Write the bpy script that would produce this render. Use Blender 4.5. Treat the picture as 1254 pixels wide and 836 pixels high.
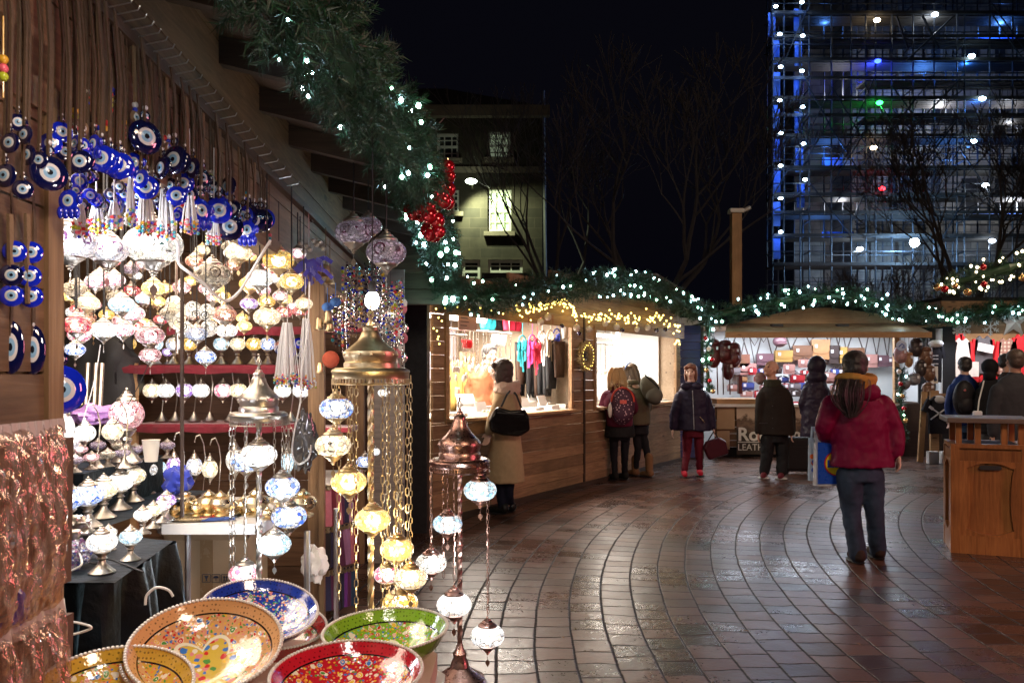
import bpy, bmesh, math, random
from math import sin, cos, pi, radians as R, sqrt, floor
from mathutils import Vector as V, Matrix, noise as mn
for o in list(bpy.data.objects): bpy.data.objects.remove(o)
random.seed(7)
SC = bpy.context.scene; COL = SC.collection
# ---------------- camera, world, exposure ----------------
F = 1000.0; CX, HY, EYE = 627.0, 458.0, 1.48
cam = bpy.data.cameras.new('camera'); camo = bpy.data.objects.new('camera', cam); COL.objects.link(camo)
camo.location = (0, 0, EYE); camo.rotation_euler = (R(90), 0, 0)
cam.sensor_width = 36; cam.lens = 36*F/1254; cam.shift_y = (HY-418)/1254
cam.clip_start = 0.05; cam.clip_end = 400
cam.dof.use_dof = True; cam.dof.focus_distance = 6.0; cam.dof.aperture_fstop = 15.0
SC.camera = camo
w = bpy.data.worlds.new('World'); SC.world = w; w.use_nodes = True
bg = w.node_tree.nodes['Background']
sk = w.node_tree.nodes.new('ShaderNodeTexSky'); sk.sky_type = 'NISHITA'; sk.sun_disc = False
sk.sun_elevation = R(-3.5); sk.sun_rotation = R(200)
mx = w.node_tree.nodes.new('ShaderNodeMix'); mx.data_type = 'RGBA'; mx.inputs[0].default_value = 0.985
w.node_tree.links.new(sk.outputs[0], mx.inputs[6]); mx.inputs[7].default_value = (0.0014, 0.0014, 0.0030, 1)
w.node_tree.links.new(mx.outputs[2], bg.inputs[0]); bg.inputs[1].default_value = 1.0
SC.view_settings.view_transform = 'Standard'; SC.view_settings.look = 'None'
SC.view_settings.exposure = 0.15; SC.view_settings.gamma = 1; SC.view_settings.use_curve_mapping = False
SC.cycles.use_denoising = True; SC.cycles.use_light_tree = True
SC.cycles.sample_clamp_indirect = 4; SC.cycles.max_bounces = 7
SC.cycles.caustics_reflective = False; SC.cycles.caustics_refractive = False
SC.cycles.transparent_max_bounces = 12

def light(name, kind, loc, energy, color, size=0.1, rot=None, spot=None, parent=None):
    l = bpy.data.lights.new(name, kind); l.energy = energy; l.color = color
    if kind == 'AREA': l.shape = 'RECTANGLE'; l.size, l.size_y = size
    else: l.shadow_soft_size = size
    if spot: l.spot_size = R(spot); l.spot_blend = 0.6
    o = bpy.data.objects.new(name, l); COL.objects.link(o); o.location = loc
    if rot: o.rotation_euler = rot
    if parent: o.parent = parent; o.location = V(loc)-parent.location
    return o
WARM = (1, .72, .42); WARMW = (1, .86, .68); COOL = (.72, .86, 1)
# stall and street lamp light from behind the viewpoint, then two added lights
light('square_light', 'AREA', (3.6, -2.0, 5.4), 270, (1, .72, .50), (2.2, 1.2), (R(52), 0, R(-2)))
light('square_light', 'AREA', (7.5, 8.0, 5.0), 110, (1, .74, .52), (1.5, 1.5), (R(38), 0, R(12)))  # added out of view, brightens the leather stall front and the shoppers
light('square_light', 'AREA', (8.2, 2.9, 2.4), 150, (1, .26, .34), (2.5, 1.0), (0, R(62), 0))  # unseen red light added at the right for red on the paving

def P(px, py, Y): return V(((px-CX)/F*Y, Y, EYE+(HY-py)/F*Y))

def wloc(o):
    v = V((0, 0, 0))
    while o is not None: v = v+V(o.location); o = o.parent
    return v
# ---------------- mesh builder ----------------
class MB:
    def __init__(s): s.v = []; s.f = []; s.m = []
    def add(s, vs, fs, m=0, M=None):
        n = len(s.v)
        s.v += [tuple(M @ V(p)) for p in vs] if M is not None else [tuple(p) for p in vs]
        s.f += [[i+n for i in f] for f in fs]; s.m += [m]*len(fs); return s
    def box(s, c, d, m=0, rot=None, M=None):
        x, y, z = [k/2 for k in d]
        vs = [V((a*x, b*y, e*z)) for a in (-1, 1) for b in (-1, 1) for e in (-1, 1)]
        if rot is not None:
            Rm = Matrix.Rotation(rot[2], 3, 'Z') @ Matrix.Rotation(rot[1], 3, 'Y') @ Matrix.Rotation(rot[0], 3, 'X')
            vs = [Rm @ p for p in vs]
        c = V(c); vs = [p+c for p in vs]
        return s.add(vs, [(0,1,3,2),(4,6,7,5),(0,4,5,1),(2,3,7,6),(0,2,6,4),(1,5,7,3)], m, M)
    def bx(s, x0, x1, y0, y1, z0, z1, m=0, M=None):
        return s.box(((x0+x1)/2, (y0+y1)/2, (z0+z1)/2), (x1-x0, y1-y0, z1-z0), m, None, M)
    def bar(s, a, b, w, h, m=0, up=(0, 0, 1)):
        a, b = V(a), V(b); d = (b-a); L = d.length
        if L < 1e-6: return s
        d /= L; u = V(up)
        if abs(d.dot(u)) > .98: u = V((0, 1, 0)) if abs(d.y) < .9 else V((1, 0, 0))
        x = d.cross(u).normalized(); y = x.cross(d)
        vs = [p+x*i*w/2+y*j*h/2 for p in (a, b) for i, j in ((-1,-1),(1,-1),(1,1),(-1,1))]
        return s.add(vs, [(3,2,1,0),(4,5,6,7),(0,1,5,4),(1,2,6,5),(2,3,7,6),(3,0,4,7)], m)
    def tube(s, pts, r, n=6, m=0, cap=True):
        pts = [V(p) for p in pts]; k = len(pts); rs = r if isinstance(r, (list, tuple)) else [r]*k
        vs = []; fs = []; u = None
        for i, p in enumerate(pts):
            d = (pts[min(i+1, k-1)]-pts[max(i-1, 0)])
            if d.length < 1e-7: d = V((0, 0, 1))
            d.normalize()
            if u is None: u = d.orthogonal().normalized()
            u = u-d*u.dot(d)
            u = u.normalized() if u.length > 1e-5 else d.orthogonal().normalized()
            w_ = d.cross(u)
            vs += [p+(u*cos(2*pi*j/n)+w_*sin(2*pi*j/n))*rs[i] for j in range(n)]
        for i in range(k-1):
            for j in range(n):
                a, b = i*n+j, i*n+(j+1) % n; fs.append((a, b, b+n, a+n))
        if cap: fs.append(tuple(range(n))[::-1]); fs.append(tuple(range((k-1)*n, k*n)))
        return s.add(vs, fs, m)
    def lathe(s, prof, c=(0, 0, 0), n=20, m=0, sc=1.0, M=None, cap=False, ms=None):
        c = V(c); vs = []; k = len(prof); base = len(s.v)
        for r, z in prof: vs += [c+V((r*sc*cos(2*pi*j/n), r*sc*sin(2*pi*j/n), z*sc)) for j in range(n)]
        s.add(vs, [], m, M)
        for i in range(k-1):
            for j in range(n):
                a, b = base+i*n+j, base+i*n+(j+1) % n
                s.f.append([a, b, b+n, a+n]); s.m.append(ms[i] if ms else m)
        if cap:
            s.f.append([base+j for j in range(n)][::-1]); s.m.append(m)
            s.f.append([base+(k-1)*n+j for j in range(n)]); s.m.append(m)
        return s
    def ball(s, c, r, m=0, n=12, k=8, sc=(1, 1, 1), M=None):
        vs = []; fs = []
        for i in range(k+1):
            t = pi*i/k
            vs += [V((r*sc[0]*sin(t)*cos(2*pi*j/n), r*sc[1]*sin(t)*sin(2*pi*j/n), -r*sc[2]*cos(t))) for j in range(n)]
        for i in range(k):
            for j in range(n):
                a, b = i*n+j, i*n+(j+1) % n; fs.append((a, b, b+n, a+n))
        Mt = Matrix.Translation(V(c)); Mt = Mt @ M if M is not None else Mt
        return s.add(vs, fs, m, Mt)
    def prism(s, outline, a, b, axis='y', m=0, M=None):
        def q(p, t):
            return (p[0], t, p[1]) if axis == 'y' else ((t, p[0], p[1]) if axis == 'x' else (p[0], p[1], t))
        n = len(outline)
        vs = [q(p, a) for p in outline]+[q(p, b) for p in outline]
        fs = [tuple(range(n)), tuple(range(2*n-1, n-1, -1))]+[(i, i+n, (i+1) % n+n, (i+1) % n) for i in range(n)]
        return s.add(vs, fs, m, M)
    def build(s, name, mats, parent=None, origin=None, smooth=False, local=False, ang=40):
        me = bpy.data.meshes.new(name)
        o = V((0, 0, 0)) if local else (wloc(parent) if parent is not None else (V(origin) if origin is not None else V((0, 0, 0))))
        me.from_pydata([(p[0]-o[0], p[1]-o[1], p[2]-o[2]) for p in s.v], [], s.f)
        mats = mats if isinstance(mats, (list, tuple)) else [mats]
        for x in mats: me.materials.append(x)
        if len(mats) > 1: me.polygons.foreach_set('material_index', s.m)
        me.update()
        b = bmesh.new(); b.from_mesh(me); bmesh.ops.remove_doubles(b, verts=b.verts, dist=1e-5)
        bmesh.ops.recalc_face_normals(b, faces=b.faces); b.to_mesh(me); b.free()
        if smooth:
            me.polygons.foreach_set('use_smooth', [True]*len(me.polygons)); me.set_sharp_from_angle(angle=R(ang))
        ob = bpy.data.objects.new(name, me); COL.objects.link(ob)
        if parent is not None: ob.parent = parent
        elif not local: ob.location = o
        return ob
def tag(o, label=None, cat=None, group=None, kind=None):
    if label: o['label'] = label
    if cat: o['category'] = cat
    if group: o['group'] = group
    if kind: o['kind'] = kind
    return o
def thing(name, label, cat, loc=(0, 0, 0), rz=0, group=None):
    o = bpy.data.objects.new(name, None); COL.objects.link(o); o.location = loc; o.rotation_euler = (0, 0, rz)
    o.empty_display_size = .1
    return tag(o, label, cat, group)
ONES = 'zeroth first second third fourth fifth sixth seventh eighth ninth tenth eleventh twelfth thirteenth fourteenth fifteenth sixteenth seventeenth eighteenth nineteenth'.split()
TENS = {20: 'twent', 30: 'thirt', 40: 'fort', 50: 'fift', 60: 'sixt', 70: 'sevent', 80: 'eight'}
def nth(k):
    if k < 20: return ONES[k]
    return TENS[k//10*10]+('ieth' if k % 10 == 0 else 'y-'+ONES[k % 10])
def number_off(obs, fmt, key=None):
    '''label a row of look-alikes by their place counted from the left'''
    obs = sorted(obs, key=key or (lambda o: o.location.x/max(.1, o.location.y)))
    for i, o in enumerate(obs): o['label'] = fmt % nth(i+1)
def kids(o): return KIDS.get(o.name, None) or [c for c in bpy.data.objects if c.parent == o]
KIDS = {}
def dup(root, loc, rz=0, sc=1.0, label=None, group=None, mats=None):
    if root.name not in KIDS:
        KIDS[root.name] = [c for c in bpy.data.objects if c.parent == root]
        for c in KIDS[root.name]: KIDS[c.name] = [d for d in bpy.data.objects if d.parent == c]
    r = root.copy(); COL.objects.link(r); r.location = loc; r.rotation_euler = (0, 0, rz)
    r.scale = (sc, sc, sc) if not hasattr(sc, '__len__') else sc
    if label: r['label'] = label
    if group: r['group'] = group
    if mats and r.type == 'MESH': setm(r, mats.get('self'))
    for ch in KIDS[root.name]:
        c = ch.copy(); COL.objects.link(c); c.parent = r
        if mats: setm(c, mats.get(ch.name.split('.')[0]))
        for g in KIDS[ch.name]:
            d = g.copy(); COL.objects.link(d); d.parent = c
            if mats: setm(d, mats.get(g.name.split('.')[0]))
    return r
def setm(o, m):
    if m is None: return
    o.material_slots[0].link = 'OBJECT'; o.material_slots[0].material = m

# ---------------- materials ----------------
class NT:
    def __init__(s, name):
        s.mat = bpy.data.materials.new(name); s.mat.use_nodes = True; s.t = s.mat.node_tree
        s.b = s.t.nodes['Principled BSDF']; s.out = s.t.nodes['Material Output']
    def n(s, t, **k):
        x = s.t.nodes.new('ShaderNode'+t)
        for a, b in k.items(): setattr(x, a, b)
        return x
    def l(s, a, b): s.t.links.new(a, b)
    def put(s, sock, v):
        if hasattr(v, 'links') or isinstance(v, bpy.types.NodeSocket): s.l(v, sock)
        else: sock.default_value = v
    def m(s, op, a, b=None, c=None):
        x = s.n('Math', operation=op); s.put(x.inputs[0], a)
        if b is not None: s.put(x.inputs[1], b)
        if c is not None: s.put(x.inputs[2], c)
        return x.outputs[0]
    def mix(s, f, a, b, mode='MIX'):
        x = s.n('Mix', data_type='RGBA', blend_type=mode); s.put(x.inputs[0], f); s.put(x.inputs[6], a); s.put(x.inputs[7], b); return x.outputs[2]
    def ramp(s, f, stops, interp='LINEAR'):
        x = s.n('ValToRGB'); x.color_ramp.interpolation = interp; e = x.color_ramp.elements
        while len(e) < len(stops): e.new(.5)
        for i, (p, c) in enumerate(stops): e[i].position = p; e[i].color = (*c, 1) if len(c) == 3 else c
        s.put(x.inputs[0], f); return x.outputs[0]
    def coord(s, kind='Object', scale=(1, 1, 1), rot=(0, 0, 0), loc=(0, 0, 0)):
        c = s.n('TexCoord'); mp = s.n('Mapping'); mp.inputs[3].default_value = scale; mp.inputs[2].default_value = rot; mp.inputs[1].default_value = loc
        s.l(c.outputs[kind], mp.inputs[0]); return mp.outputs[0]
    def noise(s, vec, scale=5, detail=4, rough=.55, dist=0):
        x = s.n('TexNoise'); x.inputs['Scale'].default_value = scale; x.inputs['Detail'].default_value = detail
        x.inputs['Roughness'].default_value = rough; x.inputs['Distortion'].default_value = dist
        if vec is not None: s.l(vec, x.inputs['Vector'])
        return x.outputs[0]
    def vor(s, vec, scale, feature='F1', rnd=1.0):
        x = s.n('TexVoronoi', feature=feature); x.inputs['Scale'].default_value = scale; x.inputs['Randomness'].default_value = rnd
        s.l(vec, x.inputs['Vector']); return x
    def bump(s, h, strength=.3, dist=.01):
        x = s.n('Bump'); x.inputs['Strength'].default_value = strength; x.inputs['Distance'].default_value = dist
        s.l(h, x.inputs['Height']); s.l(x.outputs[0], s.b.inputs['Normal']); return x.outputs[0]
def c4(c): return (*c, 1) if len(c) == 3 else c
def plain(name, c, rough=.6, metal=0, var=.25, vs=12, bump=.15, bd=.004, emit=0, coat=0, sheen=0, spec=.5, trans=0, ior=1.45):
    t = NT(name); v = t.coord()
    nz = t.noise(v, vs, 5)
    col = t.mix(nz, c4([k*(1-var) for k in c]), c4([min(1, k*(1+var)) for k in c]))
    t.l(col, t.b.inputs['Base Color']); t.b.inputs['Metallic'].default_value = metal
    r = t.m('MULTIPLY_ADD', t.noise(v, vs*2.3, 3), .3, rough-.15); t.l(r, t.b.inputs['Roughness'])
    if bump: t.bump(t.noise(v, vs*4, 4), bump, bd)
    if coat: t.b.inputs['Coat Weight'].default_value = coat
    if sheen: t.b.inputs['Sheen Weight'].default_value = sheen
    t.b.inputs['Specular IOR Level'].default_value = spec
    if trans: t.b.inputs['Transmission Weight'].default_value = trans; t.b.inputs['IOR'].default_value = ior
    if emit: t.l(col, t.b.inputs['Emission Color']); t.b.inputs['Emission Strength'].default_value = emit
    return t.mat
def wood(name, c1, c2, axis=0, rough=.6, knots=True, sc=1.0):
    t = NT(name); s = [14*sc]*3; s[axis] = .9*sc
    geo = t.n('NewGeometry')
    tc = t.n('TexCoord'); add = t.n('VectorMath', operation='ADD'); mu = t.n('VectorMath', operation='SCALE')
    cx = t.n('CombineXYZ'); 
    for i in range(3): t.l(geo.outputs['Random Per Island'], cx.inputs[i])
    t.l(cx.outputs[0], mu.inputs[0]); mu.inputs['Scale'].default_value = 17.0
    t.l(tc.outputs['Object'], add.inputs[0]); t.l(mu.outputs[0], add.inputs[1])
    mp = t.n('Mapping'); mp.inputs[3].default_value = s; t.l(add.outputs[0], mp.inputs[0])
    g = t.noise(mp.outputs[0], 2.2, 6, .62, 1.4); g2 = t.noise(mp.outputs[0], 9, 3, .6, .5)
    col = t.ramp(g, [(.25, c1), (.5, [(a+b)/2 for a, b in zip(c1, c2)]), (.75, c2)])
    iv = t.m('MULTIPLY_ADD', geo.outputs['Random Per Island'], .55, .72)
    gr = t.m('MULTIPLY_ADD', g2, .5, .75)
    col = t.mix(1.0, col, t.m('MULTIPLY', iv, gr), 'MULTIPLY')
    if knots:
        ks = [3.2*sc]*3; ks[axis] = 1.1*sc
        mp2 = t.n('Mapping'); mp2.inputs[3].default_value = ks; t.l(add.outputs[0], mp2.inputs[0])
        kv = t.vor(mp2.outputs[0], 1.6)
        kf = t.ramp(kv.outputs['Distance'], [(.05, (1, 1, 1)), (.11, (0, 0, 0))])
        col = t.mix(t.m('MULTIPLY', kf, .75), col, c4([k*.3 for k in c1]))
    big = t.noise(t.coord('Object'), 1.7, 4)
    col = t.mix(1.0, col, t.ramp(big, [(.3, (.62, .6, .58)), (.65, (1, 1, 1))]), 'MULTIPLY')
    t.l(col, t.b.inputs['Base Color']); t.b.inputs['Roughness'].default_value = rough
    t.bump(t.m('ADD', g, t.m('MULTIPLY', g2, .6)), .35, .004)
    return t.mat
M = {}
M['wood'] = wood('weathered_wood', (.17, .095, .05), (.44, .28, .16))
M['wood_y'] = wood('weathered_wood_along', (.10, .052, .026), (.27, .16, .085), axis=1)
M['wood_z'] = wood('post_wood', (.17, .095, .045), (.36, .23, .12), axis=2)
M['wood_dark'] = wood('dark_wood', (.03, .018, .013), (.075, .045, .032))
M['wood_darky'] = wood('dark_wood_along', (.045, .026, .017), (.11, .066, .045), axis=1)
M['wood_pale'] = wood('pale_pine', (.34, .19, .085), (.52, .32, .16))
M['wood_palez'] = wood('pale_pine_upright', (.34, .19, .085), (.52, .32, .16), axis=2)
M['wood_bin'] = wood('varnished_pine', (.20, .07, .02), (.46, .20, .06), axis=2, rough=.35)
M['wood_blue'] = wood('blue_painted_boards', (.03, .045, .19), (.05, .07, .27), rough=.5, knots=False)
M['wood_grey'] = wood('grey_boards', (.2, .18, .17), (.36, .33, .3))
M['silver'] = plain('antique_silver', (.46, .42, .37), .34, 1, .35, 30, .2)
M['brass'] = plain('antique_brass', (.66, .53, .33), .38, 1, .3, 30, .15)
M['copper'] = plain('antique_copper', (.36, .21, .17), .30, 1, .35, 30, .15)
M['steel'] = plain('steel', (.5, .5, .52), .35, 1, .15)
M['gold'] = plain('gold_plate', (.88, .72, .48), .28, 1, .2)
M['black'] = plain('matt_black', (.012, .012, .014), .6)
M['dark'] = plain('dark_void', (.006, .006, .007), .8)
M['white'] = plain('white_plastic', (.72, .70, .68), .45, 0, .05)
M['paper'] = plain('paper', (.75, .72, .68), .8, 0, .08)
M['card'] = plain('cardboard', (.40, .27, .16), .85, 0, .1)
M['strap'] = plain('strap_leather', (.085, .052, .03), .8, 0, .5, 40, .5)
M['jute'] = plain('jute', (.20, .13, .075), .95, 0, .3, 90, .6)
M['magenta'] = plain('magenta_cloth', (.15, .002, .014), .85, 0, .3, 20, .4, sheen=.4)
M['cord_w'] = plain('white_cable', (.75, .75, .74), .4, 0, .03)
M['glass_blue'] = plain('cobalt_glass', (.006, .022, .60), .08, 0, .35, 6, .12, coat=1, spec=.8)
M['glass_navy'] = plain('navy_glass', (.004, .006, .055), .08, 0, .3, 6, .1, coat=1, spec=.8)
M['eye_white'] = plain('enamel_white', (.66, .68, .72), .15, 0, .04)
M['eye_pale'] = plain('enamel_pale_blue', (.25, .48, .72), .15, 0, .05)
M['eye_black'] = plain('enamel_black', (.01, .012, .02), .15)
M['tassel'] = plain('white_tassel', (.74, .74, .76), .8, 0, .1, 60)
M['skin'] = plain('skin', (.52, .29, .21), .5, 0, .1, 20, .1)
M['stone'] = plain('sandstone', (.22, .18, .14), .9, 0, .3, 2.5, .4, .02)
def emit(name, c, st):
    t = NT(name); t.b.inputs['Base Color'].default_value = c4(c); t.b.inputs['Emission Color'].default_value = c4(c)
    t.b.inputs['Emission Strength'].default_value = st; return t.mat
M['bulb_cool'] = emit('led_cool', (.55, .85, 1), 60)
M['bulb_dim'] = emit('led_dim', (.50, .9, .95), 9)
M['bulb_green'] = emit('led_green', (.45, 1, .72), 30)
M['bulb_warm'] = emit('led_warm', (1, .68, .22), 9)
M['bulb_yel'] = emit('led_yellow', (1, .74, .16), 7)
M['bulb_hot'] = emit('bare_bulb_glow', (1, .93, .8), 60)
M['strip'] = emit('strip_light_glow', (1, .93, .82), 14)
M['flood'] = emit('floodlight_glow', (.6, .85, 1), 40)

# ---------------- ground ----------------
def ground_mat():
    t = NT('wet_pavers'); g = t.n('NewGeometry'); s = t.n('SeparateXYZ'); t.l(g.outputs['Position'], s.inputs[0])
    wob = t.noise(g.outputs['Position'], 1.3, 3)
    dx = t.m('ADD', s.outputs[0], -12.0); dy = t.m('ADD', s.outputs[1], -4.3)
    r = t.m('SQRT', t.m('ADD', t.m('MULTIPLY', dx, dx), t.m('MULTIPLY', dy, dy)))
    r = t.m('ADD', r, t.m('MULTIPLY', wob, .03))
    W = .205; rr = t.m('DIVIDE', r, W); ri = t.m('FLOOR', rr); rf = t.m('FRACT', rr)
    th = t.m('ARCTAN2', dy, t.m('MULTIPLY', dx, -1))
    wn1 = t.n('TexWhiteNoise', noise_dimensions='1D'); t.l(ri, wn1.inputs['W'])
    L = .185
    u = t.m('ADD', t.m('MULTIPLY', th, t.m('MULTIPLY', t.m('ADD', ri, .5), W/L)), t.m('MULTIPLY', wn1.outputs[0], 7))
    jit = t.m('MULTIPLY', t.noise(g.outputs['Position'], 3, 2), .55); u = t.m('ADD', u, jit)
    ui = t.m('FLOOR', u); uf = t.m('FRACT', u)
    def edge(f, k): return t.m('MULTIPLY', t.m('MINIMUM', f, t.m('SUBTRACT', 1, f)), k)
    d = t.m('MINIMUM', edge(rf, W), edge(uf, L)); d = t.m('ADD', d, t.m('MULTIPLY_ADD', t.noise(g.outputs['Position'], 30, 3), .009, -.0045))
    mr = t.n('MapRange', interpolation_type='SMOOTHSTEP'); t.l(d, mr.inputs[0]); mr.inputs[1].default_value = .001; mr.inputs[2].default_value = .0095
    J = mr.outputs[0]
    cv = t.n('CombineXYZ'); t.l(ri, cv.inputs[0]); t.l(ui, cv.inputs[1])
    wn = t.n('TexWhiteNoise', noise_dimensions='2D'); t.l(cv.outputs[0], wn.inputs['Vector'])
    sp = t.n('SeparateColor'); t.l(wn.outputs['Color'], sp.inputs[0])
    fine = t.noise(g.outputs['Position'], 34, 6, .62); mid = t.noise(g.outputs['Position'], 7, 4)
    col = t.ramp(wn.outputs[0], [(0, (.038, .017, .012)), (.35, (.075, .033, .022)), (.7, (.105, .047, .032)), (1, (.13, .068, .048))])
    col = t.mix(1.0, col, t.ramp(fine, [(.3, (.62, .62, .62)), (.7, (1.2, 1.2, 1.2))]), 'MULTIPLY')
    col = t.mix(J, (.006, .005, .005, 1), col)
    t.l(col, t.b.inputs['Base Color'])
    big = t.noise(g.outputs['Position'], .8, 4)
    ro = t.m('ADD', t.m('MULTIPLY_ADD', fine, .22, .09), t.m('ADD', t.m('MULTIPLY', sp.outputs[0], .07), t.m('MULTIPLY_ADD', big, .6, -.22)))
    ro = t.m('MAXIMUM', ro, .23)
    ro = t.m('ADD', ro, t.m('MULTIPLY', t.m('SUBTRACT', 1, J), .4)); t.l(ro, t.b.inputs['Roughness'])
    t.b.inputs['Specular IOR Level'].default_value = .48
    tilt = t.m('ADD', t.m('MULTIPLY', t.m('MULTIPLY_ADD', sp.outputs[0], 2, -1), rf), t.m('MULTIPLY', t.m('MULTIPLY_ADD', sp.outputs[1], 2, -1), uf))
    h = t.m('ADD', t.m('MULTIPLY', J, 1.3), t.m('ADD', t.m('MULTIPLY', tilt, .22), t.m('ADD', t.m('MULTIPLY', fine, .16), t.m('MULTIPLY', mid, .45))))
    t.bump(h, .8, .010); return t.mat
m = MB(); S = 150
m.add([(-S, -S, 0), (S, -S, 0), (S, S+60, 0), (-S, S+60, 0)], [(0, 1, 2, 3)])
tag(m.build('ground', ground_mat()), 'wet reddish block paving laid in sweeping arcs', kind='structure')
# ---------------- far background ----------------
def far_building():
    Y = 34.0
    b = thing('stone_building', 'dark stone building with white sash windows far behind the market', 'building', (P(575, 458, Y).x, Y, 0))
    x0, x1 = P(400, 0, Y).x, P(664, 0, Y).x; zt = P(0, 142, Y).z
    # openings (px0,px1,py0,py1)
    ops = [(535, 562, 163, 195), (597, 625, 161, 194), (553, 563, 232, 260), (597, 626, 232, 284), (440, 466, 163, 195), (440, 466, 232, 284), (598, 640, 318, 346), (566, 588, 318, 346)]
    m = MB(); xs = sorted(set([x0, x1]+[P(a, 0, Y).x for o in ops for a in o[:2]])); zs = sorted(set([0, zt]+[P(0, a, Y).z for o in ops for a in o[2:]]))
    R_ = [(P(o[0], 0, Y).x, P(o[1], 0, Y).x, P(0, o[3], Y).z, P(0, o[2], Y).z) for o in ops]
    for i in range(len(xs)-1):
        for j in range(len(zs)-1):
            cx, cz = (xs[i]+xs[i+1])/2, (zs[j]+zs[j+1])/2
            if any(a < cx < c and d < cz < e for a, c, d, e in R_): continue
            m.bx(xs[i], xs[i+1], Y, Y+.4, zs[j], zs[j+1])
    m.bx(x0, x1, Y+.4, Y+.6, 0, zt)
    m.bx(x1-.4, x1, Y+.6, Y+12, 0, zt)
    m.build('wall', M['ashlar'], b)
    m = MB(); m.bx(x0-.2, x1+.3, Y-.35, Y, zt-.1, zt+.35); m.bx(x0-.1, x1+.1, Y-.15, Y, P(0, 212, Y).z, P(0, 205, Y).z); m.build('cornice', M['stone'], b)
    m = MB(); m.prism([(x0, zt+.35), (x1+.2, zt+.35), (x1-4, zt+1.1), (x0, zt+1.1)], Y-.1, Y+9); m.build('roof', M['black'], b)
    for k, (a, c, d, e) in enumerate(R_):
        m = MB(); w_ = .11
        for (p, q, r_, s_) in ((a, a+w_, d, e), (c-w_, c, d, e), (a+w_, c-w_, e-w_, e), (a+w_, c-w_, d, d+w_), (a+w_, c-w_, (d+e)/2-.05, (d+e)/2+.05)):
            m.bx(p, q, Y+.12, Y+.2, r_, s_)
        n = 3 if c-a > .8 else 1
        for i in range(1, n): m.bx(a+(c-a)*i/n-.025, a+(c-a)*i/n+.025, Y+.14, Y+.19, d+w_, e-w_)
        for f in (.25, .75): m.bx(a+w_, c-w_, Y+.145, Y+.185, d+(e-d)*f-.02, d+(e-d)*f+.02)
        wdw = m.build('window', M['sash'], b)
        m = MB(); m.bx(a, c, Y+.22, Y+.25, d, e); m.build('pane', M['pane_dim'] if k not in (1, 3) else M['pane_lit'], wdw)
        m = MB(); m.bx(a-.15, c+.15, Y-.2, Y, d-.18, d); m.build('sill', M['stone'], b)
    m = MB(); p = P(668, 100, Y); m.tube([(p.x, Y-.1, P(0, 340, Y).z), (p.x-.1, Y-.1, zt+1)], .07, 6); m.build('drainpipe', M['steel'], b)
    m = MB(); p = P(577, 222, Y-1.2); m.ball(p, .24, sc=(1, 1, .45)); l = m.build('wall_lamp', emit('wall_lamp_glow', (.85, 1, .72), 14), b)
    m = MB(); m.tube([p+V((0, .1, 0)), p+V((0, 1.2, -.1))], .04); m.build('lamp_bracket', M['steel'], b)
    light('wall_lamp_light', 'SPOT', p+V((-.1, .1, -.15)), 1000, (.82, .95, .55), .1, (R(20), R(-32), 0), 125, b)
    # low porch
    m = MB(); m.bx(P(590, 0, Y-3).x, P(648, 0, Y-3).x, Y-3, Y-.4, 0, P(0, 345, Y).z); m.build('porch', M['black'], b)
M['ashlar'] = None
def ashlar():
    t = NT('ashlar_wall'); v = t.coord('Object', (1, 1, 1), (R(90), 0, 0))
    br = t.n('TexBrick'); t.l(v, br.inputs[0]); br.inputs['Scale'].default_value = 1; br.inputs['Brick Width'].default_value = .9; br.inputs['Row Height'].default_value = .42
    br.inputs['Mortar Size'].default_value = .015; br.inputs[1].default_value = (.085, .07, .05, 1); br.inputs[2].default_value = (.05, .043, .033, 1); br.inputs[3].default_value = (.1, .08, .06, 1)
    nz = t.noise(t.coord(), 1.1, 6); col = t.mix(1.0, br.outputs[0], t.ramp(nz, [(.3, (.45, .45, .45)), (.7, (1, 1, 1))]), 'MULTIPLY')
    t.l(col, t.b.inputs['Base Color']); t.b.inputs['Roughness'].default_value = .9; t.bump(br.outputs[1], -.3, .02); return t.mat
M['ashlar'] = ashlar()
M['sash'] = plain('sash_paint', (.7, .7, .66), .5, 0, .05)
M['pane_dim'] = plain('dim_pane', (.03, .03, .035), .1)
M['pane_lit'] = emit('lit_pane', (.85, 1, .75), .10)
far_building()

def branch(m, p, d, L, r, depth, rng, up=.25, spread=.5, minr=.006):
    if depth == 0 or L < .08: return
    n = 3; pts = [V(p)]; dd = V(d)
    for i in range(n):
        dd = (dd+V((rng.uniform(-1, 1), rng.uniform(-1, 1), rng.uniform(-.4, 1)))*.14+V((0, 0, up*.10))).normalized()
        pts.append(pts[-1]+dd*L/n)
    r2 = max(r*.62, minr)
    m.tube(pts, [r+(r2-r)*i/n for i in range(n+1)], 5 if r > .04 else 4, cap=False)
    k = 2 if rng.random() < .45 else 3
    for i in range(k):
        q = pts[-1] if i < 2 else pts[2]
        a = V((rng.uniform(-1, 1), rng.uniform(-1, 1), rng.uniform(-.5, .9))).normalized()
        branch(m, q, (dd+a*spread*(1.0 if i else .5)).normalized(), L*rng.uniform(.66, .86), r2*(.85 if i else 1), depth-1, rng, up, spread, minr)
def tree(label, x, y, h, r, seed, lean=0, depth=7, spread=.75, minr=.012, th=.25, mat='bark', up=.25):
    rng = random.Random(seed); t = thing('bare_tree', label, 'tree', (x, y, 0))
    m = MB(); m.tube([(x, y, 0), (x+.05, y, h*th*.5), (x+lean*.2, y, h*th)], [r*1.3, r, r*.85], 8); m.build('trunk', M[mat], t, smooth=True)
    m = MB()
    for i in range(4):
        a = i*pi/2+rng.random(); branch(m, (x+lean*.2, y, h*th-.05), V((cos(a)*spread, sin(a)*spread, 1.0)).normalized(), h*.19, r*.62, depth, rng, up, spread, minr)
    m.build('crown', M[mat], t)
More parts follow.
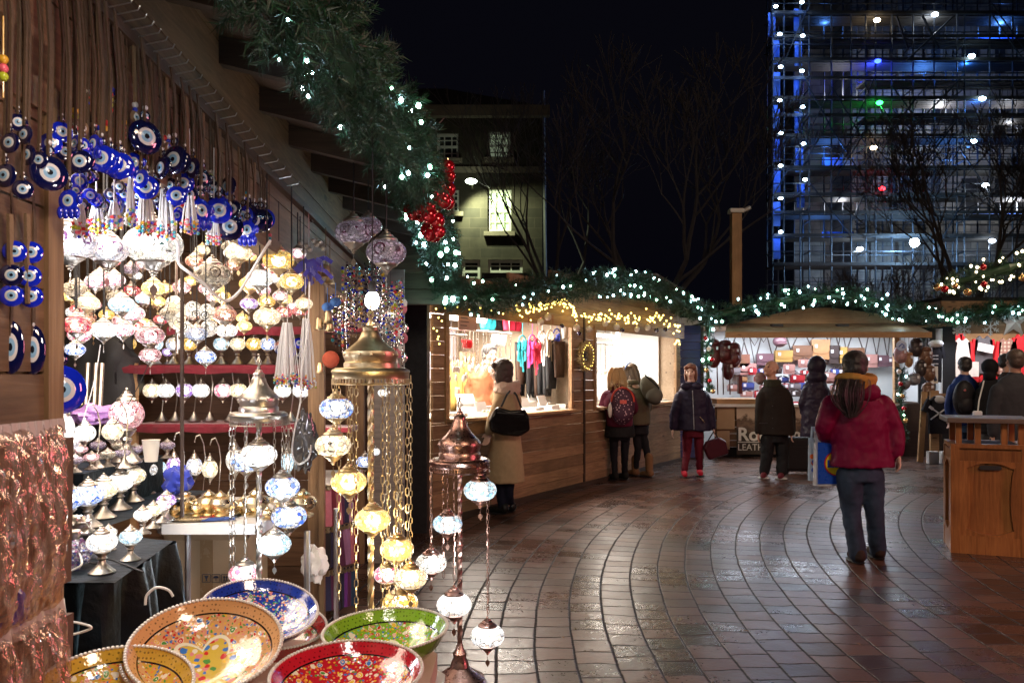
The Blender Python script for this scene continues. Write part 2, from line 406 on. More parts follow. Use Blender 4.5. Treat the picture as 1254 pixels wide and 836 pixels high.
M['bark'] = plain('winter_bark', (.065, .055, .05), .9, 0, .3, 6, .4, .02)
M['bark_lit'] = plain('lit_bark', (.13, .12, .13), .85, 0, .3, 6, .4, .02)  # paler bark copy: light on the distant trees put into the colour
tree('bare winter tree in the dark between stone building and wooden pole', 4.6, 26, 12.5, .2, 3, depth=7, spread=.8, minr=.012, mat='bark_lit')
tree('bare slender tree beside the dark corner of stone building', 1.6, 30, 14, .15, 11, depth=6, spread=.6, minr=.011, mat='bark_lit')
tree('bare bush-like tree in front of the lit stone wall', -1.2, 24, 6.0, .07, 5, depth=6, spread=.9, minr=.005, th=.12)
tree('bare tree with dark trunk standing before the scaffolded tower', 12.2, 22, 8.6, .14, 21, depth=7, spread=.95, minr=.009, th=.36)
tree('low dark bare tree at the foot of the scaffolded tower', 10.2, 21, 5.6, .10, 23, depth=7, spread=1.1, minr=.008, th=.2)

def tower():
    Y = 46.0
    b = thing('stone_tower', 'tall stone tower wrapped in scaffolding and lit blue', 'tower', (P(1130, 458, Y).x, Y+2, 0))
    lv = [18, 47, 75, 98, 122, 143, 168, 207, 240, 262, 290, 325]   # deck pixel heights
    m = MB()
    xa, xb, xc = P(1062, 0, Y).x, P(1175, 0, Y).x, P(1330, 0, Y).x
    zt = P(0, -120, Y).z
    m.bx(xa, xb, Y+2, Y+8, 0, zt); m.bx(xb, xc, Y+3, Y+8, 0, zt); m.bx(P(1010, 0, Y).x, xa, Y+5, Y+8, 0, zt); m.build('wall', M['tower_stone'], b)
    # deep window slots
    m = MB()
    for px in (1100, 1140, 1200, 1232):
        for py in (60, 150, 235): q = P(px, py, Y+1.95); m.bx(q.x-.5, q.x+.5, Y+1.85 if px < 1175 else Y+2.85, Y+1.99 if px < 1175 else Y+2.99, q.z-1, q.z+1)
    m.build('window', M['black'], b)
    m = MB()
    for px in (1086, 1120, 1156, 1182, 1250):
        q = P(px, 0, Y); m.bx(q.x-.14, q.x+.14, Y+1.7 if px < 1175 else Y+2.7, Y+2 if px < 1175 else Y+3, 0, zt)
    m.build('buttress', M['tower_stone'], b)
    s = thing('scaffolding', 'layered steel scaffolding with decks and coloured floodlights around the tower', 'scaffolding', (P(1100, 458, 44).x, 44, 0))
    poles = [946, 960, 980, 991, 1018, 1042, 1060, 1072, 1092, 1118, 1144, 1172, 1181, 1212, 1240, 1262, 1290]
    rng = random.Random(4); m = MB()
    for i, px in enumerate(poles):
        for Yp in (44.0, 45.4):
            x = P(px, 0, 44).x+(Yp-44)*.1; m.tube([(x, Yp, 0), (x, Yp, zt)], .05, 5)
    m.build('standard', M['scaf'], s)
    m = MB(); x0, x1 = P(945, 0, 44).x, P(1300, 0, 44).x
    zl = [P(0, p, 44).z for p in (-20, 5, 18, 40, 55, 75, 90, 108, 122, 143, 160, 180, 196, 207, 225, 240, 255, 270, 290, 308, 325, 345)]
    for z in zl:
        a = x0 if rng.random() < .75 else P(1060, 0, 44).x
        for Yp in (43.94, 45.34): m.tube([(a, Yp, z), (x1, Yp, z)], .035, 4)
        for px in poles[::3]: x = P(px, 0, 44).x; m.tube([(x, 43.9, z), (x+.14, 45.4, z)], .035, 4)
    m.build('ledger', M['scaf'], s)
    m = MB()
    for p in lv:
        z = P(0, p, 44).z
        for k in range(4): m.bx(x0+.1 if p not in (98, 143) else P(1060, 0, 44).x, x1, 44.05+k*.33, 44.05+k*.33+.3, z-.06, z)
        m.bx(x0+.1, x1, 43.88, 43.92, z, z+.16)
    m.build('deck', M['deck'], s)
    m = MB()
    for i in range(26):
        k = rng.randrange(len(poles)-3); j = rng.randrange(len(zl)-5)
        a, c = P(poles[k], 0, 44).x, P(poles[k+2], 0, 44).x
        if rng.random() < .3: a, c = c, a
        m.tube([(a, 43.86, zl[j+4]), (c, 43.86, zl[j])], .04, 4)
    for (a, bb) in (((1110, 75), (1168, 20)), ((1110, 165), (1178, 95)), ((1112, 60), (1098, 20)), ((1150, 60), (1130, 20)), ((1100, 240), (1170, 150))):
        m.tube([P(a[0], a[1], 43.8), P(bb[0], bb[1], 43.8)], .06, 4)
    m.build('brace', M['scaf'], s)
    # narrow blue lit sheeting strips behind the left light columns
    def lamp(px, py, c, e, Yl=43.7, r=.11, glow=18, spot=True, strip=False):
        p = P(px, py, Yl); m = MB(); m.ball(p, r, sc=(1.3, 1, .8)); m.build('floodlight', emit('floodlight_tint', c, glow), s)
        if strip:
            m = MB(); h = 1.45; m.bx(p.x-.32, p.x+.32, Yl+.62, Yl+.66, p.z-h, p.z+.1); m.build('netting', M['net'], s)
        if e: light('floodlight_light', 'POINT', p+V((0, .25, -.25)), e, c if c[0] < .9 else c, .1, None, None, s)
    B = (.03, .20, 1)
    for (px, py) in ((950, 8), (955, 42), (956, 82), (955, 123), (956, 163), (956, 203), (956, 243), (956, 284), (982, 3), (983, 44), (982, 87), (983, 131), (984, 176), (986, 220)):
        p = P(px, py, 43.5); m = MB(); m.ball(p, .09, sc=(1.3, 1, .8)); m.build('floodlight', M['flood'], s)
        m = MB(); m.bx(p.x-.2, p.x+.2, 44.15, 44.2, p.z-1.35, p.z-.05); m.build('netting', M['net'], s)
        light('floodlight_light', 'POINT', p+V((0, .15, -.30)), 15, B, .12, None, None, s)
    for px, py, c, e, glow in ((1074, 25, (1, .8, .5), 30, 22), (1075, 75, (.02, .05, 1), 260, 12), (1077, 126, (.03, 1, .12), 60, 10), (1070, 181, (1, .75, .45), 40, 22), (1080, 231, (1, .02, .03), 40, 10),
                               (1145, 18, COOL, 60, 24), (1190, 69, B, 100, 30), (1203, 121, B, 100, 30), (1192, 173, B, 60, 30), (1207, 227, COOL, 50, 24), (1215, 295, COOL, 50, 24), (1053, 305, COOL, 60, 24)):
        lamp(px, py, c if c is not B else (.5, .8, 1), 0, glow=glow, r=.14)
        light('floodlight_light', 'POINT', P(px, py, 43.7)+V((0, .55, -.3)), e, c, .1, None, None, s)
    for k_, (px, py, e) in enumerate(((1010, 30, 25), (1030, 110, 22), (1012, 190, 20), (1030, 250, 22), (1130, 100, 60), (1150, 140, 50), (1225, 30, 60), (1235, 150, 60), (1160, 210, 60), (1240, 250, 60), (1000, 290, 30))):
        light('floodlight_light', 'POINT', P(px, py, 45.0), e*4.5, (.08, .28, 1) if k_ % 2 == 0 else (.85, .9, 1), .2, None, None, s)  # bare point lights added behind the decks to light the tower wall
    for k in range(len(lv)-1):  # blue sheets here and below added for the tower's blue hue
        m = MB()
        if k % 4 == 0: m.bx(P(1200, 0, 44).x, P(1290, 0, 44).x, 45.5, 45.54, P(0, lv[k+1], 44).z+.3, P(0, lv[k], 44).z-.5); m.build('sheeting', M['net'], s)
    for k in range(0, len(lv)-1, 3):
        m = MB(); m.bx(P(1020, 0, 44).x, P(1060, 0, 44).x, 45.5, 45.54, P(0, lv[k+1], 44).z+.2, P(0, lv[k], 44).z-.7); m.build('sheeting', M['net'], s)
    p = P(1120, 297, 42.5); m = MB(); m.ball(p, .24); m.build('floodlight', emit('big_floodlight_glow', (.7, .9, 1), 60), s)
    light('floodlight_light', 'POINT', p+V((0, .2, 0)), 1500, (.25, .55, 1), .2, None, None, s)
    light('tower_uplight', 'SPOT', (P(1140, 0, 36).x, 36, 1), 2000, (.75, .8, 1), .4, (R(52), R(0), R(-5)), 60, b).rotation_euler = (R(115), 0, R(-3))
    light('tower_uplight', 'SPOT', (P(1200, 0, 40).x, 38, 1), 900, (.3, .5, 1), .4, None, 70, b).rotation_euler = (R(112), 0, R(-3))
def tower_stone():
    t = NT('tower_stone'); v = t.coord('Object', (1, 1, 1), (R(90), 0, 0))
    br = t.n('TexBrick'); t.l(v, br.inputs[0]); br.inputs['Scale'].default_value = 1; br.inputs['Brick Width'].default_value = 1.1; br.inputs['Row Height'].default_value = .5
    br.inputs['Mortar Size'].default_value = .02; br.inputs[1].default_value = (.30, .27, .22, 1); br.inputs[2].default_value = (.20, .18, .16, 1); br.inputs[3].default_value = (.08, .08, .07, 1)
    nz = t.noise(t.coord(), .6, 6); col = t.mix(1.0, br.outputs[0], t.ramp(nz, [(.35, (.35, .35, .35)), (.65, (1, 1, 1))]), 'MULTIPLY')
    t.l(col, t.b.inputs['Base Color']); t.b.inputs['Roughness'].default_value = .9; return t.mat
M['tower_stone'] = tower_stone()
M['scaf'] = plain('scaffold_tube', (.05, .052, .06), .5, .4, .2, 3)
M['deck'] = plain('scaffold_boards', (.04, .033, .028), .8, 0, .3, 3)
M['net'] = plain('debris_netting', (.08, .16, .5), .9, 0, .3, 8)
tower()

# wooden pole with small camera
t_ = thing('wooden_pole', 'wooden pole with small white camera on top behind the stalls', 'pole', P(900, 458, 17)*1); t_.location.z = 0
m = MB(); p = P(901, 262, 17); m.bx(p.x-.10, p.x+.10, 16.9, 17.1, 0, p.z); m.build('post', M['wood_palez'], t_)
m = MB(); m.bx(p.x-.16, p.x+.12, 16.8, 17.05, p.z, p.z+.08); m.tube([p+V((.1, 0, .04)), p+V((.28, -.1, .12))], .04); m.build('camera_head', M['white'], t_)
light('pole_fill', 'POINT', p+V((-.6, -1.2, -1.0)), 3, (1, .6, .3), .1)  # point light in mid-air that brightens the pole, no lamp there
# ---------------- stall structures ----------------
def xf(Y): return -.86-.047*Y          # front plane of the left row
def xe(Y): return -.60+.02*Y           # its eaves
def FP(px):                            # depth where a pixel column meets the front plane
    return 860/(580-px)
def lamp_stall():
    s = thing('lamp_stall', 'open timber stall crowded with lit mosaic lamps, nearest stall of the row', 'market stall', (-1.6, 3, 0))
    D = [(Y, xf(Y)) for Y in (0.2, 4.45)]
    def slab(Ya, Yb, z0, z1, off0, off1, m=None, mi=0):
        m = m or MB()
        vs = []
        for Y in (Ya, Yb):
            for o in (off0, off1):
                for z in (z0, z1): vs.append((xf(Y)+o, Y, z))
        return m.add(vs, [(0,1,3,2),(4,6,7,5),(0,4,5,1),(2,3,7,6),(0,2,6,4),(1,5,7,3)], mi)
    # fascia boards above the opening
    m = MB()
    for z0, z1, o in ((2.055, 2.235, 0), (2.24, 2.42, .0), (2.425, 2.60, .0), (2.605, 2.8, 0)):
        slab(0.2, 6.9, z0, z1, -.03+o, o, m)
    m.build('fascia', M['wood_y'], s)
    m = slab(0.2, 6.9, 2.29, 2.325, .0, .03); m.build('hook_batten', M['wood_darky'], s)
    m = slab(0.2, 6.9, 2.0, 2.06, -.09, .01); m.build('beam', M['wood_y'], s)
    # roof : planks rising inwards, with rafters underneath
    m = MB()
    for k in range(9):
        a0, a1 = k/9, (k+1)/9-.004
        vs = []
        for Y in (0.1, 6.9):
            for a in (a0, a1):
                x = xe(Y)-a*2.3; z = 2.52+.55*a
                vs += [(x, Y, z), (x, Y, z+.025)]
        m.add(vs, [(0,1,3,2),(4,6,7,5),(0,4,5,1),(2,3,7,6),(0,2,6,4),(1,5,7,3)])
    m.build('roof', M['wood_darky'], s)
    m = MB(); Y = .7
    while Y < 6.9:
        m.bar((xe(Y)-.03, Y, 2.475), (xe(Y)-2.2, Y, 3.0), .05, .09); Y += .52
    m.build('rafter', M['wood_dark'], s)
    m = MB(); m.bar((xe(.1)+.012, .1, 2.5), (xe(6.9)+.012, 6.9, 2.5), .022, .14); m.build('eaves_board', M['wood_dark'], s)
    # posts
    Y = FP(384); m = MB(); m.bx(xf(Y)-.03, xf(Y)+.038, Y, Y+.08, 0, 2.06); m.build('post', M['wood_z'], s)
    # near boarded panel
    m = MB()
    for z in [k*.165 for k in range(13)]: slab(.95, FP(66), z, z+.16, -.03, 0, m)
    m.build('side_panel', M['wood_y'], s)
    m = MB(); Y = FP(71); m.bx(xf(Y)-.04, xf(Y)+.012, Y-.055, Y, 0, 2.02); m.build('post', M['wood_z'], s)
    # end wall + back wall
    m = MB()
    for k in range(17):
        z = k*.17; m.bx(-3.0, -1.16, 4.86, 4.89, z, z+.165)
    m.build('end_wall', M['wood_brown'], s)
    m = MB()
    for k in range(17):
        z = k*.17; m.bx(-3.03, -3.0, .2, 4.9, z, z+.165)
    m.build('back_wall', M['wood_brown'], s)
    # shelves with red cloth on the end wall
    for k, (pz, pxa, pxb) in enumerate(((399, 205, 372), (446, 140, 372), (518, 165, 374))):
        Yc = 4.45; z = P(0, pz, Yc).z; xa, xb = P(pxa, 0, Yc).x, P(pxb, 0, Yc).x
        sh = None
        m = MB(); m.bx(xa, xb, Yc+.02, 4.84, z-.028, z-.012); sh = m.build('shelf', M['wood_z'], s)
        m = MB(); n = 60
        vs = []; fs = []
        for i in range(n+1):
            x = xa+(xb-xa)*i/n; wob = .004*sin(i*.5)+.003*sin(i*1.3)
            vs += [(x, 4.83, z-.004), (x, Yc, z-.004), (x, Yc-.012+wob, z-.02), (x, Yc-.008+wob*1.4, z-.05+.004*sin(i*.35+k))]
        for i in range(n):
            for j in range(3): a = i*4+j; fs.append((a, a+4, a+5, a+1))
        m.add(vs, fs); m.build('shelf_cloth', M['magenta'], s, smooth=True)
        o = bpy.data.objects[-1] if False else None
    # upright of the shelving and bracket pole
    m = MB(); p = P(162, 0, 4.46); m.bx(p.x-.018, p.x+.018, 4.47, 4.5, .6, 1.54); m.build('upright', M['wood_pale'], s)
    m = MB(); p = P(223, 0, 3.2); m.tube([(p.x, 3.2, .92), (p.x, 3.2, 1.92)], .008, 8); m.build('pole', M['wood_dark'], s)
    # ceiling grid carrying the lamps
    m = MB()
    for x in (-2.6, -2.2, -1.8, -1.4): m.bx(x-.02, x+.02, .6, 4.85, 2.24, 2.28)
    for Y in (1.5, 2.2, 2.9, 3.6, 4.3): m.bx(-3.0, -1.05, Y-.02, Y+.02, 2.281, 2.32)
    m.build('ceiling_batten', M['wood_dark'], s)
    light('stall_light', 'AREA', (-1.75, 2.9, 2.22), 62, (1, .80, .62), (1.2, 2.4), (0, 0, 0), parent=s)
    light('stall_light', 'POINT', (-1.45, 3.9, 1.65), 7, (1, .84, .70), .08, parent=s)
    light('stall_light', 'POINT', (-1.75, 3.35, 1.42), 5, (.95, .88, 1), .08, parent=s)
    light('stall_light', 'POINT', (-1.35, 2.6, 1.3), 4, (.85, .88, 1), .06, parent=s)
    light('stall_light', 'POINT', (-1.30, 2.5, 2.0), 6, (1, .9, .85), .06, parent=s)
    light('stall_light', 'POINT', (-1.17, 2.05, 1.83), 9, (.9, .94, 1), .05, parent=s)  # unseen point light added to brighten the tassels and blue charms
    return s
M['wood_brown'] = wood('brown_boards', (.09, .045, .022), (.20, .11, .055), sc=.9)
lamp_stall()

def second_bay():
    s = thing('charm_stall', 'narrow timber bay behind the gold lamp hung with charms and pouches', 'market stall', (-1.3, 5.8, 0))
    m = MB(); Y = 6.7
    m.bx(xf(4.6)-1.6, xf(4.6)-1.56, 4.95, 6.7, 0, 2.5)
    for k in range(15): m.bx(-2.8, -1.05, 6.8, 6.83, k*.165, k*.165+.16)
    m.build('wall', M['wood_brown'], s)
    m = MB(); m.bx(P(460, 0, 6.5).x, P(497, 0, 6.5).x, 6.4, 6.44, 0, 2.3); m.build('display_board', M['wood_grey'], s)
    m = MB(); m.bx(-1.3, -1.16, 6.38, 6.44, 0, 2.06); m.build('post', M['wood_z'], s)
    z = P(0, 404, 6.2).z; m = MB(); m.bx(-1.9, -1.0, 5.9, 6.2, z-.03, z); m.build('shelf', M['magenta'], s)
    z = P(0, 520, 5.6).z; m = MB(); m.bx(-1.9, -1.05, 5.3, 5.6, z-.03, z); m.build('shelf', M['magenta'], s)
    z = .80; m = MB(); m.bx(-1.9, -1.06, 5.0, 5.8, z-.04, z); m.build('table_top', M['white'], s)
    light('stall_light', 'POINT', (-1.45, 5.6, 1.9), 13, (1, .8, .65), .1, parent=s)
    light('stall_light', 'POINT', (-1.15, 5.2, 1.2), 4, (1, .8, .65), .1, parent=s)
    # closed hut beyond it: stepped gable boards over a dark recess
    h = thing('closed_hut', 'closed dark timber hut with stepped gable boards beyond the charm bay', 'hut', (-1, 7.4, 0))
    m = MB(); z = P(0, 372, 7.1).z; k = 0
    while z < 3.1:
        st = .12*k*0; o = (z-2.09)*.10
        m.box((-1.0, 7.1-o*2.0, z+.065), (1.0, .03, .15), 0, (R(-14), 0, 0)); z += .135; k += 1
    m.build('gable_boards', M['wood_grey2'], h)
    m = MB(); x0, x1 = P(497, 0, 7.6).x, P(520, 0, 7.6).x
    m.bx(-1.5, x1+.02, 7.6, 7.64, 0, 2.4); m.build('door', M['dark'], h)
    m = MB(); x0 = P(520, 0, 7.9).x; m.bx(x0-.01, x0+.05, 7.66, 7.9, 0, 2.4); m.build('corner_post', M['wood_dark'], h)
    m = MB(); m.prism([(-2.2, 3.1), (-.55, 2.45), (-.55, 2.5), (-2.2, 3.16)], 6.92, 9.5); m.build('roof', M['black'], h)
M['wood_grey2'] = wood('weathered_gable', (.13, .10, .085), (.26, .21, .17))
second_bay()

# ---- middle hut row: wall line from A in direction U ----
A0 = V((-.775, 7.99, 0)); U = V((.524, .852, 0)).normalized(); N = V((U.y, -U.x, 0))
ANG = math.atan2(U.y, U.x)
def Wp(s, t, z): return A0+U*s+N*t+V((0, 0, z))
def onwall(px, py, t=0.0):
    # ray through pixel meets wall plane offset t
    o = A0+N*t; k = (px-CX)/F      # x = k*Y ; (x-o.x)*N.x+(Y-o.y)*N.y=0
    Y = (o.x*N.x+o.y*N.y)/(k*N.x+N.y)
    p = P(px, py, Y); return (p-o).dot(U), p.z, p
LM = Matrix.Rotation(ANG, 4, 'Z')
M['white_cloth'] = plain('white_counter_cloth', (.78, .76, .72), .8, 0, .04)
M['inner'] = wood('pale_inner_boards', (.26, .19, .13), (.42, .33, .24))
def jewel_hut():
    h = thing('jewellery_hut', 'long brown timber hut with two bright sales hatches, left of the square', 'market hut', Wp(0, 0, 0), ANG)
    def B(m, s0, s1, t0, t1, z0, z1, mi=0):   # t outward -> local -y
        m.bx(s0, s1, -t1, -t0, z0, z1, mi); return m
    L = 6.95
    m = MB(); k = 0; z = .03
    while z < 1.0:
        z1 = min(z+.135, 1.0); B(m, .0, 3.27, -.025, 0+.004*(k % 2), z, z1-.006); B(m, 3.30, L, -.025, .004*((k+1) % 2), z, z1-.006); z = z1; k += 1
    for a, b in ((0, .25), (2.90, 3.27), (3.30, 3.64), (6.70, L)):
        z = 1.0; k = 0
        while z < 2.09: z1 = min(z+.135, 2.09); B(m, a, b, -.025, .004*(k % 2), z, z1-.006); z = z1; k += 1
    m.build('wall', M['wood'], h, local=True)
    m = MB(); z = 2.09; k = 0
    while z < 2.75:
        z1 = z+.135; sl = max(0, (z-2.3)/.5); B(m, .0+sl*3.6, L+.2-sl*1.7, -.03, .004*(k % 2), z, z1-.006); z = z1; k += 1
    m.build('gable', M['wood'], h, local=True)
    m = MB()
    for a, b in ((.25, 2.9), (3.64, 6.70)):
        B(m, a-.06, a, .0, .022, .98, 2.14); B(m, b, b+.06, 0, .022, .98, 2.14); B(m, a, b, 0, .021, 2.08, 2.14)
    for sx in (0, 3.27): pass
    m.build('trim', M['wood_hatch'], h, local=True)
    m = MB(); B(m, .2, 2.95, -.5, .10, 1.0, 1.03); B(m, 3.6, 6.75, -.5, .10, 1.0, 1.03); m.build('counter', M['wood_pale'], h, local=True)
    m = MB(); B(m, .26, 2.89, -.75, -.01, 1.031, 1.036); B(m, 3.65, 6.69, -.75, -.01, 1.031, 1.036); m.build('counter_cloth', M['white_cloth'], h, local=True)
    m = MB(); B(m, 3.268, 3.302, -.04, .02, 0, 2.3); m.build('joint_strip', M['wood_dark'], h, local=True)
    m = MB(); B(m, -.02, L, -.02, .03, .0, .06); m.build('plinth', M['wood_dark'], h, local=True)
    m = MB(); B(m, -.1, L, -2.0, -1.95, 0, 2.8); B(m, -.1, -.05, -2, 0, 0, 2.8); B(m, L-.03, L+.02, -2, -.03, 0, 2.4); B(m, 3.26, 3.31, -2, -.03, 0, 2.4); m.build('inner_wall', M['inner'], h, local=True)
    m = MB(); B(m, -.1, L, -2, -.03, 2.30, 2.33); m.build('ceiling', M['wood_pale'], h, local=True)
    m = MB()
    for (s0, z0, s1, z1) in ((-.1, 2.25, 5.0, 2.93), (5.0, 2.93, 8.0, 2.55)):
        m.add([(s0, -.35, z0), (s1, -.35, z1), (s1, 2.4, z1+.1), (s0, 2.4, z0+.1), (s0, -.35, z0+.04), (s1, -.35, z1+.04), (s1, 2.4, z1+.14), (s0, 2.4, z0+.14)],
              [(0,1,2,3),(4,7,6,5),(0,4,5,1),(1,5,6,2),(2,6,7,3),(3,7,4,0)])
    m.build('roof', M['wood_darky'], h, local=True)
    for s0, e in ((1.55, 300), (5.1, 190)):
        light('hatch_light', 'AREA', Wp(s0, -.85, 2.27), e, (1, .90, .78), (2.2, .9), (0, 0, ANG)).parent = None
    for s0 in (.5, 1.6, 2.5, 3.9, 5.4, 6.2):
        pass
M['wood_hatch'] = wood('hatch_frame', (.24, .13, .06), (.42, .26, .13), axis=0)
jewel_hut()
# lights are children of the hut so they count as part of it
for o in list(bpy.data.objects):
    if o.type == 'LIGHT' and o.name.startswith('hatch_light'):
        pass

def blue_end():
    h = thing('blue_hut_side', 'blue painted boarded hut end between the brown hut and leather stall', 'hut wall', (3.2, 14.3, 0))
    a, b = P(832, 0, 14.3), P(858, 0, 14.3)
    m = MB()
    for k in range(16): m.bx(a.x, b.x, 14.3, 14.34, .02+k*.145, .02+k*.145+.138)
    m.build('boards', M['wood_blue'], h); m = MB(); m.bx(b.x+.005, b.x+.05, 14.28, 14.36, 0, 2.3); m.build('post', M['wood_dark'], h)
blue_end()

def leather_stall():
    Y = 14.6; x0, x1 = P(858, 0, Y).x, P(1138, 0, Y).x
    s = thing('leather_stall', 'pale pine stall with sloping awning and white backdrop of leather bags', 'market stall', (5.4, Y, 0))
    zc = .95
    m = MB(); xa, xb = P(874, 0, Y).x, P(1102, 0, Y).x
    m.bx(xa, xb, Y-.12, Y+.65, zc-.05, zc); m.build('counter', M['white'], s)
    m = MB()
    for k in range(6): m.bx(xa+.02, xb, Y+.0, Y+.03, .18+k*.12, .18+k*.12+.114)
    m.bx(xa+.02, xb, Y-.01, Y, .74, .9)
    m.build('front_panel', M['wood_brown'], s)
    m = MB(); m.bx(xa, xb, Y+.04, Y+.1, 0, .17); m.build('plinth', M['dark'], s)
    m = MB(); m.bx(xa+.05, P(899, 0, Y).x, Y-.035, Y-.01, .50, .88); m.bx(xa+.05, P(893, 0, Y).x, Y-.03, Y-.012, .14, .47); m.build('cardboard_sheet', M['card'], s)
    # awning
    e0, e1 = P(888, 0, 13.7).x, P(1140, 0, 13.7).x; h0, h1 = P(890, 0, 14.5).x, P(1118, 0, 14.5).x
    ze, zh = P(0, 409, 13.7).z, P(0, 398, 14.5).z
    m = MB(); m.add([(e0, 13.7, ze), (e1, 13.7, ze), (h1, 14.5, zh), (h0, 14.5, zh), (e0, 13.7, ze+.03), (e1, 13.7, ze+.03), (h1, 14.5, zh+.03), (h0, 14.5, zh+.03)],
                    [(3,2,1,0),(4,5,6,7),(0,1,5,4),(1,2,6,5),(2,3,7,6),(3,0,4,7)])
    aw = m.build('awning', M['wood'], s)
    m = MB(); m.bx(e0, e1, 13.66, 13.70, ze-.06, ze+.035); m.build('awning_edge', M['wood_pale'], s)
    for px in (950, 1030):
        m = MB(); q = P(px, 0, 14.3); m.bx(q.x-.1, q.x+.1, 14.2, 14.3, zh-.05, zh+.0); m.build('hinge', M['black'], s)
    # gable header
    pk = [(P(a, 0, 14.56).x, P(0, b, 14.56).z) for a, b in ((888, 399), (1122, 399), (1075, 384), (1020, 377), (985, 377), (940, 386))]
    m = MB(); m.prism(pk, 14.54, 14.6); m.build('gable', M['wood_pale'], s)
    m = MB(); rf = [(P(a, 0, 14.4).x, P(0, b, 14.4).z) for a, b in ((868, 398), (935, 380), (1000, 368), (1070, 376), (1150, 396))]
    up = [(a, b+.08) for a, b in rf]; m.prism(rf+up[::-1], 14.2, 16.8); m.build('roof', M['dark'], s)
    m = MB(); m.bx(x0-.1, 7.75, 16.2, 16.24, 0, 2.6); m.build('back_cloth', M['backcloth'], s)
    m = MB(); m.bx(x0-.05, 7.75, Y+.1, 16.2, 2.33, 2.36); m.build('ceiling', M['wood_pale'], s)
    q = P(1097, 0, Y); m = MB(); m.bx(q.x-.04, q.x+.05, Y-.04, Y+.04, .9, 2.28); m.build('post', M['wood_palez'], s)
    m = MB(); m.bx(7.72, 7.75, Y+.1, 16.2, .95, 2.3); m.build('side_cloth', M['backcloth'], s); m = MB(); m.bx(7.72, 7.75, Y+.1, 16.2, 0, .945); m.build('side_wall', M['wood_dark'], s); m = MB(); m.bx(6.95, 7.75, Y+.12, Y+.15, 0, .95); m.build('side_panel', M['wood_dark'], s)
    m = MB(); m.bx(x0, x0+.04, Y+.02, 16.2, 0, 2.3); m.build('side_wall', M['wood_brown'], s)
    light('leather_light', 'AREA', (5.4, 15.35, 2.3), 95, (.88, .92, 1), (3.4, .8), (0, 0, 0), parent=s)
    light('leather_light', 'AREA', (5.2, 14.75, 2.25), 30, (.75, .84, 1), (3.0, .2), (R(-35), 0, 0), parent=s)
M['backcloth'] = plain('white_backcloth', (.62, .66, .68), .9, 0, .06, 4, .3)
leather_stall()

def shirt_stall():
    Y = 15.6; x0 = P(1142, 0, Y).x; x1 = x0+5
    s = thing('shirt_stall', 'timber stall of bright shirts beyond the litter bin with star on fascia', 'market stall', (9, Y, 0))
    m = MB()
    for k in range(4): m.bx(x0-.2, x1, Y-.7, Y-.67, 2.22+k*.15, 2.22+k*.15+.145)
    m.build('fascia', M['wood'], s)
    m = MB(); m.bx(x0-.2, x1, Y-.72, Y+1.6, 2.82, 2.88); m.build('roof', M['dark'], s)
    m = MB(); m.bx(x0-.2, x1, 17.2, 17.24, 0, 2.9); m.build('back_wall', M['wood_pale'], s)
    m = MB(); m.bx(x0+.4, x1, Y, Y+.6, 0, .92); m.build('counter', M['wood_brown'], s)
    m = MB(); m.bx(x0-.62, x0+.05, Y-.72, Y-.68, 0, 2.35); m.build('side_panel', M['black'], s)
    light('shirt_light', 'AREA', (9.6, 15.9, 2.7), 95, (1, .88, .82), (3, .8), (0, 0, 0), parent=s)
    light('shirt_light', 'AREA', (8.0, 14.2, 2.1), 9, (.8, .84, 1), (1, .3), (0, 0, 0), parent=s)
    def star(cx, cz, r, name, mat):
        pts = [(cx+r*(1 if i % 2 == 0 else .42)*sin(i*pi/5), cz+r*(1 if i % 2 == 0 else .42)*cos(i*pi/5)) for i in range(10)]
        m = MB(); n = 10; vs = [(a, Y-.73, b) for a, b in pts]+[(cx, Y-.80, cz)]+[(a, Y-.725, b) for a, b in pts]
        m.add(vs, [(i, (i+1) % n, n) for i in range(n)]+[(i, i+n+1, (i+1) % n+n+1, (i+1) % n) for i in range(n)]+[tuple(range(n+1, 2*n+1))])
        return m.build(name, mat, origin=(cx, Y-.76, cz))
    p = P(1242, 394, Y-.75); tag(star(p.x, p.z, .31, 'star_decoration', M['wood_star']), 'large white wooden star on the fascia over the shirts', 'star')
    for k, (px, py, r) in enumerate(((1213, 400, .17), (1181, 403, .13), (1172, 405, .09))):
        p = P(px, py, Y-.74); m = MB()
        for a in range(6):
            d = V((sin(a*pi/3), 0, cos(a*pi/3))); m.bar(p, p+d*r, .018, .012)
            for f in (.45, .7):
                q = p+d*r*f
                for sg in (-1, 1): d2 = V((sin(a*pi/3+sg*.9), 0, cos(a*pi/3+sg*.9))); m.bar(q, q+d2*r*.28, .014, .012)
        tag(m.build('snowflake_decoration', M['snow'], origin=p), ['white snowflake ornament next to the wooden star', 'middle-sized snowflake ornament on the fascia, second from the star', 'smallest snowflake ornament on the fascia beside leather stall awning'][k], 'snowflake', 'snowflakes on the fascia')
M['wood_star'] = plain('star_paint', (.62, .58, .56), .7, 0, .1)
M['snow'] = plain('snowflake_white', (.7, .7, .72), .6)
shirt_stall()
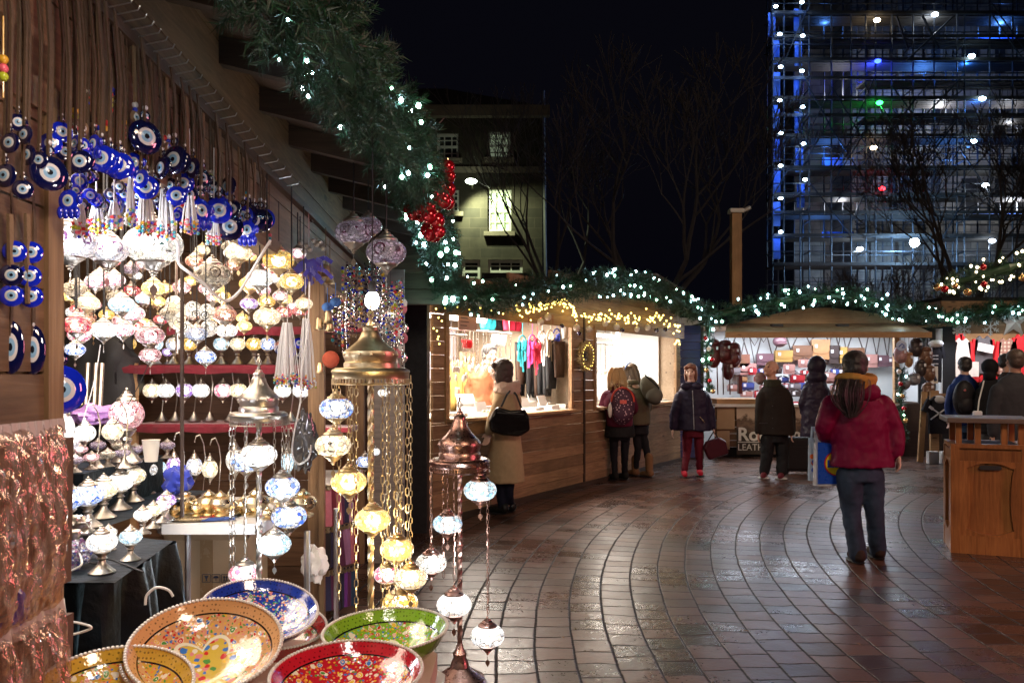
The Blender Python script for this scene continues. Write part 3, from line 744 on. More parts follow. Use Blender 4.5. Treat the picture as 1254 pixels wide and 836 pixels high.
# ---------------- mosaic lamps ----------------
def globe(name, cols, st, scale=9, grout=(.03, .025, .02), dots=None, edge=.045):
    t = NT(name); v = t.coord('Object')
    scale *= 3.0; st *= .62; vr = t.vor(v, scale*1.9); sp = t.n('SeparateColor'); t.l(vr.outputs['Color'], sp.inputs[0])
    k = len(cols); col = t.ramp(sp.outputs[0], [(i/k, c) for i, c in enumerate(cols)], 'CONSTANT')
    ed = t.vor(v, scale*1.9, 'DISTANCE_TO_EDGE')
    e = t.ramp(ed.outputs['Distance'], [(edge*.4, (0, 0, 0)), (edge*1.6, (1, 1, 1))])
    vary = t.m('MULTIPLY_ADD', sp.outputs[1], .7, .5)
    if dots:
        # rosettes: rings of small dark tiles around flower centres
        fl = t.vor(v, dots[1]*4.2, rnd=.3); d = fl.outputs['Distance']
        rg = t.m('ABSOLUTE', t.m('SUBTRACT', t.m('FRACT', t.m('MULTIPLY', d, 5)), .5))
        f = t.m('MULTIPLY', t.ramp(d, [(.40, (1, 1, 1)), (.45, (0, 0, 0))]), t.m('LESS_THAN', rg, .22))
        col = t.mix(f, col, c4(dots[0]))
    col = t.mix(e, c4(grout), col)
    t.l(col, t.b.inputs['Emission Color']); t.l(t.m('MULTIPLY', vary, st), t.b.inputs['Emission Strength'])
    t.l(t.mix(.5, col, c4((.4, .4, .4)), 'MULTIPLY'), t.b.inputs['Base Color']); t.b.inputs['Roughness'].default_value = .18
    t.bump(e, .25, .002)
    # some clear pieces let the bulb inside show through
    tr = t.n('BsdfTransparent'); tr.inputs[0].default_value = (.9, .9, .9, 1); mxs = t.n('MixShader'); fac = t.m('MULTIPLY', t.m('MULTIPLY', t.m('GREATER_THAN', sp.outputs[2], .30), e), CLEAR)
    t.put(mxs.inputs[0], fac); t.l(t.b.outputs[0], mxs.inputs[1]); t.l(tr.outputs[0], mxs.inputs[2]); t.l(mxs.outputs[0], t.out.inputs[0])
    return t.mat
CLEAR = .55
M['core_w'] = emit('lamp_bulb_white', (1, .93, .84), 8)
M['core_y'] = emit('lamp_bulb_warm', (1, .84, .55), 7)
M['core_off'] = plain('unlit_bulb', (.5, .48, .46), .4)
W_ = (1, .97, .93)
G = {
 'white': globe('white_mosaic', [W_, (1, .93, .82), (.85, .93, 1), (1, 1, 1)], 1.9),
 'cream': globe('cream_mosaic', [(1, .88, .66), (1, .80, .48), (1, .93, .8)], 1.6),
 'amber': globe('amber_mosaic', [(1, .62, .12), (1, .72, .24), (1, .82, .42), (1, .58, .10)], 1.5, 11),
 'yellow': globe('yellow_crackle', [(1, .74, .28), (1, .80, .40), (1, .86, .55), (1, .70, .22)], 1.6, 13, grout=(.6, .34, .05)),
 'blue': globe('blue_white_mosaic', [(.65, .8, 1), (.85, .92, 1), (.05, .16, .8), (1, 1, 1), (.25, .45, 1)], 1.6, 10),
 'ice': globe('ice_blue_mosaic', [(.6, .88, 1), (.85, .97, 1), (.35, .7, 1), (1, 1, 1)], 1.6, 10),
 'pink': globe('pink_mosaic', [(1, .62, .68), (1, .8, .8), (1, .5, .6)], .62, 9, dots=((.28, .01, .05), 3.0)),
 'rose': globe('rose_white_mosaic', [(1, .78, .8), (1, .92, .92), (.9, .2, .35), (1, 1, 1)], 1.5, 9),
 'red': globe('red_mosaic', [(.8, .05, .1), (1, .35, .3), (.9, .5, .55), (.6, .02, .08)], .8, 9),
 'purple': globe('violet_mosaic', [(.5, .3, .9), (.85, .7, 1), (1, .9, 1), (.3, .1, .6)], 1.3, 9),
 'lilac': globe('lilac_mosaic_faint_glow', [(.55, .45, .60), (.62, .55, .66), (.5, .4, .55)], .28, 12, dots=((.10, .02, .05), 2.6)),  # faint glow put into the colour though these lamps are off
 'rosette': globe('white_rosette_mosaic', [W_, (1, .96, .88), (.95, .97, 1)], .85, 12, dots=((.03, .06, .25), 2.4)),
 'greenrose': globe('white_green_rosette', [W_, (1, .98, .9), (.92, 1, .95)], .95, 12, dots=((.04, .10, .10), 2.2)),
 'rosy': globe('white_rosette_red_blue', [(.9, .92, 1), (1, .9, .9), (.8, .86, 1)], .75, 12, dots=((.12, .02, .16), 2.8)),
 'beige': globe('beige_pierced', [(.75, .66, .5), (.8, .72, .58), (.7, .6, .45)], .42, 10, dots=((.08, .05, .03), 2.6)),  # bulb is off here too, the glow sits in the colour
 'terra': globe('terracotta_mosaic', [(.7, .3, .2), (.8, .45, .35), (.6, .2, .15), (.85, .6, .5)], .5, 9),
 'bluegrey': globe('dusty_blue_mosaic', [(.4, .5, .75), (.5, .6, .85), (.45, .55, .8)], .6, 11, dots=((.9, .9, .95), 2.8)),
 'sun': globe('white_blue_sun_mosaic', [(.85, .9, 1), (1, 1, 1), (.6, .7, 1)], 1.1, 10, dots=((.9, .55, .05), 2.0)),
 'dotted': globe('white_black_dotted', [(1, .95, .85), (1, .98, .92)], 1.3, 9, dots=((.02, .02, .02), 4.5)),
}
# globe profile (unit radius 1 at equator)
GP = [(.40, -.70), (.60, -.62), (.82, -.46), (.96, -.22), (1.0, 0), (.96, .22), (.82, .46), (.60, .62), (.40, .70)]
CAP = [(.0, 1.62), (.05, 1.60), (.09, 1.52), (.05, 1.44), (.12, 1.38), (.2, 1.34), (.22, 1.22), (.30, 1.14), (.36, 1.06), (.36, .98), (.50, .88), (.56, .78), (.56, .66), (.48, .64)]
CUP = [(.48, -.64), (.56, -.66), (.54, -.76), (.42, -.86), (.30, -.98), (.24, -1.10), (.14, -1.16), (.16, -1.24), (.08, -1.32), (.10, -1.40), (.03, -1.48), (.0, -1.50)]
def drop(m, s=1.0, z=-1.5):
    m.tube([(0, 0, z*s), (0, 0, (z-.15)*s)], .02*s, 4)
    m.prism([(0, (z-.15)*s), (.12*s, (z-.3)*s), (.13*s, (z-.42)*s), (0, (z-.62)*s), (-.13*s, (z-.42)*s), (-.12*s, (z-.3)*s)], -.012*s, .012*s)
def chain(m, a, b, lw=.008, r=.0016):
    a, b = V(a), V(b); L = (b-a).length; n = max(2, int(L/(lw*2.2)))
    d = (b-a)/n
    for i in range(n):
        c = a+d*(i+.5); h = d.length*.62; x = V((1, 0, 0)) if i % 2 else V((0, 1, 0)); z = d.normalized()
        pts = [c+z*h*cos(2*pi*k/6)+x*lw*.5*sin(2*pi*k/6) for k in range(7)]
        m.tube(pts, r, 3, cap=False)
GP = [(a, z*.88) for a, z in GP]
CAP = [(a, -.09+.64+(z-.64)*.62) for a, z in CAP]; CUP = [(a, .09-.64+(z+.64)*.68) for a, z in CUP]
BASE_R = .1     # prototypes are built with a globe radius of 0.1 m
def proto_pendant():
    t = thing('pendant_lamp', 'x', 'lamp', (0, 0, -50))
    m = MB(); m.lathe(GP, n=24, sc=.1); m.build('globe', G['white'], t, smooth=True, local=True)
    m = MB(); m.ball((0, 0, 0), .045, sc=(1, 1, .9), n=12, k=8); m.build('bulb', M['core_w'], t, smooth=True, local=True)
    m = MB(); m.lathe(CAP, n=16, sc=.1); m.build('cap', M['silver'], t, smooth=True, local=True)
    m = MB(); m.lathe(CUP, n=16, sc=.1); drop(m, .1, -1.2); m.build('finial_cup', M['silver'], t, smooth=True, local=True)
    return t
PEND = proto_pendant()
def proto_table():
    t = thing('table_lamp', 'x', 'lamp', (0, 0, -50))   # origin at base, globe centre at z=.2
    zc = .21
    m = MB(); m.lathe([(0, 0), (.085, 0), (.088, .008), (.075, .018), (.045, .045), (.028, .065), (.022, .085), (.034, .10), (.024, .112), (.045, .13), (.056, .142), (.05, .15)], n=18); m.build('base', M['silver'], t, smooth=True, local=True)
    m = MB(); m.lathe(GP, (0, 0, zc), n=24, sc=.1); m.build('globe', G['white'], t, smooth=True, local=True)
    m = MB(); m.ball((0, 0, zc), .045, sc=(1, 1, .9), n=12, k=8); m.build('bulb', M['core_w'], t, smooth=True, local=True)
    m = MB(); m.lathe(CAP, (0, 0, zc), n=16, sc=.1); m.build('cap', M['silver'], t, smooth=True, local=True)
    return t
TAB = proto_table()
def proto_swan():
    t = thing('swan_neck_lamp', 'x', 'lamp', (0, 0, -50))   # origin at base; globe hangs in front (-y) at z=.30
    m = MB(); m.lathe([(0, 0), (.075, 0), (.08, .01), (.06, .022), (.035, .05), (.018, .075), (.012, .09), (0, .09)], n=16); m.build('base', M['silver'], t, smooth=True, local=True)
    m = MB(); pts = [(0, 0, .08), (.02, 0, .2), (.035, 0, .34), (.02, -.02, .44), (-.02, -.04, .50), (-.06, -.06, .49), (-.08, -.07, .45)]
    m.tube(pts, .007, 6); m.build('arm', M['silver'], t, smooth=True, local=True)
    c = (-.08, -.07, .28)
    m = MB(); m.lathe(GP, c, n=24, sc=.1); m.build('globe', G['white'], t, smooth=True, local=True)
    m = MB(); m.ball((c[0], c[1], c[2]), .045, sc=(1, 1, .9), n=12, k=8); m.build('bulb', M['core_w'], t, smooth=True, local=True)
    m = MB(); m.lathe(CAP, c, n=16, sc=.1); m.build('cap', M['silver'], t, smooth=True, local=True)
    m = MB(); m.lathe(CUP, c, n=16, sc=.1); m.build('finial_cup', M['silver'], t, smooth=True, local=True)
    return t
SWAN = proto_swan()
CEILZ = 2.24
def CORE(g): return M['core_off'] if g in ('lilac', 'beige') else (M['core_y'] if g in ('amber', 'yellow', 'cream', 'terra', 'red') else M['core_w'])
DESC = {'white': 'white', 'cream': 'cream', 'amber': 'amber', 'yellow': 'yellow', 'blue': 'blue and white', 'ice': 'icy blue', 'pink': 'pink rosette', 'rose': 'rose and white', 'red': 'red diamond', 'purple': 'violet',
        'lilac': 'unlit lilac', 'rosette': 'navy-rosetted white', 'greenrose': 'green-rosetted white', 'rosy': 'red and blue dotted', 'beige': 'beige pierced', 'terra': 'terracotta', 'bluegrey': 'dusty blue', 'sun': 'white and blue sun-patterned', 'dotted': 'black-dotted white'}
def pend(px, py, w, Y, g, label, metal='silver', ceil=CEILZ, grp='hanging mosaic lamps in the lamp stall'):
    r = w/2*Y/F; s = r/BASE_R; p = P(px, py, Y)
    o = dup(PEND, p, random.uniform(0, 6), s, label, grp, {'globe': G[g], 'cap': M[metal], 'finial_cup': M[metal], 'bulb': CORE(g)})
    z0 = .12; z1 = (ceil-p.z)/s
    if z1 > z0:
        m = MB(); m.tube([(0, 0, z0), (0, 0, z1)], .004/s**.5, 5)
        c = m.build('cord', M['black'], o, local=True)
    return o
# hanging inside the stall: px, py, width px, depth, globe, label
HANG = [
 (86, 297, 62, 2.35, 'rosy', 'big diamond-tiled white hanging globe partly behind the near post'),
 (131, 306, 50, 2.65, 'rosy', 'red and blue dotted hanging globe left of the largest rosette globe'),
 (188, 300, 70, 2.75, 'greenrose', 'largest hanging globe, white with green and navy rosettes'),
 (260, 337, 44, 3.2, 'beige', 'beige pierced hanging globe under the white looping cable'),
 (292, 309, 32, 3.4, 'cream', 'cream lit hanging globe just under the blue eye charms'),
 (318, 341, 33, 3.3, 'white', 'white hanging globe in front of the looping cable, right of the beige one'),
 (341, 319, 38, 3.6, 'amber', 'large amber hanging globe highest beside the fascia'),
 (357, 345, 30, 3.3, 'amber', 'amber hanging globe below the highest amber one'),
 (306, 348, 26, 3.7, 'amber', 'small amber hanging globe behind a white one near the cable'),
 (327, 388, 33, 3.1, 'cream', 'cream hanging globe with yellow rim in front of the top red shelf'),
 (276, 386, 26, 3.4, 'terra', 'terracotta unlit hanging globe under the cable loop'),
 (278, 405, 25, 3.5, 'white', 'white hanging globe directly under the terracotta one'),
 (241, 409, 26, 3.2, 'bluegrey', 'dusty blue hanging globe with white petals above the middle shelf'),
 (252, 437, 25, 3.1, 'blue', 'bright blue-white hanging globe in front of the middle red shelf'),
 (188, 353, 28, 3.0, 'yellow', 'plain yellow hanging globe below the largest rosette globe'),
 (117, 345, 26, 3.3, 'rose', 'rose-white hanging globe, left of a touching pair'),
 (140, 343, 26, 3.2, 'rose', 'rose-white hanging globe, right of a touching pair'),
 (108, 371, 27, 3.0, 'cream', 'cream orange hanging globe below the rose-white pair'),
 (149, 373, 31, 3.0, 'ice', 'icy blue hanging globe left of centre under the yellow one'),
 (163, 384, 28, 3.3, 'rose', 'pale rose hanging globe partly behind the icy blue one'),
 (94, 398, 34, 2.6, 'red', 'red zigzag hanging globe beside the near post'),
 (97, 410, 27, 3.0, 'rose', 'pinkish white hanging globe tucked under the red zigzag one'),
 (127, 404, 31, 2.9, 'white', 'bright white flecked hanging globe right of the red zigzag one'),
 (151, 404, 26, 3.1, 'rose', 'red-flowered white hanging globe right of the white flecked one'),
 (92, 428, 24, 2.9, 'blue', 'white and blue square-patterned hanging globe lowest by the near post'),
 (184, 411, 34, 3.0, 'pink', 'pink rosette hanging globe left of the dusty blue one'),
 (184, 435, 26, 3.0, 'pink', 'small pink rosette hanging globe below the larger pink one'),
 (175, 366, 18, 3.7, 'ice', 'small icy globe hanging between yellow and icy blue ones'),
 (208, 384, 24, 3.3, 'beige', 'smoky beige hanging globe beside the white shell lamp'),
 (305, 372, 22, 3.7, 'purple', 'dim violet hanging globe behind the cable loop'),
 (348, 366, 20, 3.8, 'yellow', 'small bright yellow globe hanging by the stall post'),
 (372, 372, 22, 3.7, 'cream', 'small cream globe hanging against the stall post'),
 (94, 355, 30, 3.4, 'beige', 'smoky unlit globe hanging in the shade of the near post'),
 (222, 352, 22, 3.9, 'pink', 'pale pink globe hanging far back above the shell lamp'),
 (318, 300, 20, 3.9, 'purple', 'small violet globe hanging far back by the charms'),
 (238, 320, 22, 3.9, 'terra', 'reddish globe hanging far back behind the beige pierced one'),
 (160, 330, 20, 3.9, 'lilac', 'dim lilac globe hanging far back left of the largest globe'),
]
rng = random.Random(77)
for k in range(66):
    HANG.append((rng.uniform(80, 372), rng.uniform(300, 405), rng.uniform(15, 22), rng.uniform(3.7, 4.3), rng.choice(['cream', 'amber', 'amber', 'rose', 'white', 'beige', 'terra', 'yellow', 'red', 'pink']), 'small globe hanging deep in the stall behind the front rows of lamps'))
deep = []
for a in HANG:
    o = pend(*a, metal='brass' if a[4] in ('amber', 'yellow', 'cream') else 'silver')
    if a[5].startswith('small globe hanging deep'): o['group'] = 'small globes deep in the stall'; deep.append((a[0], a[4], o))
deep.sort(key=lambda d: d[0])
for i, (x_, g_, o) in enumerate(deep): o['label'] = 'small %s globe deep in the stall, %s from the left' % (DESC[g_], nth(i+1))
# two lamps hanging outside under the eaves and their chains
pend(433, 285, 46, 3.9, 'lilac', 'white flowered unlit globe hanging under the eaves above the gold lamp', ceil=2.5, grp='unlit lamps under the eaves')
pend(451, 277, 34, 4.3, 'lilac', 'rosetted lilac globe hanging behind another under the eaves', ceil=2.5, grp='unlit lamps under the eaves')
pend(473, 309, 50, 3.8, 'lilac', 'pink diamond-patterned unlit globe hanging lowest under the eaves', ceil=2.5, grp='unlit lamps under the eaves')
# flower-wheel lamps (arms with small rosettes)
def wheel_lamp():
    c = P(216, 405, 3.5); t = thing('flower_wheel_lamp', 'cluster lamp of white wheel-shaped rosette shades on curled arms', 'lamp', c)
    m = MB(); m.tube([c+V((0, 0, .35)), c-V((0, 0, .1))], .006); m.tube([c+V((0, 0, .35)), (c.x, c.y, 2.24)], .003); m.build('stem', M['silver'], t)
    for px, py in ((236, 379), (253, 382), (226, 403), (256, 402), (213, 372)):
        p = P(px, py, 3.42); m = MB(); m.lathe([(0, .02), (.02, .018), (.034, .008), (.036, 0), (.034, -.008), (0, -.01)], n=16, M=Matrix.Translation(p) @ Matrix.Rotation(R(80), 4, 'X'))
        m.build('shade', G['dotted'], t, smooth=True)
        m = MB(); m.tube([c, (c+p)/2-V((0, 0, .03)), p+V((0, .01, 0))], .004, 5); m.build('arm', M['silver'], t)
wheel_lamp()
p = P(216, 384, 3.3); m = MB()
for i in range(1):
    pts = [(cos(a)*.045*(1-.35*(a/5.5)), sin(a)*.06*(1+.2*a/5.5)) for a in [k*.35 for k in range(16)]]
    m.ball(p, .045, n=16, k=12, sc=(.9, .5, 1.45))
tag(m.build('shell_lamp', G['cream'], origin=p, smooth=True), 'glowing upright cream shell-shaped lamp among the hanging globes', 'lamp')

def tabl(px, py, w, Y, g, label, zb=None, grp='lit table lamps on the black velvet table', metal='silver', proto=None, rz=0):
    """px,py = globe centre"""
    r = w/2*Y/F; s = r/BASE_R; c = P(px, py, Y)
    proto = proto or TAB
    off = V((0, 0, .21*s)) if proto is TAB else Matrix.Rotation(rz, 3, 'Z') @ V((-.08, -.07, .28))*s
    b = c-off
    sc = s
    if zb is not None:
        H = c.z-zb; k = H/((.21 if proto is TAB else .28)); sc = (s, s, max(k, s*.75)) if proto is TAB else s
        b.z = zb
        if proto is SWAN: sc = (s, s, H/.28)
    o = dup(proto, b, rz, sc, label, grp, {'globe': G[g], 'cap': M[metal], 'base': M[metal], 'arm': M[metal], 'finial_cup': M[metal], 'bulb': CORE(g)})
    return o
# shelves (z tops): shelf row 2 (446) and row 3 (518), top shelf 399
S1, S2, S3 = [P(0, q, 4.45).z+.0 for q in (399, 446, 518)]
for k, (px, g, lab) in enumerate(((157, 'amber', 'yellow-orange table lamp at the left end of the middle red shelf'), (190, 'ice', 'icy lit table lamp behind pink globe on the middle red shelf'), (213, 'sun', 'sun-patterned blue and white table lamp on the middle red shelf'),
        (232, 'amber', 'amber table lamp right of the sun-patterned one on the middle shelf'), (271, 'ice', 'pale turquoise table lamp on the middle red shelf'), (291, 'cream', 'cream table lamp at the centre of the middle red shelf'),
        (311, 'amber', 'glowing orange-yellow table lamp on the middle red shelf, right half'), (328, 'blue', 'blue-petalled white table lamp on the middle red shelf'), (345, 'terra', 'orange table lamp at the right end of the middle red shelf'), (205, 'purple', 'small violet table lamp low behind the sun-patterned one'))):
    tabl(px, 421+(3 if px == 345 else 0)+(10 if px == 205 else 0), 19 if px != 205 else 13, 4.62 if px != 205 else 4.7, g, lab, zb=S2, grp='table lamps on the middle red shelf')
for px, g, lab in ((186, 'cream', 'leftmost bright cream globe lamp on the lowest red shelf'), (203, 'white', 'white globe lamp second from left on the lowest red shelf'), (226, 'purple', 'violet-tinted globe lamp by the steel pole on the lowest red shelf'),
        (246, 'white', 'white eye-patterned globe lamp on the lowest red shelf'), (273, 'rose', 'rose-patterned globe lamp at the middle of the lowest red shelf'), (292, 'cream', 'cream globe lamp left of the silver dome, lowest red shelf'),
        (346, 'white', 'white globe lamp right of the silver dome, lowest red shelf'), (369, 'white', 'rightmost white globe lamp beside the post, lowest red shelf')):
    tabl(px, 478, 21, 4.55, g, lab, zb=S3, grp='swan-neck lamps on the lowest red shelf', proto=SWAN, rz=random.uniform(-.3, .3))
# velvet table with its lamps
TZ = .92
def velvet_table():
    t = thing('velvet_table', 'table draped with black crushed velvet under rows of lit lamps', 'table', (-1.9, 2.7, 0))
    # front-right top corner
    c0 = P(75, 700, 2.25); cA = V((-1.265, 2.28, TZ-.1)); cB = V((-1.30, 3.25, TZ-.1)); 
    m = MB(); n = 70
    per = [(-2.6, 2.2), (-1.07, 2.2), (-1.14, 2.75), (-1.52, 2.9)]
    pts = []; 
    for i in range(3):
        a, b = V(per[i]), V(per[i+1]); k = int((b-a).length/.018)
        for j in range(k): pts.append(a+(b-a)*j/k)
    pts.append(V(per[3])); vs = []; fs = []; rows = 14
    for i, p in enumerate(pts):
        s_ = i*.018
        for r_ in range(rows+1):
            q = r_/rows; am = .016+.075*q**.6
            d = am*(sin(s_*26+1.5*sin(s_*5.1))*.8+.45*sin(s_*57+q*3))+.03*q
            out = V((1, 0)) if p.x > -1.55 and p.y > 2.21 else V((0, -1))
            if abs(p.x+1.07) < .07 and p.y < 2.26: out = V((.7, -.7))
            z = (TZ-.02)*(1-q)+.02
            if r_ == 0: z = TZ-.001
            vs.append((p.x+out.x*d, p.y+out.y*d, z+.006*sin(s_*50)*q))
    for i in range(len(pts)-1):
        for r_ in range(rows): a = i*(rows+1)+r_; fs.append((a, a+1, a+rows+2, a+rows+1))
    m.add(vs, fs)
    m.add([(-2.6, 2.2, TZ-.001), (-1.07, 2.2, TZ-.001), (-1.14, 2.75, TZ-.001), (-1.5, 2.9, TZ-.001), (-1.45, 3.95, TZ-.001), (-2.6, 3.95, TZ-.001)], [(0, 1, 2, 3, 4, 5)])
    m.build('velvet_cloth', M['velvet'], t, smooth=True)
    # stepped riser under the cloth for the back rows
    m = MB(); m.bx(-2.7, -1.68, 3.2, 3.93, TZ-.0, TZ+.17); m.build('riser', M['velvet'], t)
    m = MB(); m.bx(-2.5, -1.2, 2.4, 2.7, 0, TZ-.03); m.build('table_frame', M['black'], t)
def velvet():
    t = NT('crushed_velvet'); v = t.coord(); n1 = t.noise(v, 6, 5, .6, .3)
    col = t.ramp(n1, [(.45, (.0015, .002, .003)), (.65, (.004, .008, .013)), (.8, (.012, .034, .055))]); t.l(col, t.b.inputs['Base Color'])
    t.b.inputs['Sheen Weight'].default_value = .22; t.b.inputs['Sheen Roughness'].default_value = .35; t.b.inputs['Sheen Tint'].default_value = (.25, .45, .6, 1)
    t.b.inputs['Specular IOR Level'].default_value = .12; t.b.inputs['Roughness'].default_value = .6; t.bump(t.noise(v, 9, 5, .55, .2), .5, .03); return t.mat
M['velvet'] = velvet()
velvet_table()
TL = [ # near front row
 (125, 663, 36, 2.32, 'white', 'white globe table lamp at the front corner of the velvet table', TZ-.08),
 (160, 657, 27, 2.62, 'ice', 'icy blue globe table lamp second at the front of the velvet table', TZ-.08),
 (133, 652, 20, 2.75, 'dotted', 'small globe lamp just behind the front white lamp', TZ-.08),
 (82, 610, 40, 2.35, 'blue', 'blue-speckled globe lamp nearest the post in the glowing row', TZ-.0),
 (108, 605, 38, 2.55, 'blue', 'violet-blue speckled globe lamp second from the post in the glowing row', TZ+.0),
 (127, 598, 34, 2.72, 'cream', 'orange wave-patterned globe lamp in the glowing row', TZ+.0),
 (147, 590, 32, 2.9, 'white', 'white globe lamp fourth in the glowing row', TZ+.02),
 (163, 582, 30, 3.08, 'cream', 'cream globe lamp fifth in the glowing row', TZ+.03),
 (178, 575, 28, 3.25, 'white', 'bright white globe lamp sixth in the glowing row', TZ+.04),
 (190, 572, 26, 3.45, 'ice', 'pale blue globe lamp at the far end of the glowing row', TZ+.04),
 (175, 630, 22, 2.85, 'white', 'white globe lamp at the start of the short lower row', TZ-.08),
 (188, 624, 21, 3.0, 'cream', 'cream globe lamp in the short lower row', TZ-.08),
 (199, 618, 20, 3.15, 'rose', 'rose-tinted globe lamp ending the short lower row', TZ-.08),
 (204, 612, 23, 3.25, 'purple', 'violet-petalled globe lamp beside the gilt tray', TZ-.06),
 (78, 528, 26, 2.8, 'white', 'white globe lamp at the back beside the hanging bag', TZ+.16),
 (104, 530, 25, 3.0, 'white', 'white swan-neck globe lamp at the back of the velvet table', TZ+.16),
 (138, 528, 25, 3.1, 'cream', 'yellow-rimmed cream swan-neck lamp at the back of the velvet table', TZ+.16),
 (86, 540, 22, 3.3, 'rosy', 'dim dotted globe lamp low at the back by the bag', TZ+.1),
]
for px, py, w, Y, g, lab, zb in TL:
    if px in (104, 138): tabl(px, py, w, 3.35, g, lab, zb=TZ+.17, proto=SWAN)
    elif zb < TZ+.09: tabl(px, py, w, 560/(py+1.05*w-458), g, lab, zb=TZ)
    else: tabl(px, py, w, Y, g, lab, zb=TZ+.17)
# dim unlit lamps with metal caps between the rows
rng = random.Random(9)
UN = [(92, 568, 3.05), (112, 562, 3.2), (132, 556, 3.3), (150, 560, 3.35), (166, 552, 3.5), (182, 548, 3.6), (146, 545, 3.7), (205, 545, 3.9), (120, 545, 3.6), (98, 550, 3.5)]
dims = []
for k, (px, py, Y) in enumerate(UN):
    dims += [0]; dims[-1] = tabl(px, py, 19, max(3.25, min(3.8, Y+.15)), ['lilac', 'pink', 'beige', 'lilac'][k % 4], 'dim unlit metal-capped lamp crowded behind the glowing row', zb=TZ+.17, grp='dim unlit lamps behind the glowing row')
number_off(dims, 'dim unlit metal-capped lamp behind the glowing row, %s from the left')
tabl(155, 507, 41, 3.6, 'pink', 'large pink globe lamp with pointed silver cap behind the velvet table', zb=TZ+.17, grp='big lamps')
# small lamps on and behind the white table
for px, py, w, Y, g, lab, pr in ((213, 571, 18, 4.1, 'purple', 'small violet swan-neck lamp behind the paper cup', SWAN), (238, 571, 19, 4.2, 'sun', 'small orange and blue lamp behind the gilt trays', SWAN), (257, 574, 19, 4.15, 'cream', 'small cream dotted lamp behind the gilt trays', SWAN),
        (288, 563, 22, 4.1, 'dotted', 'white and blue flowered lamp behind the silver chain lamp', SWAN), (352, 566, 15, 4.2, 'ice', 'tiny pale lamp behind the white table near the post', SWAN)):
    tabl(px, py, w, Y, g, lab, zb=.80, grp='small lamps behind the gilt trays', proto=pr)

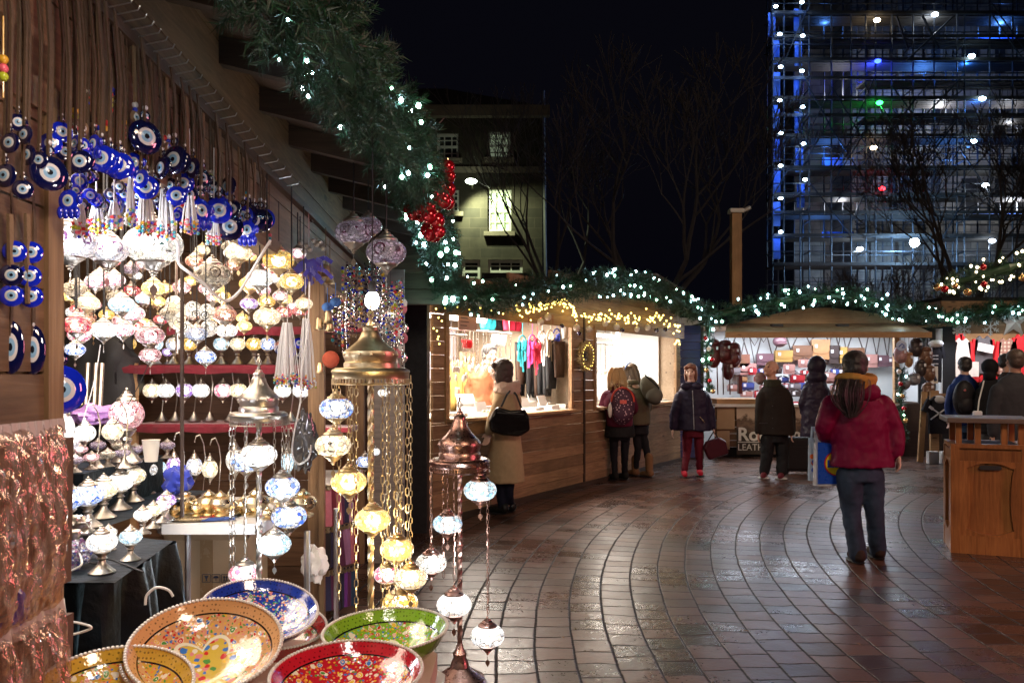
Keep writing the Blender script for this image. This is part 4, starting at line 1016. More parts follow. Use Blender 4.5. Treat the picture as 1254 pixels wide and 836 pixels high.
# ---------------- chain floor lamps ----------------
def floor_lamp(label, px, Yl, ring_w, ring_y, top_y, metal, globes, groundz=0, dome_profile=None, pole_px=None, chains=()):
    c = P(px, ring_y, Yl); Rr = ring_w/2*Yl/F; H = (ring_y-top_y)/F*Yl
    t = thing('chain_floor_lamp', label, 'floor lamp', (c.x, c.y, groundz), group=None)
    mt = M[metal]
    # ring tray with pierced band
    m = MB(); h = .16*Rr
    m.lathe([(0, .02), (Rr*.92, .02), (Rr, 0), (Rr*1.0, -h*.9), (Rr*.97, -h*.9), (Rr*.94, 0), (0, 0)], c, 40); m.lathe([(Rr*1.0, 0), (Rr*1.03, .006), (Rr*1.0, .014), (Rr*.9, .02)], c, 40)
    for k in range(64):
        a = 2*pi*k/64; m.box((c.x+cos(a)*(Rr+.0005), c.y+sin(a)*(Rr+.0005), c.z-h*1.25), (.0035, .0035, h*.7), 0, (0, 0, a))
    m.lathe([(Rr*1.0, -h*1.6), (Rr*1.025, -h*1.75), (Rr*.98, -h*1.9), (Rr*.98, -h*1.6)], c, 40)
    m.build('ring', mt, t, smooth=True)
    d = dome_profile or [(.70, 0), (.70, .10), (.66, .13), (.68, .18), (.72, .24), (.70, .32), (.52, .42), (.36, .52), (.27, .62), (.25, .68), (.20, .72), (.21, .78), (.13, .82), (.12, .86), (.06, .88), (.05, .91), (.0, .92)]
    m = MB(); m.lathe([(a*Rr, b*H*1.0) for a, b in d], c+V((0, 0, .018)), 28)
    for k in range(14):
        a = 2*pi*k/14; m.ball((c.x+cos(a)*Rr*.7, c.y+sin(a)*Rr*.7, c.z+.018+.26*H), .006)
    m.build('dome', mt, t, smooth=True)
    m = MB()
    z = c.z+.018+.88*H
    if H > 0:
        m.tube([(c.x, c.y, z), (c.x, c.y, z+.012)], .008, 8)
        for k in range(6):
            a = 2*pi*k/6; rr = Rr*.10
            m.tube([(c.x, c.y, z+.01), (c.x+cos(a)*rr, c.y+sin(a)*rr, z+.03), (c.x, c.y, z+.055)], .0022, 4)
        m.ball((c.x, c.y, z+.06), .006)
    m.build('finial', mt, t, smooth=True)
    # twisted pole
    pp = P(pole_px or px, ring_y, Yl); m = MB(); n = 120; z0, z1 = groundz+.05, c.z
    vs = []; k = 10
    for i in range(n+1):
        z = z0+(z1-z0)*i/n
        for j in range(k):
            r_ = .0125 if j % 2 else .0095; a = 2*pi*j/k+z*22; vs.append((c.x+r_*cos(a), c.y+r_*sin(a), z))
    m.add(vs, [(i*k+j, i*k+(j+1) % k, (i+1)*k+(j+1) % k, (i+1)*k+j) for i in range(n) for j in range(k)])
    for z in (z0+(z1-z0)*.32, z0+(z1-z0)*.62): m.lathe([(.01, -.02), (.018, -.012), (.014, 0), (.018, .012), (.01, .02)], (c.x, c.y, z), 12)
    m.build('pole', mt, t, smooth=True)
    m = MB(); m.lathe([(0, .0), (.125, .0), (.13, .012), (.115, .022), (.12, .035), (.08, .06), (.045, .085), (.04, .11), (.03, .13), (.034, .15), (.02, .17), (.012, .2)], (c.x, c.y, groundz), 28); m.build('foot', mt, t, smooth=True)
    for (gx, gy, gw, dY, g) in globes:
        q = P(gx, gy, Yl+dY); r_ = 1.1*gw/2*(Yl+dY)/F
        m = MB(); m.lathe(GP, q, 24, sc=r_); gl = m.build('globe', G[g], t, smooth=True); m = MB(); m.ball(q, r_*.45, n=12, k=8); m.build('bulb', CORE(g), gl, smooth=True)
        m = MB(); m.lathe(CAP, q, 16, sc=r_); m.build('cap', mt, gl, smooth=True); m = MB(); m.lathe(CUP, q, 16, sc=r_)
        mm = MB(); drop(mm, r_, -1.2); m.add([V(v)+q for v in mm.v], mm.f)
        m.build('finial_cup', mt, gl, smooth=True)
        m = MB(); chain(m, q+V((0, 0, 1.22*r_)), (q.x, q.y, c.z-.01), .011, .0017); m.build('chain', mt, t)
    for a in chains:
        q = c+V((cos(a[0])*Rr*.96, sin(a[0])*Rr*.96, -.02)); m = MB(); chain(m, q, q-V((0, 0, a[1])), .014, .002); m.build('chain', mt, t)
    return t
GA = None
fl_silver = floor_lamp('silver chain floor lamp inside the lamp stall with blue and white globes', 317, 3.45, 68, 510, 450, 'silver',
    [(317, 557, 40, -.08, 'white'), (346, 596, 38, -.06, 'blue'), (354, 632, 39, .08, 'blue'), (336, 666, 37, -.1, 'ice'), (300, 702, 36, .05, 'rose'), (302, 565, 34, .12, 'blue')], 0, chains=((3.4, .62), (3.0, .62), (5.0, .5), (.4, .5)))
fl_gold = floor_lamp('tall brass chain floor lamp with yellow globes at the edge of the stall', 454, 3.05, 93, 457, 393, 'brass',
    [(412, 500, 38, -.06, 'blue'), (408, 545, 40, -.10, 'cream'), (427, 590, 40, -.06, 'yellow'), (456, 636, 40, -.12, 'yellow'), (486, 672, 38, -.05, 'yellow'), (503, 707, 37, -.08, 'cream'), (490, 738, 40, .05, 'amber'), (474, 703, 30, .1, 'rose')],
    0, chains=((0, .75), (.1, 1.0), (5.6, 1.0), (5.2, .85), (3.9, .8), (2.3, .6), (1.2, 1.0), (.7, 1.0), (4.5, .9)))
fl_copper = floor_lamp('copper chain floor lamp with white globes standing on the paving', 563, 3.9, 73, 566, 500, 'copper',
    [(588, 600, 37, -.12, 'ice'), (548, 641, 33, -.02, 'ice'), (528, 689, 35, -.05, 'dotted'), (556, 740, 39, -.10, 'white'), (597, 778, 38, -.08, 'white')], 0, chains=((3.3, .55), (0, .7), (4.2, .5)))
for fl, e, c, gl in ((fl_silver, 9, (.85, .92, 1), (-1.0, 3.2, .8)), (fl_gold, 7, (1, .72, .35), (-.42, 2.75, .85)), (fl_copper, 10, (.85, .95, 1), (-.18, 3.62, .62))):
    light('globe_light', 'POINT', gl, e, c, .06, parent=fl)
# bare bulb above the brass lamp
p = P(456, 368, 3.15); t = thing('bare_bulb', 'bare glowing light bulb hanging just above the brass lamp', 'light bulb', p)
m = MB(); m.ball(p, .028, sc=(1, 1, 1.25), n=16, k=10); m.build('glass_bulb', M['bulb_hot'], t, smooth=True)
m = MB(); m.lathe([(.014, .03), (.016, .06), (.01, .075), (0, .075)], p, 10); m.tube([p+V((0, 0, .07)), (p.x, p.y, 2.5)], .003); m.build('lamp_holder', M['black'], t)
light('bulb_light', 'POINT', p, 16, (1, .9, .76), .03, parent=t)
# ---------------- evil eye charms on the fascia ----------------
def eye_disc(m, c, r, axis, sc=(1, 1)):
    """lens of glass with the concentric eye; mats 0 blue 1 white 2 pale 3 black"""
    z = V(axis).normalized(); x = V((0, 0, 1)).cross(z)
    x = x.normalized() if x.length > .01 else V((1, 0, 0)); y = z.cross(x)
    Mt = Matrix(((x.x*sc[0], y.x*sc[1], z.x, c[0]), (x.y*sc[0], y.y*sc[1], z.y, c[1]), (x.z*sc[0], y.z*sc[1], z.z, c[2]), (0, 0, 0, 1)))
    h = .17*r
    m.lathe([(0, -h), (.7*r, -h*.8), (.95*r, -h*.3), (r, 0), (.92*r, h*.55), (.6*r, h*.98), (.52*r, h*1.05), (.5*r, h*1.12), (.36*r, h*1.2), (.34*r, h*1.24), (.16*r, h*1.28), (.15*r, h*1.30), (0, h*1.34)],
            n=28, M=Mt, ms=[0, 0, 0, 0, 0, 0, 1, 1, 1, 2, 2, 3])
EYEM = [M['glass_blue'], M['eye_white'], M['eye_pale'], M['eye_black']]
EYEN = [M['glass_navy'], M['eye_white'], M['eye_pale'], M['eye_black']]
def charm(px, py, w, label, navy=False, yaw=-25, grp='blue eye charms hanging from the fascia', off=.05, hand=False, hook=None, strap=True, Y=None, sc=(1, 1), top=None):
    Y = Y or FP(px); r = w/2*Y/F
    k = (px-CX)/F; c = P(px, py, Y); c = V((xf(Y)+off, c.y, c.z))
    Yc = Y; c.y = Y
    # keep on the ray: solve for Y so that xf(Y)+off == k*Y
    Yc = (-.86+off)/(k+.047) if Y is None or top is None else Y
    c = P(px, py, Yc); r = w/2*Yc/F
    t = thing('eye_charm', label, 'charm', c, 0, grp)
    ax = V((sin(R(90+yaw)), -cos(R(90+yaw))*1.0, 0)); ax = V((cos(R(yaw-35)), sin(R(yaw-35)), .05))
    m = MB()
    if hand:
        y_ = V((0, 0, 1)); xx = V((0, 0, 1)).cross(ax).normalized()
        eye_disc(m, c, r*.8, ax, (.95, 1.1))
        for a, L in ((-.5, .75), (-.18, .95), (.18, .95), (.5, .75)):
            m.ball(c+xx*a*r*1.2-V((0, 0, r*(.75+.2*L))), r*.26, sc=(1, 1, 1.9), n=8, k=6)
        m.ball(c+xx*r*.8-V((0, 0, -r*.1)), r*.24, sc=(1, 1, 1.6), n=8, k=6)
    else: eye_disc(m, c, r, ax, sc)
    m.build('glass_disc', EYEN if navy else EYEM, t, smooth=True, ang=60)
    zt = top if top is not None else 2.31
    if strap:
        m = MB(); a = c+V((0, 0, r*.9)); b = V((c.x-.01, c.y, zt)); xx = V((0, .5, 0))*.02
        wd = min(.022, r*.38); mid = (a+b)/2+V((.006, .004, 0))
        m.bar(a, mid, .004, wd, up=(0, 1, 0)); m.bar(mid, b, .004, wd*.85, up=(0, 1, 0)); m.build('strap', M['strap'], t)
        m = MB(); bz = a+V((0, 0, r*.35)); eye_disc(m, bz, r*.30, ax); m.ball(bz+V((0, 0, r*.45)), r*.16, 1); m.build('bead', [M['glass_navy'], M['eye_white'], M['eye_pale'], M['eye_black']], t, smooth=True)
    return t
CH = [
 (60, 212, 44, 'big navy eye charm with pale blue ring beside the wooden side panel', True, -10, False),
 (84, 246, 32, 'long blue hand-shaped eye charm hanging low near the side panel', False, -50, True),
 (98, 198, 30, 'navy eye charm partly behind the big navy one, left end of the row', True, -40, False),
 (124, 194, 34, 'blue-rimmed eye charm with milky ring, first of three overlapping', False, -45, False),
 (134, 198, 32, 'blue eye charm with milky ring, second of three overlapping', False, -45, False),
 (146, 203, 34, 'blue eye charm, last of three overlapping, above the white tassels', False, -40, False),
 (178, 168, 42, 'large cobalt eye charm hanging highest on the fascia', True, -5, False),
 (214, 196, 36, 'dark navy eye charm seen edge-on right of the highest one', True, -70, False),
 (198, 206, 28, 'plain dark navy disc charm right below the highest eye charm', True, -85, False),
 (226, 200, 26, 'narrow navy charm turned edge-on, one of two in mid row', True, -88, False),
 (236, 206, 26, 'second narrow navy charm turned edge-on in mid row', True, -86, False),
 (246, 258, 34, 'bright cobalt hand-shaped eye charm right of the white tassels', False, -10, True),
 (268, 258, 32, 'bright cobalt eye charm overlapping the hand-shaped one', False, -30, False),
 (281, 278, 34, 'cobalt eye charm hanging lowest under the fascia', True, -30, False),
 (303, 282, 28, 'blue fish-tailed charm between two eye charms, right end of row', False, -55, True),
 (319, 270, 30, 'navy eye charm last on the right of the row', True, -35, False),
]
for px, py, w, lab, nv, yw, hd in CH: charm(px, py, w, lab, nv, yw, hand=hd)
charm(178, 168, 6, 'tiny bead eye charm hanging on a thin string over the highest charm', True, top=2.31) if False else None
rng = random.Random(21); extra = []
for k in range(30):
    px = 64+k*8.9+rng.uniform(-3, 3); py = 165+(px-60)*.36+rng.uniform(-16, 22)
    extra.append(charm(px, py, rng.uniform(20, 30), 'x', rng.random() < .4, rng.choice([-10, -30, -45, -60, -75]), 'smaller eye charms crowded on the fascia', off=rng.uniform(.015, .04), hand=rng.random() < .2))
number_off(extra, 'smaller blue eye charm crowded behind the big ones, %s from the left')
for px, py, w, nv, yw, lb in ((6, 215, 30, True, -60, 'dark glass disc at the left border above the bead strings'), (34, 190, 26, True, -75, 'narrow dark glass disc right of the border disc'), (28, 232, 24, True, -30, 'dark eye disc hanging low beside the border discs'), (48, 196, 22, True, -50, 'dark glass eye disc left of the big navy charm'), (22, 150, 22, True, -20, 'dark eye disc highest at the left border')):
    charm(px, py, w, lb, nv, yw, 'dark glass discs at the left border', off=.04)
# charms on the side panel (near camera)
for px, py, w, lab, nv, sc in ((74, 477, 60, 'large cobalt eye charm with plain white centre on the near post', False, (1, 1)), (13, 425, 30, 'dark eye charm seen nearly edge-on at the left border of the photo', True, (1, 2.2)), (40, 428, 36, 'dark oval eye charm with white ring on the side panel', True, (.8, 1.7))):
    Yc = (-.86+.045)/((px-CX)/F+.047); charm(px, py, w, lab, nv, -12 if px > 60 else -30, 'eye charms on the wooden side panel', off=.045 if px < 60 else .12, sc=sc, top=1.98 if px < 60 else 1.75)
for px, py, lab in ((18, 308, 'small eye bead charm, top left of the beads on the side panel'), (38, 309, 'small eye bead charm, top right of the beads on the side panel'), (14, 337, 'small eye bead charm in the middle of the left bead string'), (36, 338, 'small eye bead charm in the middle of the right bead string'),
        (14, 362, 'small eye bead charm lowest on the left bead string'), (38, 363, 'small eye bead charm lowest on the right bead string')):
    charm(px, py, 27, lab, int(px+py) % 3 == 0, -30, 'small eye bead charms on the side panel', off=.02, strap=False)
for px in (12, 33):
    Yc = (-.86+.015)/((px-CX)/F+.047); m = MB(); a = P(px, 262, Yc); b = P(px+2, 372, Yc); m.bar(a, b, .006, .012); tag(m.build('jute_string', M['jute'], origin=a), 'jute string of eye beads, %s on the side panel' % ('left one' if px == 12 else 'right one'), 'string')
# dark bunch top left
charm(12, 175, 26, 'dark glass charm cluster high at the left edge of the photo', True, -60); charm(30, 165, 24, 'second dark glass charm high by the left edge', True, -70)
t = thing('bead_string', 'string of yellow, pink and lime beads high at the left edge', 'beads', P(4, 80, 1.42), 0); m = MB()
BC = [M.setdefault('bead_'+n, plain('bead_'+n, c, .3, coat=.5)) for n, c in (('yellow', (.7, .4, .03)), ('pink', (.75, .12, .18)), ('lime', (.45, .55, .03)), ('red', (.6, .02, .02)), ('blue', (.02, .05, .6)), ('teal', (.05, .4, .5)))]
for k, y in enumerate((73, 84, 94)): m.ball(P(4, y, 1.42), .0085, k)
m.tube([P(4, 20, 1.42), P(4, 120, 1.42)], .0015); m.build('beads', BC[:3], t, smooth=True)
# thin bead strings between straps
rng = random.Random(12); sc_ = []
for k in range(34):
    px = 90+k*7.2+rng.uniform(-2, 2); off = .02
    Yc = (-.86+off)/((px-CX)/F+.047); z0 = 2.31; z1 = 2.31-rng.uniform(.16, .34); x = xf(Yc)+off
    m = MB()
    kind = k % 3
    if kind: m.bar((x, Yc, z0), (x+.004, Yc, z1), .004, rng.uniform(.012, .02), up=(0, 1, 0))
    else: m.tube([(x, Yc, z0), (x, Yc, z1)], .0018, 5)
    nb = rng.randrange(2, 6)
    mats = [M['strap'], M['silver']]+BC
    for j in range(nb): m.ball((x+.004, Yc, z1-.012*j), .0065 if j else .008, 1+rng.randrange(7) if kind != 1 else rng.choice([1, 6]), n=8, k=6)
    if kind == 1: eye_disc(m, V((x+.006, Yc, z1-.03)), .016, (1, -.5, 0)); 
    mm = mats if kind != 1 else [M['jute'], M['eye_white'], M['eye_pale'], M['eye_black'], M['silver'], M['glass_navy'], BC[4], BC[3]]
    sc_ += [None]; sc_[-1] = tag(m.build('strap_charm', mm, origin=(x, Yc, z0), smooth=True), 'thin strap or string of small beads among the large eye charms on the fascia', 'charm strap', 'thin bead straps on the fascia')
number_off(sc_, 'thin strap or bead string between the large eye charms, %s from the left')
# metal hooks
hk = []
for k in range(26):
    px = 108+k*9.4; Yc = -.86/((px-CX)/F+.047); m = MB(); x = xf(Yc)+.03; m.tube([(x, Yc, 2.315), (x+.05, Yc, 2.325), (x+.055, Yc, 2.335)], .0018, 5)
    hk += [None]; hk[-1] = tag(m.build('hook', M['steel'], origin=(x, Yc, 2.3)), 'bare metal hook sticking out of the batten on the fascia', 'hook', 'hooks on the fascia batten')
number_off(hk, 'bare metal hook on the fascia batten, %s from the left')
# white tassel bundles
def tassel(px, py0, py1, w, Y, label, n=26, grp='white tassel strings under the fascia', beads=True, mat='tassel'):
    c = P(px, py0, Y); t = thing('tassel', label, 'tassel', c, 0, grp); rr = w/2*Y/F; L = (py1-py0)/F*Y; m = MB(); m2 = MB()
    for i in range(n):
        a = random.uniform(0, 6.28); q = random.random()**.5; x, y = cos(a)*q*rr, sin(a)*q*rr*.7; l = L*random.uniform(.85, 1)
        m.tube([c+V((x*.35, y*.35, 0)), c+V((x*.7, y*.7, -L*.4)), c+V((x, y, -l))], .0022, 4, cap=False)
        if beads:
            for j in range(3): m2.ball(c+V((x, y, -l+j*.011)), .005, random.choice([0, 0, 0, 1, 2, 3, 4, 5, 6]), n=6, k=4)
    m.build('threads', M[mat], t)
    if beads: m2.build('beads', [M['eye_white']]+BC, t, smooth=True)
    m = MB(); m.tube([c, (c.x, c.y, min(c.z+.25, 2.2))], .002); m.build('cord', M['tassel'], t)
for a in ((160, 215, 275, 12, 2.15, 'slim bright white tassel under the large cobalt charm'), (178, 222, 290, 26, 2.2, 'full white tassel skirt with bead hem, left of two'), (202, 222, 292, 26, 2.3, 'full white tassel skirt with bead hem, right of two'), (232, 240, 286, 22, 2.4, 'white beaded tassel right of the two full skirts'),
          (98, 250, 290, 22, 2.0, 'grey-white tassel with bright beads beside the side panel'), (118, 248, 286, 24, 2.1, 'grey-white beaded tassel second from the side panel'), (140, 248, 280, 20, 2.1, 'beaded tassel third from the side panel'), (262, 262, 300, 20, 2.6, 'small clear beaded tassel below the bright cobalt charms')):
    tassel(*a)
tassel(352, 395, 475, 34, 3.6, 'big grey tassel of strings with eye beads hanging on the stall post', n=40, grp='tassels at the post'); tassel(374, 390, 478, 26, 3.7, 'second big grey tassel with eye beads at the stall post', n=34, grp='tassels at the post')
for k, (px, py) in enumerate(((352, 412), (356, 431), (370, 435), (366, 420), (343, 428))):
    charm(px, py, 13, ['red-ringed eye bead', 'blue eye bead', 'tall blue eye bead', 'small eye bead', 'dark eye bead'][k]+' in the tassels at the stall post', k % 2 == 0, -30, 'eye beads in the post tassels', strap=False, off=-.12)
# mini eye beads clusters behind tassels
rng = random.Random(5); eb = []
for k in range(70):
    px, py = rng.uniform(92, 262), 0; py = 218+rng.uniform(-22, 34)+(px-96)*.12
    m = MB(); Yq = 2.0+(px-96)*.004; c = P(px, py, Yq); eye_disc(m, c, rng.uniform(.012, .021), (.6, -.8, .1)); eb.append(m); eb[-1] = tag(m.build('eye_bead', EYEM if k % 3 else EYEN, origin=c, smooth=True), 'small blue eye bead strung among the white tassels', 'eye bead', 'small eye beads among the white tassels')
number_off(eb, 'small blue eye bead among the white tassels, %s from the left')
# purple ribbon bows and bells near the post
M['ribbon'] = plain('violet_ribbon', (.04, .03, .35), .5, 0, .3, 30, .3, sheen=.5)
t = thing('ribbon_bunch', 'bunch of violet-blue ribbons hanging at the stall post', 'ribbons', P(378, 320, 3.75)); m = MB(); rng = random.Random(2)
for k in range(16):
    c = P(378+rng.uniform(-12, 12), 322+rng.uniform(-8, 10), 3.72); d = V((rng.uniform(-1, 1), rng.uniform(-.5, .5), rng.uniform(-1.4, .3))).normalized()*.07
    m.bar(c, c+d*.6, .003, .02); m.bar(c+d*.6, c+d*1.0+V((rng.uniform(-.02, .02), 0, -.03)), .003, .018)
m.build('ribbon', M['ribbon'], t); m = MB()
for k in range(8): m.ball(P(368+k*4, 300+rng.uniform(-6, 10), 3.74), .012, n=10, k=6)
m.tube([P(378, 300, 3.74), P(378, 260, 3.74)], .002); m.build('beads', M['silver'], t, smooth=True)
for k, (px, py, s) in enumerate(((399, 331, 15), (404, 340, 13), (391, 396, 14), (402, 388, 15), (404, 398, 14), (392, 450, 12), (394, 548, 14))):
    c = P(px, py, 4.2); r = s/2*4.2/F; t = thing('bell', ['tall brass bell on a cord, highest beside the stall post', 'brass bell just below the highest one beside the post', 'brass bell left below the blue flower charms', 'brass bell in the middle under the blue flower charms', 'brass bell right under the blue flower charms', 'brass bell by the knot halfway down the post', 'lowest little bell against the post behind the gold lamp'][k], 'bell', c, 0, 'small bells along the post')
    m = MB(); m.lathe([(0, 1.1), (.45, 1.0), (.62, .6), (.68, -.3), (.82, -.9), (1, -1.1), (.9, -1.1), (.6, -.4)], c, 14, sc=r); m.build('body', M['brass'], t, smooth=True); m = MB(); m.tube([c+V((0, 0, r)), (c.x, c.y, c.z+.22)], .002); m.build('cord', M['jute'], t)
M['felt_blue'] = plain('felt_blue', (.08, .22, .6), .9, 0, .2, 40, .4)
for k, (px, py) in enumerate(((401, 376), (411, 370))):
    c = P(px, py, 4.2); m = MB(); m.ball(c, .03, n=12, k=8, sc=(1, .6, .8)); m.ball(c+V((0, -.018, 0)), .016); m.tube([c, c+V((0, 0, .1))], .002); tag(m.build('flower_charm', M['felt_blue'], origin=c, smooth=True), ['sky-blue felt flower charm, left of a pair by the post', 'sky-blue felt flower charm, right of a pair by the post'][k], 'charm')
c = P(405, 440, 4.2); m = MB(); m.ball(c, .045, n=14, k=8, sc=(1, .5, 1)); tag(m.build('felt_charm', plain('felt_red', (.42, .08, .04), .9, 0, .3, 40, .5), origin=c, smooth=True), 'rust-red felt charm with white eye beside the post', 'charm')

# ---------------- cables ----------------
def cable(pts, label, r=.004, mat='cord_w', name='cable'):
    q = [P(*a) for a in pts]; o = []
    for i in range(len(q)-1):
        p0, p1, p2, p3 = q[max(i-1, 0)], q[i], q[i+1], q[min(i+2, len(q)-1)]
        for k in range(8):
            t_ = k/8; o.append(.5*((2*p1)+(p2-p0)*t_+(2*p0-5*p1+4*p2-p3)*t_*t_+(3*p1-p0-3*p2+p3)*t_**3))
    o.append(q[-1]); m = MB(); m.tube(o, r, 6); tag(m.build(name, M[mat], origin=q[0], smooth=True), label, 'cable')
cable([(208, 283, 2.55), (218, 300, 2.55), (219, 322, 2.55), (232, 334, 2.55), (248, 345, 2.6), (262, 360, 2.65), (278, 368, 2.7), (293, 357, 2.75), (305, 338, 2.8), (320, 312, 2.8), (331, 295, 2.85)], 'thick white cable looping in front of the hanging globes', .0052)
cable([(379, 345, 3.6), (377, 400, 3.6), (370, 450, 3.6), (368, 490, 3.6), (360, 530, 3.6), (358, 556, 3.6), (366, 568, 3.6), (378, 560, 3.6), (381, 545, 3.6)], 'white cable hanging down beside the stall post with coil', .004)
cable([(123, 422, 2.9), (118, 455, 2.9), (112, 480, 2.9), (100, 520, 2.9)], 'thin grey cable hanging from the white flecked globe', .002)
cable([(207, 372, 3.0), (195, 410, 3.0), (180, 450, 3.0), (160, 490, 3.0), (140, 520, 3.0)], 'thin dark cable slanting across the shelves', .0016, 'black')
cable([(75, 760, 1.9), (95, 762, 1.9), (112, 768, 1.9), (95, 775, 1.9), (78, 778, 1.9)], 'white cable curled beside the yellow bowl', .003)
cable([(178, 740, 2.1), (180, 728, 2.1), (192, 719, 2.1), (206, 722, 2.1), (212, 730, 2.1)], 'pale wire handle loop behind the orange bowl', .0035)
cable([(80, 668, 2.4), (95, 680, 2.4), (115, 690, 2.4), (130, 684, 2.4), (150, 690, 2.4), (175, 700, 2.3)], 'dark cable trailing over the black velvet', .003, 'black')
cable([(75, 690, 2.3), (92, 672, 2.35), (100, 690, 2.3), (84, 700, 2.3)], 'white cable on the velvet by the beaded trinkets', .003)

# ---------------- white table, tray, box, cup ----------------
t = thing('folding_table', 'white plastic folding table inside the stall behind silver lamp', 'table', (-1.35, 3.9, 0))
a = P(198, 640, 3.55); zt = .835; m = MB()
x0, x1 = P(199, 0, 3.6).x, -1.08; y0, y1 = 3.52, 4.3
o = [(x0+.03, y0), (x1-.03, y0), (x1, y0+.03), (x1, y1), (x0, y1), (x0, y0+.03)]
m.prism(o, zt-.045, zt, 'z'); m.build('table_top', M['white'], t)
for px in (230, 376):
    x = P(px, 0, 3.6).x; m = MB(); m.tube([(x, 3.6, zt-.045), (x, 3.6, .0)], .014, 8); m.build('leg', M['steel2'] if 'steel2' in M else M['steel'], t)
    m = MB(); m.tube([(x, 4.2, zt-.045), (x, 4.2, .0)], .014, 8); m.build('leg', M['steel'], t)
m = MB(); m.tube([(P(230, 0, 3.6).x, 3.6, .38), (P(376, 0, 3.6).x, 3.6, .38)], .011, 8); m.build('crossbar', M['steel'], t)
# gilt trinkets
rng = random.Random(31)
tr = thing('gilt_tray', 'gilt tray at the table corner heaped with gold ornaments', 'tray', P(240, 627, 3.7))
m = MB(); c = P(246, 626, 3.72); m.lathe([(0, 0), (.16, 0), (.18, .012), (.185, .02), (.17, .012), (0, .006)], (c.x, c.y, zt), 28); m.build('plate', M['gold'], tr, smooth=True)
LB = ['spout-shaped gold teapot', 'small gold sugar bowl', 'gold domed ornament', 'gold cup with lid', 'pointed gold vessel', 'pale gold ornament', 'squat gilt pot', 'gilt coffee cup', 'gilt lidded box', 'tall gilt finial piece', 'shiny gold jug', 'little gilt bell']
for k in range(12):
    px = 212+k*14.5; Yk = 3.6+rng.uniform(0, .3); h = rng.uniform(.06, .13); c = P(px, 0, Yk); c = V((c.x, c.y, zt+(.016 if px < 280 else 0)))
    prof = [(0, 0), (.35, 0), (.38, .08), (.18, .16), (.42, .35), (.5, .5), (.40, .68), (.2, .74), (.26, .8), (.12, .9), (.05, .93), (.07, .97), (0, 1)]
    o = thing('gold_ornament', LB[k]+', number %s from the left on the white table' % ['one', 'two', 'three', 'four', 'five', 'six', 'seven', 'eight', 'nine', 'ten', 'eleven', 'twelve'][k], 'ornament', c, 0, 'gold ornaments on the white table')
    m = MB(); m.lathe(prof, c, 14, sc=h)
    if k % 3 == 0: m.tube([c+V((.4*h, 0, .45*h)), c+V((.75*h, 0, .6*h)), c+V((.8*h, 0, .9*h))], [.12*h, .06*h, .04*h], 6)
    m.build('vessel', M['gold'], o, smooth=True)
    if k % 2: m = MB(); m.tube([c+V((-.4*h, 0, .35*h)), c+V((-.75*h, 0, .5*h)), c+V((-.4*h, 0, .62*h))], .04*h, 5); m.build('handle', M['gold'], o)
c = P(185, 552, 3.5); t = thing('paper_cup', 'white paper takeaway cup standing behind the lamps on the velvet table', 'cup', c)
M['cup'] = plain('cup_paper', (.68, .60, .50), .7)
m = MB(); m.lathe([(0, -.045), (.026, -.045), (.036, .045), (.038, .048), (.035, .048), (.025, -.04), (0, -.04)], c, 20); m.build('body', M['cup'], t, smooth=True)
t = thing('cup_stand', 'x', 'x', c) if False else None
